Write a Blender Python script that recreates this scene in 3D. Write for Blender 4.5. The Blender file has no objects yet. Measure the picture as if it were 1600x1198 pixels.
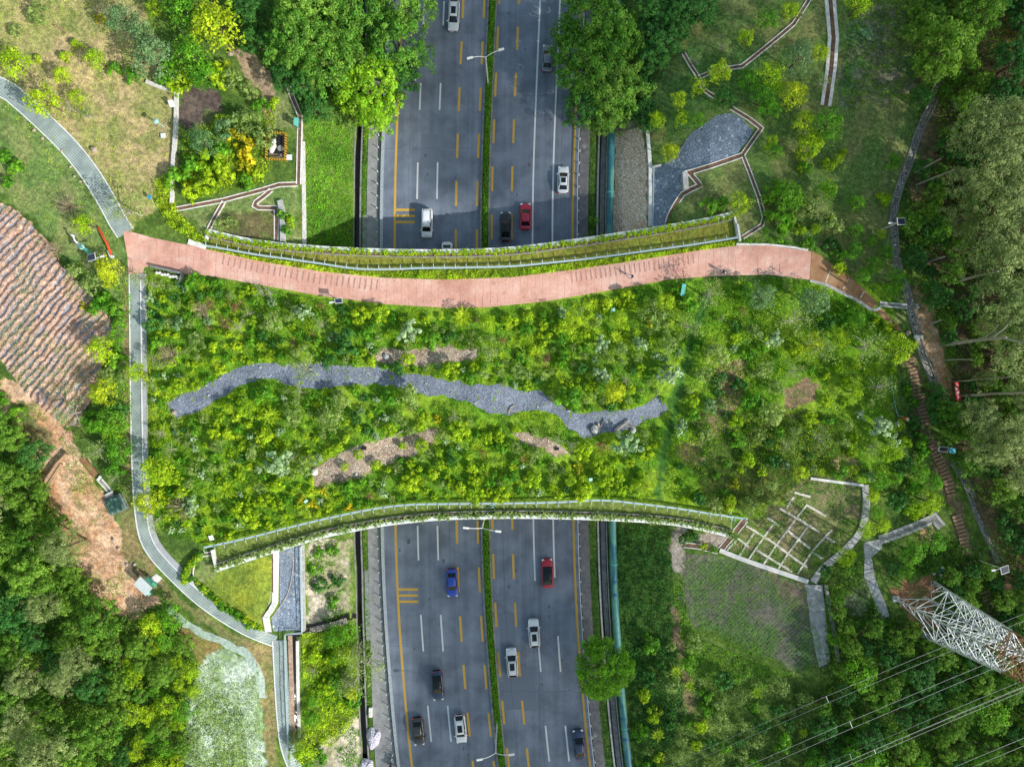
import bpy, bmesh, math, random
import numpy as np
from mathutils import Vector, Matrix
from mathutils.geometry import delaunay_2d_cdt

# ------------------------------------------------------------------ basics
# The place is surveyed from an aerial plan: plan units (u, v) are pixels of a
# 1600 x 1198 survey taken HH metres above the carriageway.
HH, FF, CU, CV = 116.0, 1100.0, 800.0, 599.0
SC = bpy.context.scene
COL = SC.collection
PI = math.pi
rnd = random.Random(7)

def P(u, v, z=0.0):
    k = (HH - z) / FF
    return Vector(((u - CU) * k, (CV - v) * k, z))

def uv_of(x, y, z):
    k = FF / (HH - z)
    return CU + x * k, CV - y * k

def _hash(ix, iy, seed):
    h = (ix.astype(np.int64) * 374761393 + iy.astype(np.int64) * 668265263 + seed * 1442695041) & 0xFFFFFFFF
    h = ((h ^ (h >> 13)) * 1274126177) & 0xFFFFFFFF
    return ((h ^ (h >> 16)) & 0xFFFF) / 65535.0

def vnoise(x, y, seed=0):
    x = np.asarray(x, float); y = np.asarray(y, float)
    ix = np.floor(x); iy = np.floor(y); fx = x - ix; fy = y - iy
    fx = fx * fx * (3 - 2 * fx); fy = fy * fy * (3 - 2 * fy)
    a = _hash(ix, iy, seed); b = _hash(ix + 1, iy, seed); c = _hash(ix, iy + 1, seed); d = _hash(ix + 1, iy + 1, seed)
    return (a * (1 - fx) + b * fx) * (1 - fy) + (c * (1 - fx) + d * fx) * fy

def fbm(x, y, seed=0, o=4):
    s = 0; a = .5; t = 0
    for i in range(o):
        s = s + a * vnoise(x * 2 ** i, y * 2 ** i, seed + i * 17); t += a; a *= .5
    return s / t

def sstep(a, b, x):
    t = np.clip((np.asarray(x, float) - a) / (b - a), 0, 1)
    return t * t * (3 - 2 * t)

def inside(poly, u, v):
    u = np.asarray(u, float); v = np.asarray(v, float)
    r = np.zeros(u.shape, bool); n = len(poly)
    for i in range(n):
        x1, y1 = poly[i]; x2, y2 = poly[(i + 1) % n]
        if y1 == y2: continue
        c = ((y1 > v) != (y2 > v)) & (u < (x2 - x1) * (v - y1) / (y2 - y1) + x1)
        r ^= c
    return r

# road curvature: sideways shift of the carriageway along v
_cv = np.arange(-500, 1701, 5.0)
_cs = np.interp(_cv, [-500, 0, 118, 172, 254, 300, 385, 821, 873, 959, 1014, 1099, 1155, 1198, 1700],
                [34, 12, 7, 4.7, 1.6, .5, 0, 1, 2.6, 6, 10, 17, 22, 27, 95])
for _ in range(3):
    _cs = np.convolve(np.pad(_cs, 8, mode='edge'), np.ones(17) / 17, 'valid')
def cshift(v): return np.interp(v, _cv, _cs)
def cs(u, v):
    """shift of a road-side line first measured at u: the left ditch bends less than the road"""
    return cshift(v) - np.interp(v, [900, 1000, 1100, 1198, 1400], [0, 3, 8, 13, 22]) * (1 - sstep(573, 588, u))

# terrain heights: rows of (u, z); u is measured before the road shift
MID_N = [(545, 1.0), (552, .2), (554, -.9), (561, -.9), (563, .1), (572, .08), (586, -.05), (750, -.05), (918, -.05), (921, .08), (931, .05),
         (934, -.7), (945, -.7), (947, 0.0), (960, .2)]
ROWS = [
 (-400, [(-400, 14), (0, 12), (300, 10), (480, 7)] + MID_N + [(1015, 4), (1060, 6), (1180, 8), (1400, 10), (1700, 22), (2100, 32)]),
 (0, [(-400, 12), (0, 10.5), (300, 9), (470, 7)] + MID_N + [(1015, 4), (1060, 6), (1180, 8), (1400, 9.5), (1500, 12), (1700, 20), (2100, 30)]),
 (130, [(-400, 11), (0, 9.3), (270, 8.2), (468, 7.6), (478, 7.0)] + MID_N + [(1008, 3.6), (1016, 4.2), (1080, 6), (1180, 7.8), (1420, 8.6), (1440, 8.4), (1600, 13), (2100, 28)]),
 (260, [(-400, 11), (0, 9), (200, 8), (466, 7.6), (478, 7.0)] + MID_N + [(1008, 3.6), (1018, 4.3), (1070, 6.4), (1110, 7.8), (1400, 8.2), (1430, 8), (1600, 12), (2100, 28)]),
 (380, [(-400, 11), (0, 8.8), (200, 8), (440, 7.8), (470, 7.2)] + MID_N + [(1010, 3.6), (1030, 4.4), (1060, 7.2), (1110, 8), (1400, 8), (1430, 7.6), (1600, 11), (2100, 28)]),
 (430, [(-400, 11), (0, 9), (200, 8), (440, 8), (470, 7.2)] + MID_N + [(1010, 3.6), (1045, 5.5), (1080, 8), (1400, 8), (1430, 7.4), (1600, 11), (2100, 28)]),
 (780, [(-400, 12), (0, 9.4), (150, 8.6), (200, 8), (400, 8), (440, 7), (480, 4)] + MID_N + [(1010, 3.0), (1060, 5.0), (1120, 8), (1400, 8.2), (1430, 7.6), (1520, 8.5), (1700, 16), (2100, 28)]),
 (850, [(-400, 13), (0, 10), (150, 8.6), (235, 8), (330, 7.8), (424, 7), (434, 4.8), (474, 4.6), (480, 4.0)] + MID_N + [(985, .9), (1045, 3), (1125, 4.2), (1190, 5.4), (1350, 7.6), (1440, 7.8), (1520, 8.5), (1700, 15), (2100, 26)]),
 (960, [(-400, 14), (0, 10.5), (250, 8), (400, 6.6), (420, 5.2), (434, 4.7), (472, 4.5), (480, 3)] + MID_N + [(985, .7), (1045, 2), (1250, 4), (1300, 4.6), (1380, 7), (1450, 7.5), (1600, 10), (2100, 22)]),
 (1198, [(-400, 16), (0, 12), (300, 8.4), (408, 5), (430, 4.7), (452, 4.5), (466, 3.2)] + MID_N + [(985, .7), (1045, 2), (1250, 3.6), (1400, 7), (1600, 9), (2100, 20)]),
 (1600, [(-400, 20), (0, 14), (300, 9), (408, 5.5), (466, 4)] + MID_N + [(985, .7), (1045, 2.2), (1250, 4), (1400, 8), (2100, 22)]),
]
_rv = np.array([r[0] for r in ROWS], float)
_ru = [np.array([a for a, b in r[1]], float) for r in ROWS]
_rz = [np.array([b for a, b in r[1]], float) for r in ROWS]
def zraw(u, v):
    u = np.asarray(u, float); v = np.asarray(v, float)
    w = sstep(440, 545, u) * (1 - sstep(975, 1100, u))
    uu = u - cs(u - cshift(v), v) * w
    Z = np.stack([np.interp(uu, _ru[i], _rz[i]) for i in range(len(ROWS))])
    i = np.clip(np.searchsorted(_rv, v) - 1, 0, len(_rv) - 2)
    t = np.clip((v - _rv[i]) / (_rv[i + 1] - _rv[i]), 0, 1)
    z = np.take_along_axis(Z, i[None], 0)[0] * (1 - t) + np.take_along_axis(Z, i[None] + 1, 0)[0] * t
    road = sstep(470, 552, uu) * (1 - sstep(955, 1030, uu))
    n = (fbm(u / 60, v / 60, 3) - .5) * .8 + (fbm(u / 14, v / 14, 9) - .5) * .25
    return z + n * (1 - road) * .6

NORTH_EDGE = [(328, 362), (400, 378), (500, 388), (600, 392.5), (700, 393.5), (800, 389.5), (900, 377), (1000, 362), (1100, 345), (1145, 334)]
SOUTH_EDGE = [(340, 889), (400, 869), (450, 853), (500, 838), (550, 827), (600, 818), (650, 812), (700, 808), (800, 806), (900, 807.5), (1000, 812), (1060, 818), (1100, 826), (1142, 836)]
def resample(pts, step, smooth=True, closed=False):
    """Catmull-Rom through plan points, about one point per step"""
    pts = [tuple(map(float, p)) for p in pts]; n = len(pts); out = []
    rng = range(n if closed else n - 1)
    for i in rng:
        p1 = pts[i]; p2 = pts[(i + 1) % n]
        p0 = pts[i - 1] if (i > 0 or closed) else p1; p3 = pts[(i + 2) % n] if (i + 2 < n or closed) else p2
        k = max(1, int(math.dist(p1, p2) / step))
        for j in range(k):
            t = j / k
            if smooth:
                out.append(tuple(.5 * (2 * p1[c] + (p2[c] - p0[c]) * t + (2 * p0[c] - 5 * p1[c] + 4 * p2[c] - p3[c]) * t * t + (3 * p1[c] - p0[c] - 3 * p2[c] + p3[c]) * t ** 3) for c in range(len(p1))))
            else:
                out.append(tuple(p1[c] + (p2[c] - p1[c]) * t for c in range(len(p1))))
    if not closed: out.append(pts[-1])
    return out
DECK = resample(NORTH_EDGE, 12) + resample(SOUTH_EDGE[::-1], 12)
def mound(u, v):
    m = sstep(455, 520, v) * (1 - sstep(740, 790, v)) * sstep(240, 330, u) * (1 - sstep(1330, 1400, u))
    return m * ((fbm(np.asarray(u) / 70, np.asarray(v) / 70, 31) - .45) * 2.2)
def zt(u, v):
    """ground level (deck soil where the overpass carries it)"""
    u = np.asarray(u, float); v = np.asarray(v, float)
    sh = u.shape; u1 = u.reshape(-1); v1 = v.reshape(-1)
    z = zraw(u1, v1)
    d = inside(DECK, u1, v1)
    zd = 8.0 + mound(u1, v1)
    band = sstep(360, 400, v1) * (1 - sstep(800, 860, v1)) * (1 - sstep(1380, 1420, u1)) * sstep(200, 260, u1)
    z = np.where(d, zd, z + mound(u1, v1))
    return z.reshape(sh)
def gz(u, v): return float(zt(np.array([u]), np.array([v]))[0])
def G(u, v, off=0.0): return P(u, v, gz(u, v) + off)
def base_under(u, v, h):
    """plan point of something of height h seen at (u, v): where it stands"""
    z = gz(u, v)
    for _ in range(4):
        p = P(u, v, z + h); b = uv_of(p.x, p.y, z); z = gz(*b)
    p = P(u, v, z + h)
    return Vector((p.x, p.y, z))

# ------------------------------------------------------------------ objects
THINGS = []
def tag(o, label, cat, group=None):
    o['label'] = label; o['category'] = cat
    if group: o['group'] = group
    return o
def struct(o): o['kind'] = 'structure'; return o
def stuff(o, label, cat): o['kind'] = 'stuff'; o['label'] = label; o['category'] = cat; return o
def empty(name, loc, rz=0.0):
    o = bpy.data.objects.new(name, None); COL.objects.link(o); o.location = loc; o.rotation_euler = (0, 0, rz)
    o.empty_display_size = .2
    return o

class MB:
    def __init__(s): s.v = []; s.f = []; s.m = []
    def add(s, vs, fs, mi=0):
        b = len(s.v); s.v += [tuple(p) for p in vs]
        s.f += [tuple(i + b for i in f) for f in fs]; s.m += [mi] * len(fs)
    def box(s, c, size, rz=0.0, mi=0, tx=1.0, ty=1.0, M=None):
        x, y, z = (a / 2 for a in size)
        vs = [(-x, -y, -z), (x, -y, -z), (x, y, -z), (-x, y, -z), (-x * tx, -y * ty, z), (x * tx, -y * ty, z), (x * tx, y * ty, z), (-x * tx, y * ty, z)]
        R = (Matrix.Rotation(rz, 4, 'Z') if M is None else M); c = Vector(c)
        s.add([R @ Vector(p) + c for p in vs], [(3, 2, 1, 0), (4, 5, 6, 7), (0, 1, 5, 4), (1, 2, 6, 5), (2, 3, 7, 6), (3, 0, 4, 7)], mi)
    def tube(s, pts, r, n=6, mi=0, caps=True):
        pts = [Vector(p) for p in pts]; k = len(pts); rs = r if isinstance(r, (list, tuple)) else [r] * k
        ref = None; rings = []
        for i, p in enumerate(pts):
            d = (pts[min(i + 1, k - 1)] - pts[max(i - 1, 0)])
            if d.length < 1e-9: d = Vector((0, 0, 1))
            d.normalize()
            if ref is None: ref = d.orthogonal().normalized()
            else:
                ref = ref - d * ref.dot(d)
                ref = ref.normalized() if ref.length > 1e-6 else d.orthogonal().normalized()
            q = d.cross(ref)
            rings.append([p + (ref * math.cos(2 * PI * j / n) + q * math.sin(2 * PI * j / n)) * rs[i] for j in range(n)])
        vs = [p for ring in rings for p in ring]; fs = []
        for i in range(k - 1):
            for j in range(n):
                fs.append((i * n + j, i * n + (j + 1) % n, (i + 1) * n + (j + 1) % n, (i + 1) * n + j))
        if caps: fs += [tuple(range(n))[::-1], tuple((k - 1) * n + j for j in range(n))]
        s.add(vs, fs, mi)
    def bar(s, a, b, w, mi=0): s.tube([a, b], w, 4, mi)
    def ball(s, c, r, nu=8, nv=5, mi=0, sq=(1, 1, 1), jit=0, rr=None):
        vs = []; c = Vector(c)
        for i in range(nv + 1):
            th = PI * i / nv
            for j in range(nu):
                ph = 2 * PI * j / nu
                k = r * (1 + (rr.uniform(-jit, jit) if rr else 0))
                vs.append(c + Vector((math.sin(th) * math.cos(ph) * k * sq[0], math.sin(th) * math.sin(ph) * k * sq[1], math.cos(th) * k * sq[2])))
        fs = []
        for i in range(nv):
            for j in range(nu):
                fs.append((i * nu + j, (i + 1) * nu + j, (i + 1) * nu + (j + 1) % nu, i * nu + (j + 1) % nu))
        s.add(vs, fs, mi)
    def prism(s, poly, z0, z1, mi=0):
        n = len(poly)
        vs = [(p[0], p[1], z0) for p in poly] + [(p[0], p[1], z1) for p in poly]
        fs = [tuple(range(n))[::-1], tuple(range(n, 2 * n))] + [(i, (i + 1) % n, n + (i + 1) % n, n + i) for i in range(n)]
        s.add(vs, fs, mi)
    def ribbon(s, cen, offs, closed_section=False, mi=0):
        """cen: world points; offs: list of (side, dz) section points (side is left of travel)"""
        k = len(cen); n = len(offs); vs = []
        for i in range(k):
            d = Vector(cen[min(i + 1, k - 1)]) - Vector(cen[max(i - 1, 0)]); d.z = 0
            d = d.normalized() if d.length > 1e-9 else Vector((1, 0, 0))
            nn = Vector((-d.y, d.x, 0))
            if 0 < i < k - 1:
                d1 = (Vector(cen[i]) - Vector(cen[i - 1])); d1.z = 0
                if d1.length > 1e-9:
                    cc = max(.45, nn.dot(Vector((-d1.y, d1.x, 0)).normalized()))
                    nn = nn / cc
            for a, b in offs: vs.append(Vector(cen[i]) + nn * a + Vector((0, 0, b)))
        fs = []
        m = n if closed_section else n - 1
        for i in range(k - 1):
            for j in range(m):
                fs.append((i * n + j, (i + 1) * n + j, (i + 1) * n + (j + 1) % n, i * n + (j + 1) % n))
        if closed_section: fs += [tuple(range(n)), tuple((k - 1) * n + j for j in range(n))[::-1]]
        s.add(vs, fs, mi)
    def wall(s, cen, w, z0, z1, side=0.0, mi=0):
        s.ribbon(cen, [(side + w / 2, z0), (side + w / 2, z1), (side - w / 2, z1), (side - w / 2, z0)], True, mi)
    def build(s, name, mats, parent=None, origin=None, smooth=False):
        me = bpy.data.meshes.new(name)
        o = bpy.data.objects.new(name, me); COL.objects.link(o)
        vs = s.v
        if origin is not None:
            ox, oy, oz = origin; vs = [(p[0] - ox, p[1] - oy, p[2] - oz) for p in vs]
            if parent is None: o.location = origin
        me.from_pydata(vs, [], s.f)
        for m in (mats if isinstance(mats, (list, tuple)) else [mats]): me.materials.append(m)
        me.polygons.foreach_set('material_index', s.m)
        if smooth: me.polygons.foreach_set('use_smooth', [True] * len(s.f))
        me.update()
        if parent is not None: o.parent = parent
        return o

def np_mesh(name, V, Fq, mat, attrs=None, smooth=False):
    """fast mesh from numpy: V (n,3), Fq (m,k) all faces with k corners"""
    me = bpy.data.meshes.new(name)
    n = len(V); m, k = Fq.shape
    me.vertices.add(n); me.vertices.foreach_set('co', np.ascontiguousarray(V, np.float32).ravel())
    me.loops.add(m * k); me.loops.foreach_set('vertex_index', np.ascontiguousarray(Fq, np.int32).ravel())
    me.polygons.add(m); me.polygons.foreach_set('loop_start', np.arange(0, m * k, k, dtype=np.int32))
    me.polygons.foreach_set('loop_total', np.full(m, k, np.int32))
    if smooth: me.polygons.foreach_set('use_smooth', np.ones(m, bool))
    me.update(calc_edges=True)
    if attrs:
        for an, (dom, arr) in attrs.items():
            a = me.attributes.new(an, 'FLOAT_COLOR', dom)
            c = np.ones((len(arr), 4), np.float32); c[:, :3] = arr
            a.data.foreach_set('color', c.ravel())
    me.materials.append(mat)
    return me
def link(name, me, parent=None, loc=None):
    o = bpy.data.objects.new(name, me); COL.objects.link(o)
    if loc is not None: o.location = loc
    if parent is not None: o.parent = parent
    return o

def plan_line(pts, step=6, smooth=True, off=0.0, zf=None):
    q = resample(pts, step, smooth)
    a = np.array(q)
    z = zt(a[:, 0], a[:, 1]) if zf is None else zf(a[:, 0], a[:, 1])
    return [P(u, v, zz + off) for (u, v), zz in zip(q, z)]

def sheet(name, poly, off, mat, step=8, zf=None, smooth_edge=False, color=None, jag=0.0, skirt=.25):
    """a surface laid on the ground over a plan polygon"""
    b = resample(poly, step, smooth_edge, closed=True)
    b = [q for i, q in enumerate(b) if math.dist(q, b[i - 1]) > .4]
    if jag:
        b = [(u + (float(vnoise(u * .31, v * .31, 5)) - .5) * jag * 2, v + (float(vnoise(u * .29, v * .29, 8)) - .5) * jag * 2) for u, v in b]
    A = np.array(b)
    gu, gv = np.meshgrid(np.arange(A[:, 0].min() + step / 2, A[:, 0].max(), step), np.arange(A[:, 1].min() + step / 2, A[:, 1].max(), step))
    gu = gu.ravel(); gv = gv.ravel()
    gu = gu + (vnoise(gu * 1.7, gv * 1.3, 2) - .5) * step * .3
    ins = inside(b, gu, gv)
    pts = [Vector(p) for p in b] + [Vector((x, y)) for x, y in zip(gu[ins], gv[ins])]
    nb = len(b)
    r = delaunay_2d_cdt(pts, [], [list(range(nb))], 1, 1e-4)
    vs = np.array([tuple(p) for p in r[0]])
    z = (zt(vs[:, 0], vs[:, 1]) if zf is None else zf(vs[:, 0], vs[:, 1])) + off
    k = (HH - z) / FF
    V = np.stack([(vs[:, 0] - CU) * k, (CV - vs[:, 1]) * k, z], 1)
    fs = []
    for f in r[2]:
        a, bb, c = (V[i] for i in f[:3])
        if (bb[0] - a[0]) * (c[1] - a[1]) - (bb[1] - a[1]) * (c[0] - a[0]) < 0: f = f[::-1]
        fs.append(list(f))
    # skirt: edges used once
    if skirt:
        from collections import Counter
        cnt = Counter()
        for f in fs:
            for i in range(len(f)): cnt[frozenset((f[i], f[(i + 1) % len(f)]))] += 1
        low = {}
        VV = list(map(tuple, V))
        extra = []
        for f in fs:
            for i in range(len(f)):
                a, c = f[i], f[(i + 1) % len(f)]
                if cnt[frozenset((a, c))] == 1:
                    for q in (a, c):
                        if q not in low:
                            low[q] = len(VV); VV.append((V[q][0], V[q][1], V[q][2] - skirt))
                    extra.append([c, a, low[a], low[c]])
        fs = fs + extra
    else: VV = list(map(tuple, V))
    me = bpy.data.meshes.new(name); me.from_pydata(VV, [], fs); me.materials.append(mat); me.update()
    if color is not None:
        W = np.array(VV); uu, vv = CU + W[:, 0] * FF / (HH - W[:, 2]), CV - W[:, 1] * FF / (HH - W[:, 2])
        c4 = np.ones((len(VV), 4), np.float32); c4[:, :3] = color(uu, vv)
        at = me.attributes.new('Col', 'FLOAT_COLOR', 'POINT'); at.data.foreach_set('color', c4.ravel())
    return struct(link(name, me))

# ------------------------------------------------------------------ materials
class NT:
    def __init__(s, name):
        s.m = bpy.data.materials.new(name); s.m.use_nodes = True
        s.t = s.m.node_tree; s.t.nodes.clear()
        s.out = s.t.nodes.new('ShaderNodeOutputMaterial')
    def n(s, typ, **kw):
        x = s.t.nodes.new(typ)
        for k, v in kw.items(): setattr(x, k, v)
        return x
    def l(s, a, b): s.t.links.new(a, b)
    def coord(s, scale=1.0, obj=True):
        c = s.n('ShaderNodeTexCoord'); mp = s.n('ShaderNodeMapping'); mp.inputs['Scale'].default_value = (scale,) * 3 if not isinstance(scale, tuple) else scale
        s.l(c.outputs['Object'], mp.inputs[0]); return mp.outputs[0]
    def noise(s, vec, scale, detail=4, rough=.6):
        x = s.n('ShaderNodeTexNoise'); x.inputs['Scale'].default_value = scale; x.inputs['Detail'].default_value = detail; x.inputs['Roughness'].default_value = rough
        if vec is not None: s.l(vec, x.inputs['Vector'])
        return x.outputs['Fac']
    def ramp(s, fac, stops):
        x = s.n('ShaderNodeValToRGB'); e = x.color_ramp.elements
        while len(e) < len(stops): e.new(.5)
        for i, (p, c) in enumerate(stops):
            e[i].position = p; e[i].color = (*c, 1) if len(c) == 3 else c
        s.l(fac, x.inputs[0]); return x.outputs[0]
    def mix(s, fac, a, b, mode='MIX'):
        x = s.n('ShaderNodeMix', data_type='RGBA', blend_type=mode)
        for sock, v in ((x.inputs[0], fac), (x.inputs[6], a), (x.inputs[7], b)):
            if isinstance(v, (int, float)): sock.default_value = v
            elif isinstance(v, tuple): sock.default_value = (*v, 1)
            else: s.l(v, sock)
        return x.outputs[2]
    def math(s, op, a, b=0.0):
        x = s.n('ShaderNodeMath', operation=op)
        for i, v in enumerate((a, b)):
            if isinstance(v, (int, float)): x.inputs[i].default_value = v
            else: s.l(v, x.inputs[i])
        return x.outputs[0]
    def bsdf(s, color, rough=.8, spec=.3, metal=0.0, bump=None, bstr=.3, bdist=.05, coat=0.0):
        b = s.n('ShaderNodeBsdfPrincipled')
        if isinstance(color, tuple): b.inputs['Base Color'].default_value = (*color, 1)
        else: s.l(color, b.inputs['Base Color'])
        if isinstance(rough, (int, float)): b.inputs['Roughness'].default_value = rough
        else: s.l(rough, b.inputs['Roughness'])
        b.inputs['Specular IOR Level'].default_value = spec; b.inputs['Metallic'].default_value = metal; b.inputs['Coat Weight'].default_value = coat
        if bump is not None:
            bp = s.n('ShaderNodeBump'); bp.inputs['Strength'].default_value = bstr; bp.inputs['Distance'].default_value = bdist
            s.l(bump, bp.inputs['Height']); s.l(bp.outputs[0], b.inputs['Normal'])
        return b.outputs[0]
    def done(s, sh): s.l(sh, s.out.inputs[0]); return s.m

def plain(name, col, rough=.6, spec=.3, metal=0.0, var=.25, scale=2.0, coat=0.0, bump=0.0):
    t = NT(name); c = t.coord()
    n = t.noise(c, scale, 5)
    a = tuple(x * (1 - var) for x in col); b = tuple(min(1, x * (1 + var)) for x in col)
    col_ = t.ramp(n, [(.3, a), (.7, b)])
    return t.done(t.bsdf(col_, rough, spec, metal, n if bump else None, bump, .03, coat))

def leafmat(name, A, B, trans=.3, rough=.55):
    t = NT(name)
    at = t.n('ShaderNodeAttribute'); at.attribute_name = 'tint'
    sp = t.n('ShaderNodeSeparateColor'); t.l(at.outputs['Color'], sp.inputs[0])
    oi = t.n('ShaderNodeObjectInfo')
    f = t.math('ADD', sp.outputs[0], t.math('MULTIPLY', t.math('SUBTRACT', oi.outputs['Random'], .5), .5))
    cl = t.n('ShaderNodeClamp'); t.l(f, cl.inputs[0])
    c = t.mix(cl.outputs[0], A, B)
    hs = t.n('ShaderNodeHueSaturation')
    t.l(c, hs.inputs['Color'])
    t.l(t.math('ADD', .485, t.math('MULTIPLY', sp.outputs[2], .03)), hs.inputs['Hue'])
    t.l(t.math('ADD', .55, t.math('MULTIPLY', sp.outputs[1], .9)), hs.inputs['Value'])
    d = t.bsdf(hs.outputs[0], rough, .35)
    tr = t.n('ShaderNodeBsdfTranslucent'); t.l(hs.outputs[0], tr.inputs[0])
    mx = t.n('ShaderNodeMixShader'); mx.inputs[0].default_value = trans
    t.l(d, mx.inputs[1]); t.l(tr.outputs[0], mx.inputs[2])
    return t.done(mx.outputs[0])
# ------------------------------------------------------------------ ground colours
UNDER = ((.055, .11, .02), (.12, .19, .035))
DRY = ((.40, .31, .165), (.24, .255, .085))
LAWN = ((.11, .19, .05), (.21, .24, .09))
BRIGHT = ((.11, .24, .015), (.20, .31, .025))
EARTH = ((.60, .41, .28), (.42, .23, .125))
BROWN = ((.26, .18, .11), (.17, .13, .07))
PARK = ((.105, .185, .045), (.19, .205, .075))
ROCKY = ((.44, .39, .33), (.22, .22, .12))
MINT = ((.40, .48, .42), (.17, .26, .12))
DARKG = ((.02, .045, .012), (.04, .07, .016))
LITTER = ((.22, .15, .095), (.10, .09, .04))
MESHY = ((.155, .14, .12), (.09, .17, .04))
STREAM = [(262, 628), (300, 611), (340, 590), (372, 574), (410, 566), (450, 570), (500, 569), (540, 573), (580, 571), (620, 580), (650, 584), (700, 594), (740, 600), (780, 600), (810, 609), (845, 611), (865, 628), (900, 645), (940, 642), (985, 638), (1012, 628), (1027, 620), (1041, 640), (1012, 655), (985, 669), (950, 676), (915, 682), (885, 666), (870, 648), (830, 640), (800, 645), (770, 648), (735, 630), (700, 620), (660, 615), (610, 602), (560, 600), (500, 608), (455, 604), (420, 590), (380, 600), (340, 625), (310, 641), (275, 652)]
GRAVELS = [
 [(487, 738), (505, 722), (540, 704), (580, 690), (605, 684), (640, 680), (660, 672), (682, 668), (676, 690), (640, 712), (625, 714), (590, 728), (560, 748), (520, 752), (497, 752)],
 [(800, 680), (815, 675), (850, 684), (885, 698), (893, 707), (868, 712), (845, 703), (812, 690)],
 [(575, 556), (600, 548), (650, 545), (700, 543), (745, 546), (748, 560), (700, 566), (650, 572), (600, 566)],
]
TRAIL = [(1108, 466), (1092, 490), (1080, 520), (1071, 560), (1064, 600), (1055, 640), (1040, 690), (1033, 730), (1030, 772)]
FIELD = [(-60, 300), (0, 316), (15, 322), (40, 342), (62, 366), (95, 415), (140, 455), (172, 500), (178, 510), (160, 560), (152, 605), (122, 660), (104, 668), (80, 650), (40, 615), (0, 560), (-60, 520)]
def along(pts, w):
    """polygon around a plan line"""
    q = resample(pts, 10); L = []; Rr = []
    for i, p in enumerate(q):
        a = q[max(i - 1, 0)]; b = q[min(i + 1, len(q) - 1)]
        d = math.hypot(b[0] - a[0], b[1] - a[1]) or 1; nx, ny = -(b[1] - a[1]) / d, (b[0] - a[0]) / d
        L.append((p[0] + nx * w, p[1] + ny * w)); Rr.append((p[0] - nx * w, p[1] - ny * w))
    return L + Rr[::-1]
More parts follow.
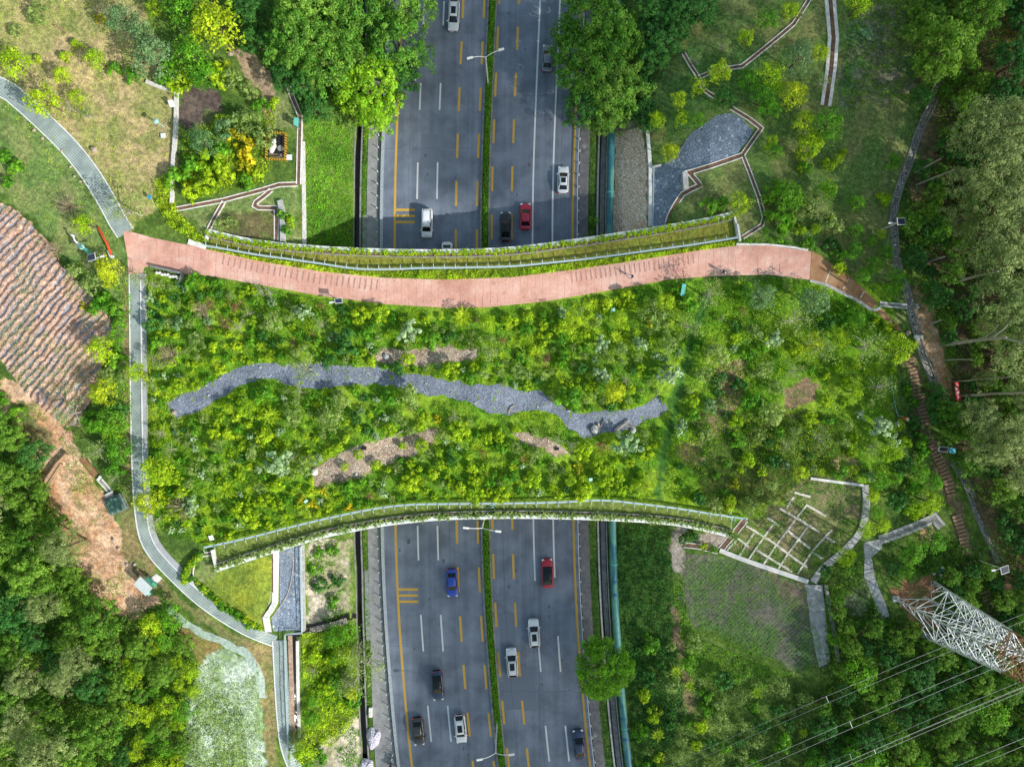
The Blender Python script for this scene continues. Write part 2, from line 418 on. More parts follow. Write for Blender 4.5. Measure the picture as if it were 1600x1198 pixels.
ZONES = [
 ([(-500, -500), (225, -500), (225, 0), (262, 120), (276, 150), (275, 300), (200, 362), (180, 320), (120, 250), (0, 128), (-500, 0)], DRY),
 ([(-500, 60), (-20, 130), (0, 140), (105, 220), (160, 300), (178, 330), (206, 430), (210, 800), (196, 870), (180, 800), (195, 640), (190, 520), (150, 440), (70, 360), (0, 300), (-500, 200)], LAWN),
 ([(192, 440), (206, 440), (212, 700), (222, 850), (250, 905), (300, 950), (395, 1000), (430, 1010), (434, 1198), (440, 1600), (415, 1600), (412, 1080), (380, 1010), (290, 955), (225, 912), (185, 880), (185, 780), (196, 700)], ((.15, .17, .06), (.24, .19, .09))),
 (FIELD, EARTH),
 ([(30, 600), (60, 625), (110, 680), (150, 745), (172, 790), (186, 830), (196, 880), (235, 925), (250, 938), (215, 965), (180, 960), (140, 930), (95, 850), (70, 760), (30, 690), (10, 650), (-40, 620), (-40, 600)], EARTH),
 ([(20, 640), (35, 628), (85, 690), (75, 712), (50, 690)], ((.12, .16, .05), (.2, .16, .08))),
 ([(282, 140), (330, 135), (350, 170), (330, 195), (300, 205), (280, 200)], ((.085, .065, .06), (.14, .11, .09))),
 ([(355, 70), (400, 95), (425, 110), (435, 150), (430, 205), (415, 205), (408, 150), (380, 110)], ((.33, .25, .17), (.26, .18, .12))),
 ([(420, 200), (432, 130), (450, 133), (468, 180), (468, 288), (380, 303), (310, 318), (276, 330), (300, 345), (325, 372), (440, 385), (470, 385), (472, 200)], LAWN),
 ([(340, 335), (400, 322), (436, 326), (436, 376), (340, 372)], ((.10, .10, .045), (.15, .13, .06))),
 ([(334, 892), (425, 862), (425, 940), (408, 962), (420, 990), (395, 985), (330, 930), (308, 900)], ((.22, .26, .03), (.13, .19, .03))),
 ([(305, 868), (340, 865), (340, 900), (312, 908), (302, 890)], LAWN),
 ([(478, 852), (548, 838), (550, 950), (478, 985)], ROCKY),
 ([(495, 1168), (558, 1120), (562, 1198), (480, 1230)], ROCKY),
 ([(262, 950), (320, 985), (350, 1010), (312, 1042), (290, 1010)], ((.18, .17, .05), (.24, .15, .07))),
 ([(300, 1060), (330, 1025), (352, 1014), (378, 1022), (402, 1045), (411, 1090), (411, 1600), (285, 1600), (288, 1150)], MINT),
 ([(1022, 60), (1070, 20), (1100, -60), (1330, -60), (1330, 170), (1440, 150), (1420, 260), (1400, 300), (1395, 380), (1410, 430), (1440, 520), (1400, 500), (1340, 430), (1270, 380), (1150, 370), (1150, 330), (1045, 350), (1018, 260), (1010, 210)], PARK),
 ([(1060, 75), (1180, 60), (1290, 100), (1290, 160), (1120, 170), (1040, 220), (1020, 150)], ((.075, .165, .04), (.13, .18, .055))),
 ([(1330, 30), (1400, 0), (1440, 60), (1430, 130), (1390, 160), (1325, 165), (1310, 150)], ((.09, .18, .08), (.24, .20, .14))),
 ([(963, 190), (1005, 185), (1016, 260), (1016, 385), (956, 385)], ROCKY),
 ([(1040, 440), (1140, 440), (1080, 560), (1060, 650), (1030, 660)], BRIGHT),
 ([(225, 430), (1400, 440), (1400, 760), (1150, 815), (940, 790), (650, 795), (330, 855), (240, 820)], BRIGHT),
 ([(1090, 640), (1300, 650), (1360, 740), (1240, 770), (1165, 800), (1110, 790), (1070, 720)], ((.05, .085, .016), (.11, .13, .03))),
 ([(1225, 610), (1260, 590), (1285, 600), (1270, 630), (1230, 640)], BROWN),
 ([(1130, 560), (1175, 560), (1150, 640), (1120, 690), (1105, 660)], BROWN),
 ([(1060, 700), (1100, 690), (1105, 715), (1070, 725)], BROWN),
 ([(1300, 715), (1335, 705), (1340, 740), (1300, 740)], EARTH),
 (along(TRAIL, 8), ((.04, .12, .018), (.06, .15, .025))),
 (GRAVELS[0], ((.36, .27, .22), (.24, .17, .14))), (GRAVELS[1], ((.36, .27, .22), (.24, .17, .14))), (GRAVELS[2], ((.30, .23, .18), (.2, .15, .11))),
 ([(1240, 768), (1268, 748), (1348, 758), (1345, 820), (1300, 875), (1262, 905), (1200, 884), (1130, 862), (1166, 816)], ((.13, .16, .05), (.25, .20, .12))),
 ([(1068, 868), (1125, 866), (1200, 888), (1258, 912), (1290, 1040), (1240, 1050), (1150, 1000), (1080, 980), (1060, 930)], MESHY),
 ([(1195, 890), (1260, 912), (1268, 960), (1235, 950), (1205, 910)], ((.25, .20, .15), (.16, .12, .09))),
 ([(1045, 850), (1062, 820), (1075, 830), (1068, 880), (1064, 900), (1052, 895)], ((.35, .31, .27), (.22, .18, .15))),
 ([(1050, 945), (1062, 955), (1064, 1000), (1078, 1060), (1082, 1112), (1066, 1110), (1060, 1040)], BROWN),
 ([(1120, 825), (1145, 835), (1120, 858), (1085, 845), (1090, 832)], ((.34, .29, .25), (.25, .2, .16))),
 ([(1390, 930), (1420, 905), (1460, 900), (1470, 920), (1460, 960), (1480, 990), (1440, 995), (1415, 960)], ((.36, .19, .10), (.28, .15, .08))),
 ([(1412, 550), (1432, 550), (1450, 640), (1462, 690), (1495, 760), (1520, 870), (1500, 870), (1480, 780), (1445, 700), (1430, 640)], BROWN),
 ([(1435, 825), (1462, 822), (1466, 840), (1450, 852), (1438, 845)], EARTH),
 ([(1322, 925), (1350, 905), (1362, 930), (1345, 960), (1320, 960)], ROCKY),
 ([(1415, 450), (1440, 448), (1470, 520), (1480, 560), (1500, 620), (1470, 640), (1455, 580), (1435, 520)], EARTH),
 ([(1440, 180), (1475, 150), (1500, 130), (1620, -40), (1700, -40), (1700, 1100), (1560, 900), (1500, 720), (1480, 620), (1500, 500), (1440, 400), (1420, 300)], LITTER),
 ([(1530, -10), (1610, -10), (1610, 40), (1540, 90), (1520, 80)], ((.22, .14, .09), (.15, .10, .06))),
]
def ground_color(u, v):
    u = np.asarray(u, float); v = np.asarray(v, float)
    wu = u + (fbm(u / 18, v / 18, 41) - .5) * 26; wv = v + (fbm(u / 18, v / 18, 77) - .5) * 26
    n = sstep(.36, .64, fbm(u / 34, v / 34, 5, 5)); n2 = fbm(u / 9, v / 9, 15, 3)
    t = np.clip(n * .75 + (n2 - .5) * .9 + .1, 0, 1)[:, None]
    col = np.array(UNDER[0]) * (1 - t) + np.array(UNDER[1]) * t
    for poly, (a, b) in ZONES:
        m = inside(poly, wu, wv)
        if m.any(): col[m] = (np.array(a) * (1 - t) + np.array(b) * t)[m]
    # scattered green growth on the bare zones
    g = sstep(.56, .72, fbm(u / 22, v / 22, 63, 4))[:, None] * .55
    dry = (col[:, 0] > col[:, 1])[:, None]
    col = np.where(dry, col * (1 - g) + np.array((.11, .17, .035)) * g, col)
    er = inside(ZONES[4][0], u, v)
    if er.any():
        q = (u * .62 - v * .78); p_ = (u * .78 + v * .62)
        gl = np.abs(fbm(q / 9 + fbm(u / 30, v / 30, 7) * 3, p_ / 60, 55, 3) - .5)
        k = (1 - sstep(.0, .07, gl))[:, None] * .45
        col = np.where(er[:, None], col * (1 - k) + np.array((.24, .12, .06)) * k, col)
    return col * (.82 + .36 * fbm(u / 5, v / 5, 91, 2))[:, None]

def mat_ground(name, fine=1.0, bstr=.6):
    t = NT(name); c = t.coord()
    at = t.n('ShaderNodeAttribute'); at.attribute_name = 'Col'
    n1 = t.noise(c, 1.6, 6, .7); n2 = t.noise(c, 7.0, 3, .7)
    f = t.math('ADD', t.math('MULTIPLY', n1, .9), t.math('MULTIPLY', n2, .9))
    g = t.ramp(f, [(.55, (.35, .36, .36)), (.9, (1, 1, 1)), (1.25, (1.7, 1.65, 1.55))])
    col = t.mix(1.0, at.outputs['Color'], g, 'MULTIPLY')
    return t.done(t.bsdf(col, .9, .15, bump=f, bstr=bstr, bdist=.12))
M_GROUND = mat_ground('soil_and_turf')
M_WHITE = plain('white_paint', (.72, .73, .74), .5, var=.12, scale=8)
M_CONC = plain('concrete', (.42, .42, .41), .85, var=.3, scale=1.5, bump=.3)
M_CONC_D = plain('weathered_concrete', (.27, .265, .25), .9, var=.4, scale=1.2, bump=.4)
M_CONC_L = plain('pale_concrete', (.72, .70, .67), .85, var=.22, scale=2, bump=.2)
M_KERB = plain('blue_grey_concrete', (.34, .385, .42), .8, var=.2, scale=3)
M_RUSTBED = plain('rusty_drain_bed', (.17, .095, .06), .8, var=.5, scale=1.5)
M_RAIL = plain('pale_blue_railing', (.42, .53, .58), .45, var=.08, metal=.1)
M_BLACK = plain('black_rubber', (.015, .015, .017), .8)
M_STEEL = plain('galvanised_steel', (.62, .66, .70), .45, .5, .2, var=.12, scale=4)
M_RUST = plain('rusted_steel', (.30, .16, .08), .75, var=.45, scale=3)
M_BARK = plain('bark', (.13, .095, .065), .9, var=.45, scale=5, bump=.5)
M_PALEBARK = plain('pale_bark', (.36, .33, .28), .85, var=.3, scale=3, bump=.3)
M_DEAD = plain('dead_twigs', (.33, .27, .18), .9, var=.3, scale=5)
M_TEAL = plain('teal_paint', (.10, .42, .37), .45, var=.15)
M_TEAL_L = plain('pale_teal_paint', (.33, .62, .56), .45, var=.1)
M_PANEL = plain('solar_cells', (.02, .03, .06), .2, .6, var=.3, scale=12)
M_RED = plain('red_cloth', (.55, .015, .02), .7)
M_ORANGE = plain('orange_cloth', (.72, .12, .03), .7)
M_SKIN = plain('skin', (.38, .22, .15), .6)
M_HAIR = plain('black_hair', (.012, .011, .011), .6)
M_DARKCLOTH = plain('dark_cloth', (.02, .022, .03), .8)
M_NAVY = plain('blue_cloth', (.03, .06, .35), .8)
M_WHITECLOTH = plain('white_cloth', (.75, .74, .72), .8)
M_BLUE = plain('blue_plastic', (.04, .30, .50), .4)
M_STONE = plain('boulder_stone', (.42, .34, .27), .9, var=.35, scale=2, bump=.6)
M_WOOD = plain('log_wood', (.34, .22, .135), .85, var=.35, scale=4, bump=.4)
M_PLANK = plain('weathered_log', (.40, .34, .28), .85, var=.3, scale=4)
M_YELLOW = plain('yellow_plastic', (.62, .38, .02), .5)
M_WATER = (lambda t: t.done(t.bsdf((.012, .012, .010), .08, .5, bump=t.noise(t.coord(), 6, 3), bstr=.15)))(NT('dark_water'))

def mat_asphalt():
    t = NT('asphalt'); c = t.coord()
    n = t.noise(c, .25, 5); f = t.noise(c, 9, 4, .8)
    cl = t.coord((1.0, .012, 1.0)); st = t.noise(cl, 1.05, 4, .6)
    a = t.ramp(st, [(.32, (.146, .176, .226)), (.5, (.172, .204, .258)), (.7, (.202, .236, .290))])
    b = t.mix(.5, a, t.ramp(n, [(.35, (.25, .25, .26)), (.65, (.75, .75, .74))]), 'OVERLAY')
    k = t.mix(.45, b, t.ramp(f, [(.3, (.2, .2, .2)), (.75, (.8, .8, .8))]), 'OVERLAY')
    return t.done(t.bsdf(k, .82, .3, bump=f, bstr=.25, bdist=.02))
M_ASPHALT = mat_asphalt()
M_PATCH = plain('asphalt_repair', (.152, .180, .228), .85, var=.15, scale=6)
def worn(name, col):
    t = NT(name); c = t.coord(); n = t.noise(c, 5, 6, .75)
    return t.done(t.bsdf(t.ramp(n, [(.30, tuple(x * .45 for x in col)), (.45, col), (.8, tuple(min(1, x * 1.1) for x in col))]), .7, .3))
M_LINE_W = worn('white_road_paint', (.68, .69, .70)); M_LINE_Y = worn('yellow_road_paint', (.62, .37, .055))

def mat_redpath():
    t = NT('red_path'); c = t.coord()
    n = t.noise(c, .22, 5, .65); f = t.noise(c, 3.5, 5, .75); d = t.noise(c, .6, 4, .7)
    a = t.ramp(n, [(.28, (.52, .255, .20)), (.5, (.66, .365, .29)), (.72, (.76, .50, .42))])
    b = t.mix(.5, a, t.ramp(f, [(.3, (.3, .3, .3)), (.7, (.68, .68, .68))]), 'OVERLAY')
    k = t.mix(t.ramp(d, [(.55, (0, 0, 0)), (.75, (.65, .65, .65))]), b, (.70, .56, .46))
    d2 = t.noise(c, .9, 6, .75); k = t.mix(t.ramp(d2, [(.30, (.55, .55, .55)), (.44, (0, 0, 0))]), k, (.36, .17, .13))
    return t.done(t.bsdf(k, .85, .2, bump=f, bstr=.2, bdist=.02))
M_REDPATH = mat_redpath()
M_TREAD = plain('dark_grooves', (.40, .235, .195), .9, var=.3)
def mat_brownslab():
    t = NT('brown_slab'); c = t.coord(); n = t.noise(c, .5, 6, .7)
    return t.done(t.bsdf(t.ramp(n, [(.3, (.27, .14, .07)), (.5, (.38, .21, .11)), (.72, (.50, .33, .20))]), .85, .2))
M_BROWNSLAB = mat_brownslab()
def mat_greypath():
    t = NT('woven_grey_path'); c = t.coord()
    ck = t.n('ShaderNodeTexChecker'); ck.inputs['Scale'].default_value = 4.2
    ck.inputs['Color1'].default_value = (.22, .275, .27, 1); ck.inputs['Color2'].default_value = (.34, .40, .39, 1); t.l(c, ck.inputs[0])
    n = t.noise(c, .6, 5)
    k = t.mix(.8, ck.outputs[0], t.ramp(n, [(.3, (.36, .36, .36)), (.7, (.62, .62, .6))]), 'OVERLAY')
    return t.done(t.bsdf(k, .8, .25))
M_GREYPATH = mat_greypath()
def mat_cells(name, cells, scale, joint, dist=.10, bst=.8, dirt=.6):
    """irregular stones: one tone per cell, dark joints"""
    t = NT(name); c = t.coord()
    w = t.n('ShaderNodeTexNoise'); w.inputs['Scale'].default_value = scale * 1.2; t.l(c, w.inputs['Vector'])
    cc = t.mix(.06, c, w.outputs['Color'])
    v1 = t.n('ShaderNodeTexVoronoi'); v1.inputs['Scale'].default_value = scale; t.l(cc, v1.inputs['Vector'])
    v2 = t.n('ShaderNodeTexVoronoi', feature='DISTANCE_TO_EDGE'); v2.inputs['Scale'].default_value = scale; t.l(cc, v2.inputs['Vector'])
    sp = t.n('ShaderNodeSeparateColor'); t.l(v1.outputs['Color'], sp.inputs[0])
    k = len(cells)
    col = t.ramp(sp.outputs[0], [(i / max(1, k - 1), q) for i, q in enumerate(cells)])
    n = t.noise(c, .35, 6, .7)
    col = t.mix(dirt, col, t.ramp(n, [(.35, (.34, .34, .34)), (.68, (.72, .72, .72))]), 'OVERLAY')
    j = t.ramp(v2.outputs['Distance'], [(dist * .35, (0, 0, 0)), (dist, (1, 1, 1))])
    col = t.mix(j, joint, col)
    return t.done(t.bsdf(col, .85, .2, bump=v2.outputs['Distance'], bstr=bst, bdist=.12))
M_PAVE = mat_cells('blue_stone_pitching', [(.17, .22, .29), (.23, .29, .37), (.20, .25, .33), (.27, .33, .41), (.19, .24, .31), (.44, .49, .55)], 2.35, (.10, .125, .165), .07)
M_PEBBLE = mat_cells('grey_river_gravel', [(.17, .205, .27), (.26, .30, .38), (.37, .415, .50), (.21, .24, .31)], 6.5, (.09, .105, .145), .12, .9)
M_RUBBLE = mat_cells('rubble_stone', [(.86, .64, .46), (.90, .72, .56), (.74, .53, .38), (.92, .82, .70)], 2.2, (.42, .31, .21), .1, .8, .3)
M_COBBLE = mat_cells('drain_stone', [(.36, .32, .27), (.46, .42, .36), (.27, .24, .21), (.56, .52, .45)], 2.8, (.08, .075, .07), .12, 1.0)
M_GRAVELBED = mat_cells('tan_pebbles', [(.56, .45, .34), (.44, .32, .23), (.68, .59, .48), (.34, .24, .17)], 4.5, (.20, .14, .10), .12, 1.0)
M_FIELD = None
# ------------------------------------------------------------------ the setting
def build_ground():
    us = np.arange(-420, 2040, 4.0); vs = np.arange(-420, 1620, 4.0)
    U, V = np.meshgrid(us, vs); u = U.ravel(); v = V.ravel()
    z = zt(u, v)
    # under the bridge soil the native ground lies well below the deck
    dk = inside(DECK, u, v); zz = zraw(u, v)
    core = dk & (u > 356) & (u < 1122)
    z = np.where(core, np.minimum(zz, 7.0) - .25, np.where(dk, z - .06, z))
    # far rim falls away so the sheet reaches the horizon
    k = (HH - z) / FF
    X = np.stack([(u - CU) * k, (CV - v) * k, z], 1)
    edge = (U == us[0]) | (U == us[-1]) | (V == vs[0]) | (V == vs[-1])
    e = edge.ravel(); X[e, :2] *= 9.0
    nx, ny = len(us), len(vs)
    i = np.arange(nx * ny).reshape(ny, nx)
    F4 = np.stack([i[:-1, :-1].ravel(), i[1:, :-1].ravel(), i[1:, 1:].ravel(), i[:-1, 1:].ravel()], 1)
    me = np_mesh('ground', X, F4, M_GROUND, {'Col': ('POINT', ground_color(u, v))}, True)
    return struct(link('ground', me))
build_ground()

def road_poly(u0, u1, v0=-420, v1=1620, step=20):
    vs = np.arange(v0, v1 + .1, step)
    return [(u0 + cshift(v), v) for v in vs] + [(u1 + cshift(v), v) for v in vs[::-1]]
def zconst(z): return lambda u, v: np.full(np.shape(u), z)
def road_sheet(name, u0, u1, z, mat, v0=-420, v1=1620, sk=.2):
    vs = np.arange(v0, v1 + .1, 10 if v1 - v0 > 60 else max(2, (v1 - v0) / 5))
    m = MB(); vv = []
    for v in vs: a_, b_ = u0 + float(cs(u0, v)), u1 + float(cs(u1, v)); vv += [P(a_, v, z), P(b_, v, z), P(a_, v, z - sk), P(b_, v, z - sk)]
    fs = []
    for i in range(len(vs) - 1):
        a = i * 4; b = a + 4
        fs += [(a, b, b + 1, a + 1), (a + 2, b + 2, b, a), (a + 1, b + 1, b + 3, a + 3)]
    e = (len(vs) - 1) * 4
    fs += [(0, 1, 3, 2), (e, e + 2, e + 3, e + 1)]
    m.add(vv, fs)
    return m.build(name, mat)
struct(road_sheet('road', 597, 903, 0.0, M_ASPHALT))
M_WALK = plain('pavement_concrete', (.27, .275, .275), .85, var=.22, scale=1.2, bump=.2)
struct(road_sheet('pavement', 572.5, 592, .14, M_WALK))
struct(road_sheet('pavement', 575, 590, .146, M_WALK, -420, 250, .1)) if False else None
struct(road_sheet('pavement', 903.5, 918.5, .14, plain('pavement_asphalt', (.16, .16, .165), .9, var=.3, scale=1.5)))
struct(road_sheet('kerb', 593, 598, .62, M_KERB, sk=.8))
struct(road_sheet('kerb', 749.5, 752.5, .16, M_CONC_D)); struct(road_sheet('kerb', 762.5, 765, .16, M_CONC_D))
struct(road_sheet('median', 752.6, 762.4, .12, M_GROUND))
# bays of the left pavement
struct(road_sheet('pavement', 566, 572.2, .135, M_WALK, 336, 420)); struct(road_sheet('pavement', 566, 572.2, .135, M_WALK, 890, 1000))
def marks(name, mat, segs, w, z=.004):
    m = MB()
    for u, v0, v1 in segs:
        k = max(1, int((v1 - v0) / 12)); vs = np.linspace(v0, v1, k + 1); b = []
        for v in vs: b += [P(u - w / 2 + cshift(v), v, z), P(u + w / 2 + cshift(v), v, z)]
        m.add(b, [(i * 2, i * 2 + 2, i * 2 + 3, i * 2 + 1) for i in range(k)])
    return m
def rep(first, period, n, ln): return [(first + i * period, first + i * period + ln) for i in range(n)]
wd = []
for u in (651, 682): wd += [(u, a, b) for a, b in [(-120, -80), (2, 40), (130, 172), (254, 311), (400, 450), (560, 600), (700, 750), (821, 875), (960, 1017), (1102, 1158), (1250, 1300)]]
for u in (832, 863): wd += [(u, -420, 907 if u == 832 else 902)] + [(u, a, b) for a, b in [(993, 1049), (1133, 1189), (1270, 1320)]]
MK = marks('m', None, wd, 2.5)
MK.build('road', M_LINE_W).name = 'road_marking_white'
yd = [(616.5, -420, 1620), (894.5, -420, 1620)]
for u in (712, 745): yd += [(u, a, b) for a, b in [(-80, -40), (-8, 29), (65, 101), (137, 174), (209, 247), (283, 322), (358, 395), (430, 468), (520, 560), (640, 680), (740, 780), (813, 849), (886, 925), (962, 1002), (1038, 1076), (1113, 1150), (1188, 1224), (1262, 1300)]]
for u in (768, 799): yd += [(u, a, b) for a, b in [(-80, -40), (-30, 7), (42, 78), (114, 151), (187, 224), (260, 299), (335, 374), (410, 450), (520, 560), (640, 680), (740, 775), (792, 827), (865, 904), (941, 979), (1018, 1056), (1094, 1131), (1168, 1204), (1240, 1280)]]
MK = marks('m', None, yd, 3.4)
for v in (328, 337.5, 347, 920.5, 930, 939.5):
    c = cshift(v); MK.add([P(618.4 + c, v - 1.9, .0045), P(648 + c, v - 1.9, .0045), P(648 + c, v + 1.9, .0045), P(618.4 + c, v + 1.9, .0045)], [(3, 2, 1, 0)])
MK.build('road', M_LINE_Y).name = 'road_marking_yellow'
for o in list(COL.objects):
    if o.name.startswith('road_marking'): struct(o)
struct(road_sheet('road_patch', 772, 797, .0025, M_PATCH, 958, 1112, .002)); struct(road_sheet('road_patch', 797, 822, .0025, M_PATCH, 1040, 1112, .002))
struct(road_sheet('road_patch', 655, 680, .0025, M_PATCH, 210, 262, .002))
M_SEAM = plain('tar_seam', (.085, .095, .112), .6, var=.4)
m = MB()
for u, v0, v1, w_ in ((727, -200, 420, .35), (784, 780, 1300, .5), (824, 780, 1300, .4), (875, -200, 420, .4), (637, -200, 430, .3), (700, 790, 1300, .3), (668, 850, 1240, .25)):
    vs = np.arange(v0, v1, 6.0); b = []
    for v in vs: q = u + cshift(v) + (float(vnoise(v * .05, u, 3)) - .5) * 1.2; b += [P(q - w_ / 2, v, .0035), P(q + w_ / 2, v, .0035)]
    m.add(b, [(i * 2, i * 2 + 2, i * 2 + 3, i * 2 + 1) for i in range(len(vs) - 1)])
for u0, u1, v in ((600, 748, 232), (600, 700, 1010), (766, 820, 958), (766, 900, 150), (768, 900, 1080)):
    b = []
    us = np.arange(u0, u1, 5.0)
    for u in us: q = v + (float(vnoise(u * .08, v, 6)) - .5) * 3; b += [P(u + cshift(v), q - .2, .0035), P(u + cshift(v), q + .2, .0035)]
    m.add(b, [(i * 2, i * 2 + 1, i * 2 + 3, i * 2 + 2) for i in range(len(us) - 1)])
struct(m.build('road_seams', M_SEAM))
M_OIL = plain('oil_stain', (.11, .12, .14), .75, var=.4)
m = MB(); rr_ = random.Random(4)
for i in range(46):
    v = rr_.choice([rr_.uniform(0, 390), rr_.uniform(815, 1198)]); u = rr_.uniform(620, 890); s_ = rr_.uniform(.08, .3); c_ = P(u + cshift(v), v, .0038)
    m.add([c_ + Vector((math.cos(k * PI / 4) * s_ * rr_.uniform(.6, 1.2), math.sin(k * PI / 4) * s_ * rr_.uniform(.8, 2.0), 0)) for k in range(8)], [tuple(range(8))])
struct(m.build('road_stains', M_OIL))
# drains beside the road
for u0, u1, zz in ((553.5, 561.5, -.55), (935, 945, -.5)): struct(road_sheet('drain_water', u0, u1, zz, M_WATER))
for u, w in ((552, 2.2), (562.5, 2.4), (933, 2.6), (946, 1.6)):
    tag(road_sheet('drain_wall', u - w / 2, u + w / 2, .22, M_CONC if u > 900 else M_CONC_D, sk=1.2), {552: 'thin concrete wall on the outer side of the dark roadside ditch', 562.5: 'thin concrete wall between dark ditch and grass verge left of the road', 933: 'white topped low concrete wall between grass verge and right drain', 946: 'thin kerb wall between right drain and the green pipe'}[u], 'wall')
struct(road_sheet('dry_ditch_floor', 937, 944, -.42, M_CONC_D))

def edge_line(name, pts, w, h, mat, label, cat, off=0.0, smooth=True, step=6):
    m = MB(); c = plan_line(pts, step, smooth, off); m.wall(c, w, -.4, h)
    o = c[len(c) // 2]; return tag(m.build(name, mat, origin=o), label, cat)
# grey woven path on the left hill with white edging
PATH1 = [(-120, 85), (0, 136), (30, 156), (70, 192), (110, 232), (140, 270), (165, 310), (184, 345), (196, 364)]
PATH2 = [(211, 428), (212, 520), (213, 620), (215, 720), (219, 790), (227, 838), (244, 868), (276, 902), (312, 935), (350, 962), (392, 986), (431, 1001)]
PATH3 = [(437, 1000), (440, 1060), (444, 1120), (450, 1165), (462, 1198), (480, 1240)]
sheet('path', along(PATH1, 13), .05, M_GREYPATH)
sheet('path', along(PATH2, 8), .05, M_GREYPATH)
sheet('path', along(PATH3, 10.5), .058, M_GREYPATH)
sheet('path', [(231, 907), (244, 896), (254, 903), (241, 915)], .066, M_CONC_L)
def off_line(pts, d):
    q = resample(pts, 12); r = []
    for i, p in enumerate(q):
        a = q[max(i - 1, 0)]; b = q[min(i + 1, len(q) - 1)]; L = math.hypot(b[0] - a[0], b[1] - a[1]) or 1
        r.append((p[0] - (b[1] - a[1]) / L * d, p[1] + (b[0] - a[0]) / L * d))
    return r
edge_line('path_edging', off_line(PATH1, 14), .16, .12, M_WHITE, 'white edging on the lower side of the curved grey path at upper left', 'edging')
edge_line('path_edging', off_line(PATH1, -14), .16, .12, M_WHITE, 'white edging on the upper side of the curved grey path at upper left', 'edging')
edge_line('path_edging', off_line(PATH2, 8.8), .16, .12, M_WHITE, 'white edging on the left of the long grey path beside the planting', 'edging')
# shallow concrete gutter on the planted side
M_GUT = plain('gutter_concrete', (.40, .41, .43), .85, var=.15, scale=3)
g = sheet('path', along(off_line(PATH2[:9], -13), 4), .10, M_GUT); g.name = 'path_gutter'
edge_line('path_edging', off_line(PATH2[:9], -9), .14, .16, M_WHITE, 'pale kerb between long grey path and its concrete gutter', 'edging')
edge_line('path_edging', off_line(PATH3, 11), .16, .12, M_WHITE, 'white edging left of the grey path at the lower left', 'edging')

# bridge walk, brown slab extension, trails
RED_TOP = [(192, 362), (200, 361), (208, 363), (240, 372), (300, 384), (330, 391), (400, 407), (500, 424), (600, 434), (700, 437), (800, 433), (900, 421), (1000, 406), (1100, 390), (1150, 384), (1200, 384), (1268, 393)]
RED_BOT = [(1265, 437), (1200, 429), (1120, 431), (1050, 436), (950, 454), (850, 471), (760, 480), (700, 481), (600, 475), (500, 462), (400, 444), (335, 432), (300, 428), (288, 428), (233, 415), (225, 418), (221, 430), (200, 428), (199, 400)]
sheet('path', RED_TOP + RED_BOT, .06, M_REDPATH, 7).name = 'path_red'
sheet('path', [(1268.6, 393), (1280, 398), (1300, 412), (1325, 429), (1350, 452), (1373, 475), (1362, 482), (1340, 468), (1320, 458), (1290, 443), (1265.6, 437)], .055, M_BROWNSLAB).name = 'path_brown'
sheet('path', [(1374, 479), (1380, 484), (1398, 503), (1412, 518), (1402, 516), (1384, 500), (1366, 484)], .05, M_BROWNSLAB).name = 'path_brown'
m = MB()
for a, b in (((1297, 423), (1290, 441)), ((1326, 436), (1317, 452)), ((1350, 456), (1344, 466)), ((1393, 500), (1387, 505))): m.wall([G(*a, .06), G(*b, .06)], .12, -.02, .012)
struct(m.build('path_joint', M_CONC_L))
m = MB()
def lerp_line(L, u):
    a = sorted(L); return float(np.interp(u, [q[0] for q in a], [q[1] for q in a]))
for i in range(28):
    u = 350 + i * 8.9
    if i < 28 and u < 598:
        v0 = lerp_line(RED_TOP, u) + 4; h = 13 + 4 * (i / 28)
        m.wall([G(u, v0, .06), G(u - 2.5, v0 + h, .06)], .22, -.02, .010)
for i in range(26):
    u = 892 + i * 7.6
    v0 = lerp_line(RED_TOP, u) + 4
    m.wall([G(u, v0, .06), G(u + 2.0, v0 + 15, .06)], .2, -.02, .010)
struct(m.build('path_grooves', M_TREAD)); m = MB()
for i in range(86):
    u = 245 + i * 11.6; m2 = MB(); 
    v0, v1 = lerp_line(RED_TOP, u), lerp_line(RED_BOT[:9] + RED_BOT[9:13], u)
    if v1 - v0 > 8: m.wall([G(u, v0 + 1, .06), G(u - .5, (v0 + v1) / 2, .06), G(u - 1, v1 - 1, .06)], .05, -.02, .007)
struct(m.build('path_joint', plain('path_joint_tone', (.50, .27, .21), .9, var=.25)))
edge_line('path_edging', [(1265, 439), (1290, 445), (1320, 460), (1340, 470), (1362, 484), (1375, 481)], .42, .12, M_CONC, 'pale concrete edging on the lower side of the brown slab path', 'edging')
sheet('gravel_stream', STREAM, .03, M_PEBBLE, 8, jag=4, smooth_edge=True)
for q in GRAVELS: sheet('gravel', q, .04, M_GRAVELBED, 8, jag=6)
sheet('stone_slope', [(1142, 176), (1158, 184), (1178, 205), (1165, 222), (1150, 241), (1112, 256), (1078, 268), (1068, 275), (1075, 293), (1064, 306), (1048, 330), (1040, 358), (1036, 385), (1019, 385), (1020, 262), (1040, 256), (1058, 237), (1083, 206), (1120, 181)], .05, M_PAVE, 8, jag=1.5, zf=zraw)
sheet('stone_slope', [(962, 205), (1004, 200), (1009, 240), (1011, 400), (955, 400)], .04, M_RUBBLE, 8, jag=3, zf=zraw)
sheet('stone_slope', [(437, 856), (471, 852), (473, 985), (448, 985), (427, 986), (424, 965), (437, 945)], .05, M_PAVE, 8)
sheet('cement_path', [(1258, 913), (1285, 914), (1292, 980), (1297, 1035), (1280, 1042), (1268, 985)], .05, M_CONC, 8, jag=1)
sheet('cement_path', [(1350, 848), (1374, 842), (1379, 856), (1362, 870), (1366, 900), (1383, 940), (1390, 962), (1376, 966), (1362, 930), (1350, 900), (1351, 870)], .05, M_CONC, 8, jag=1)
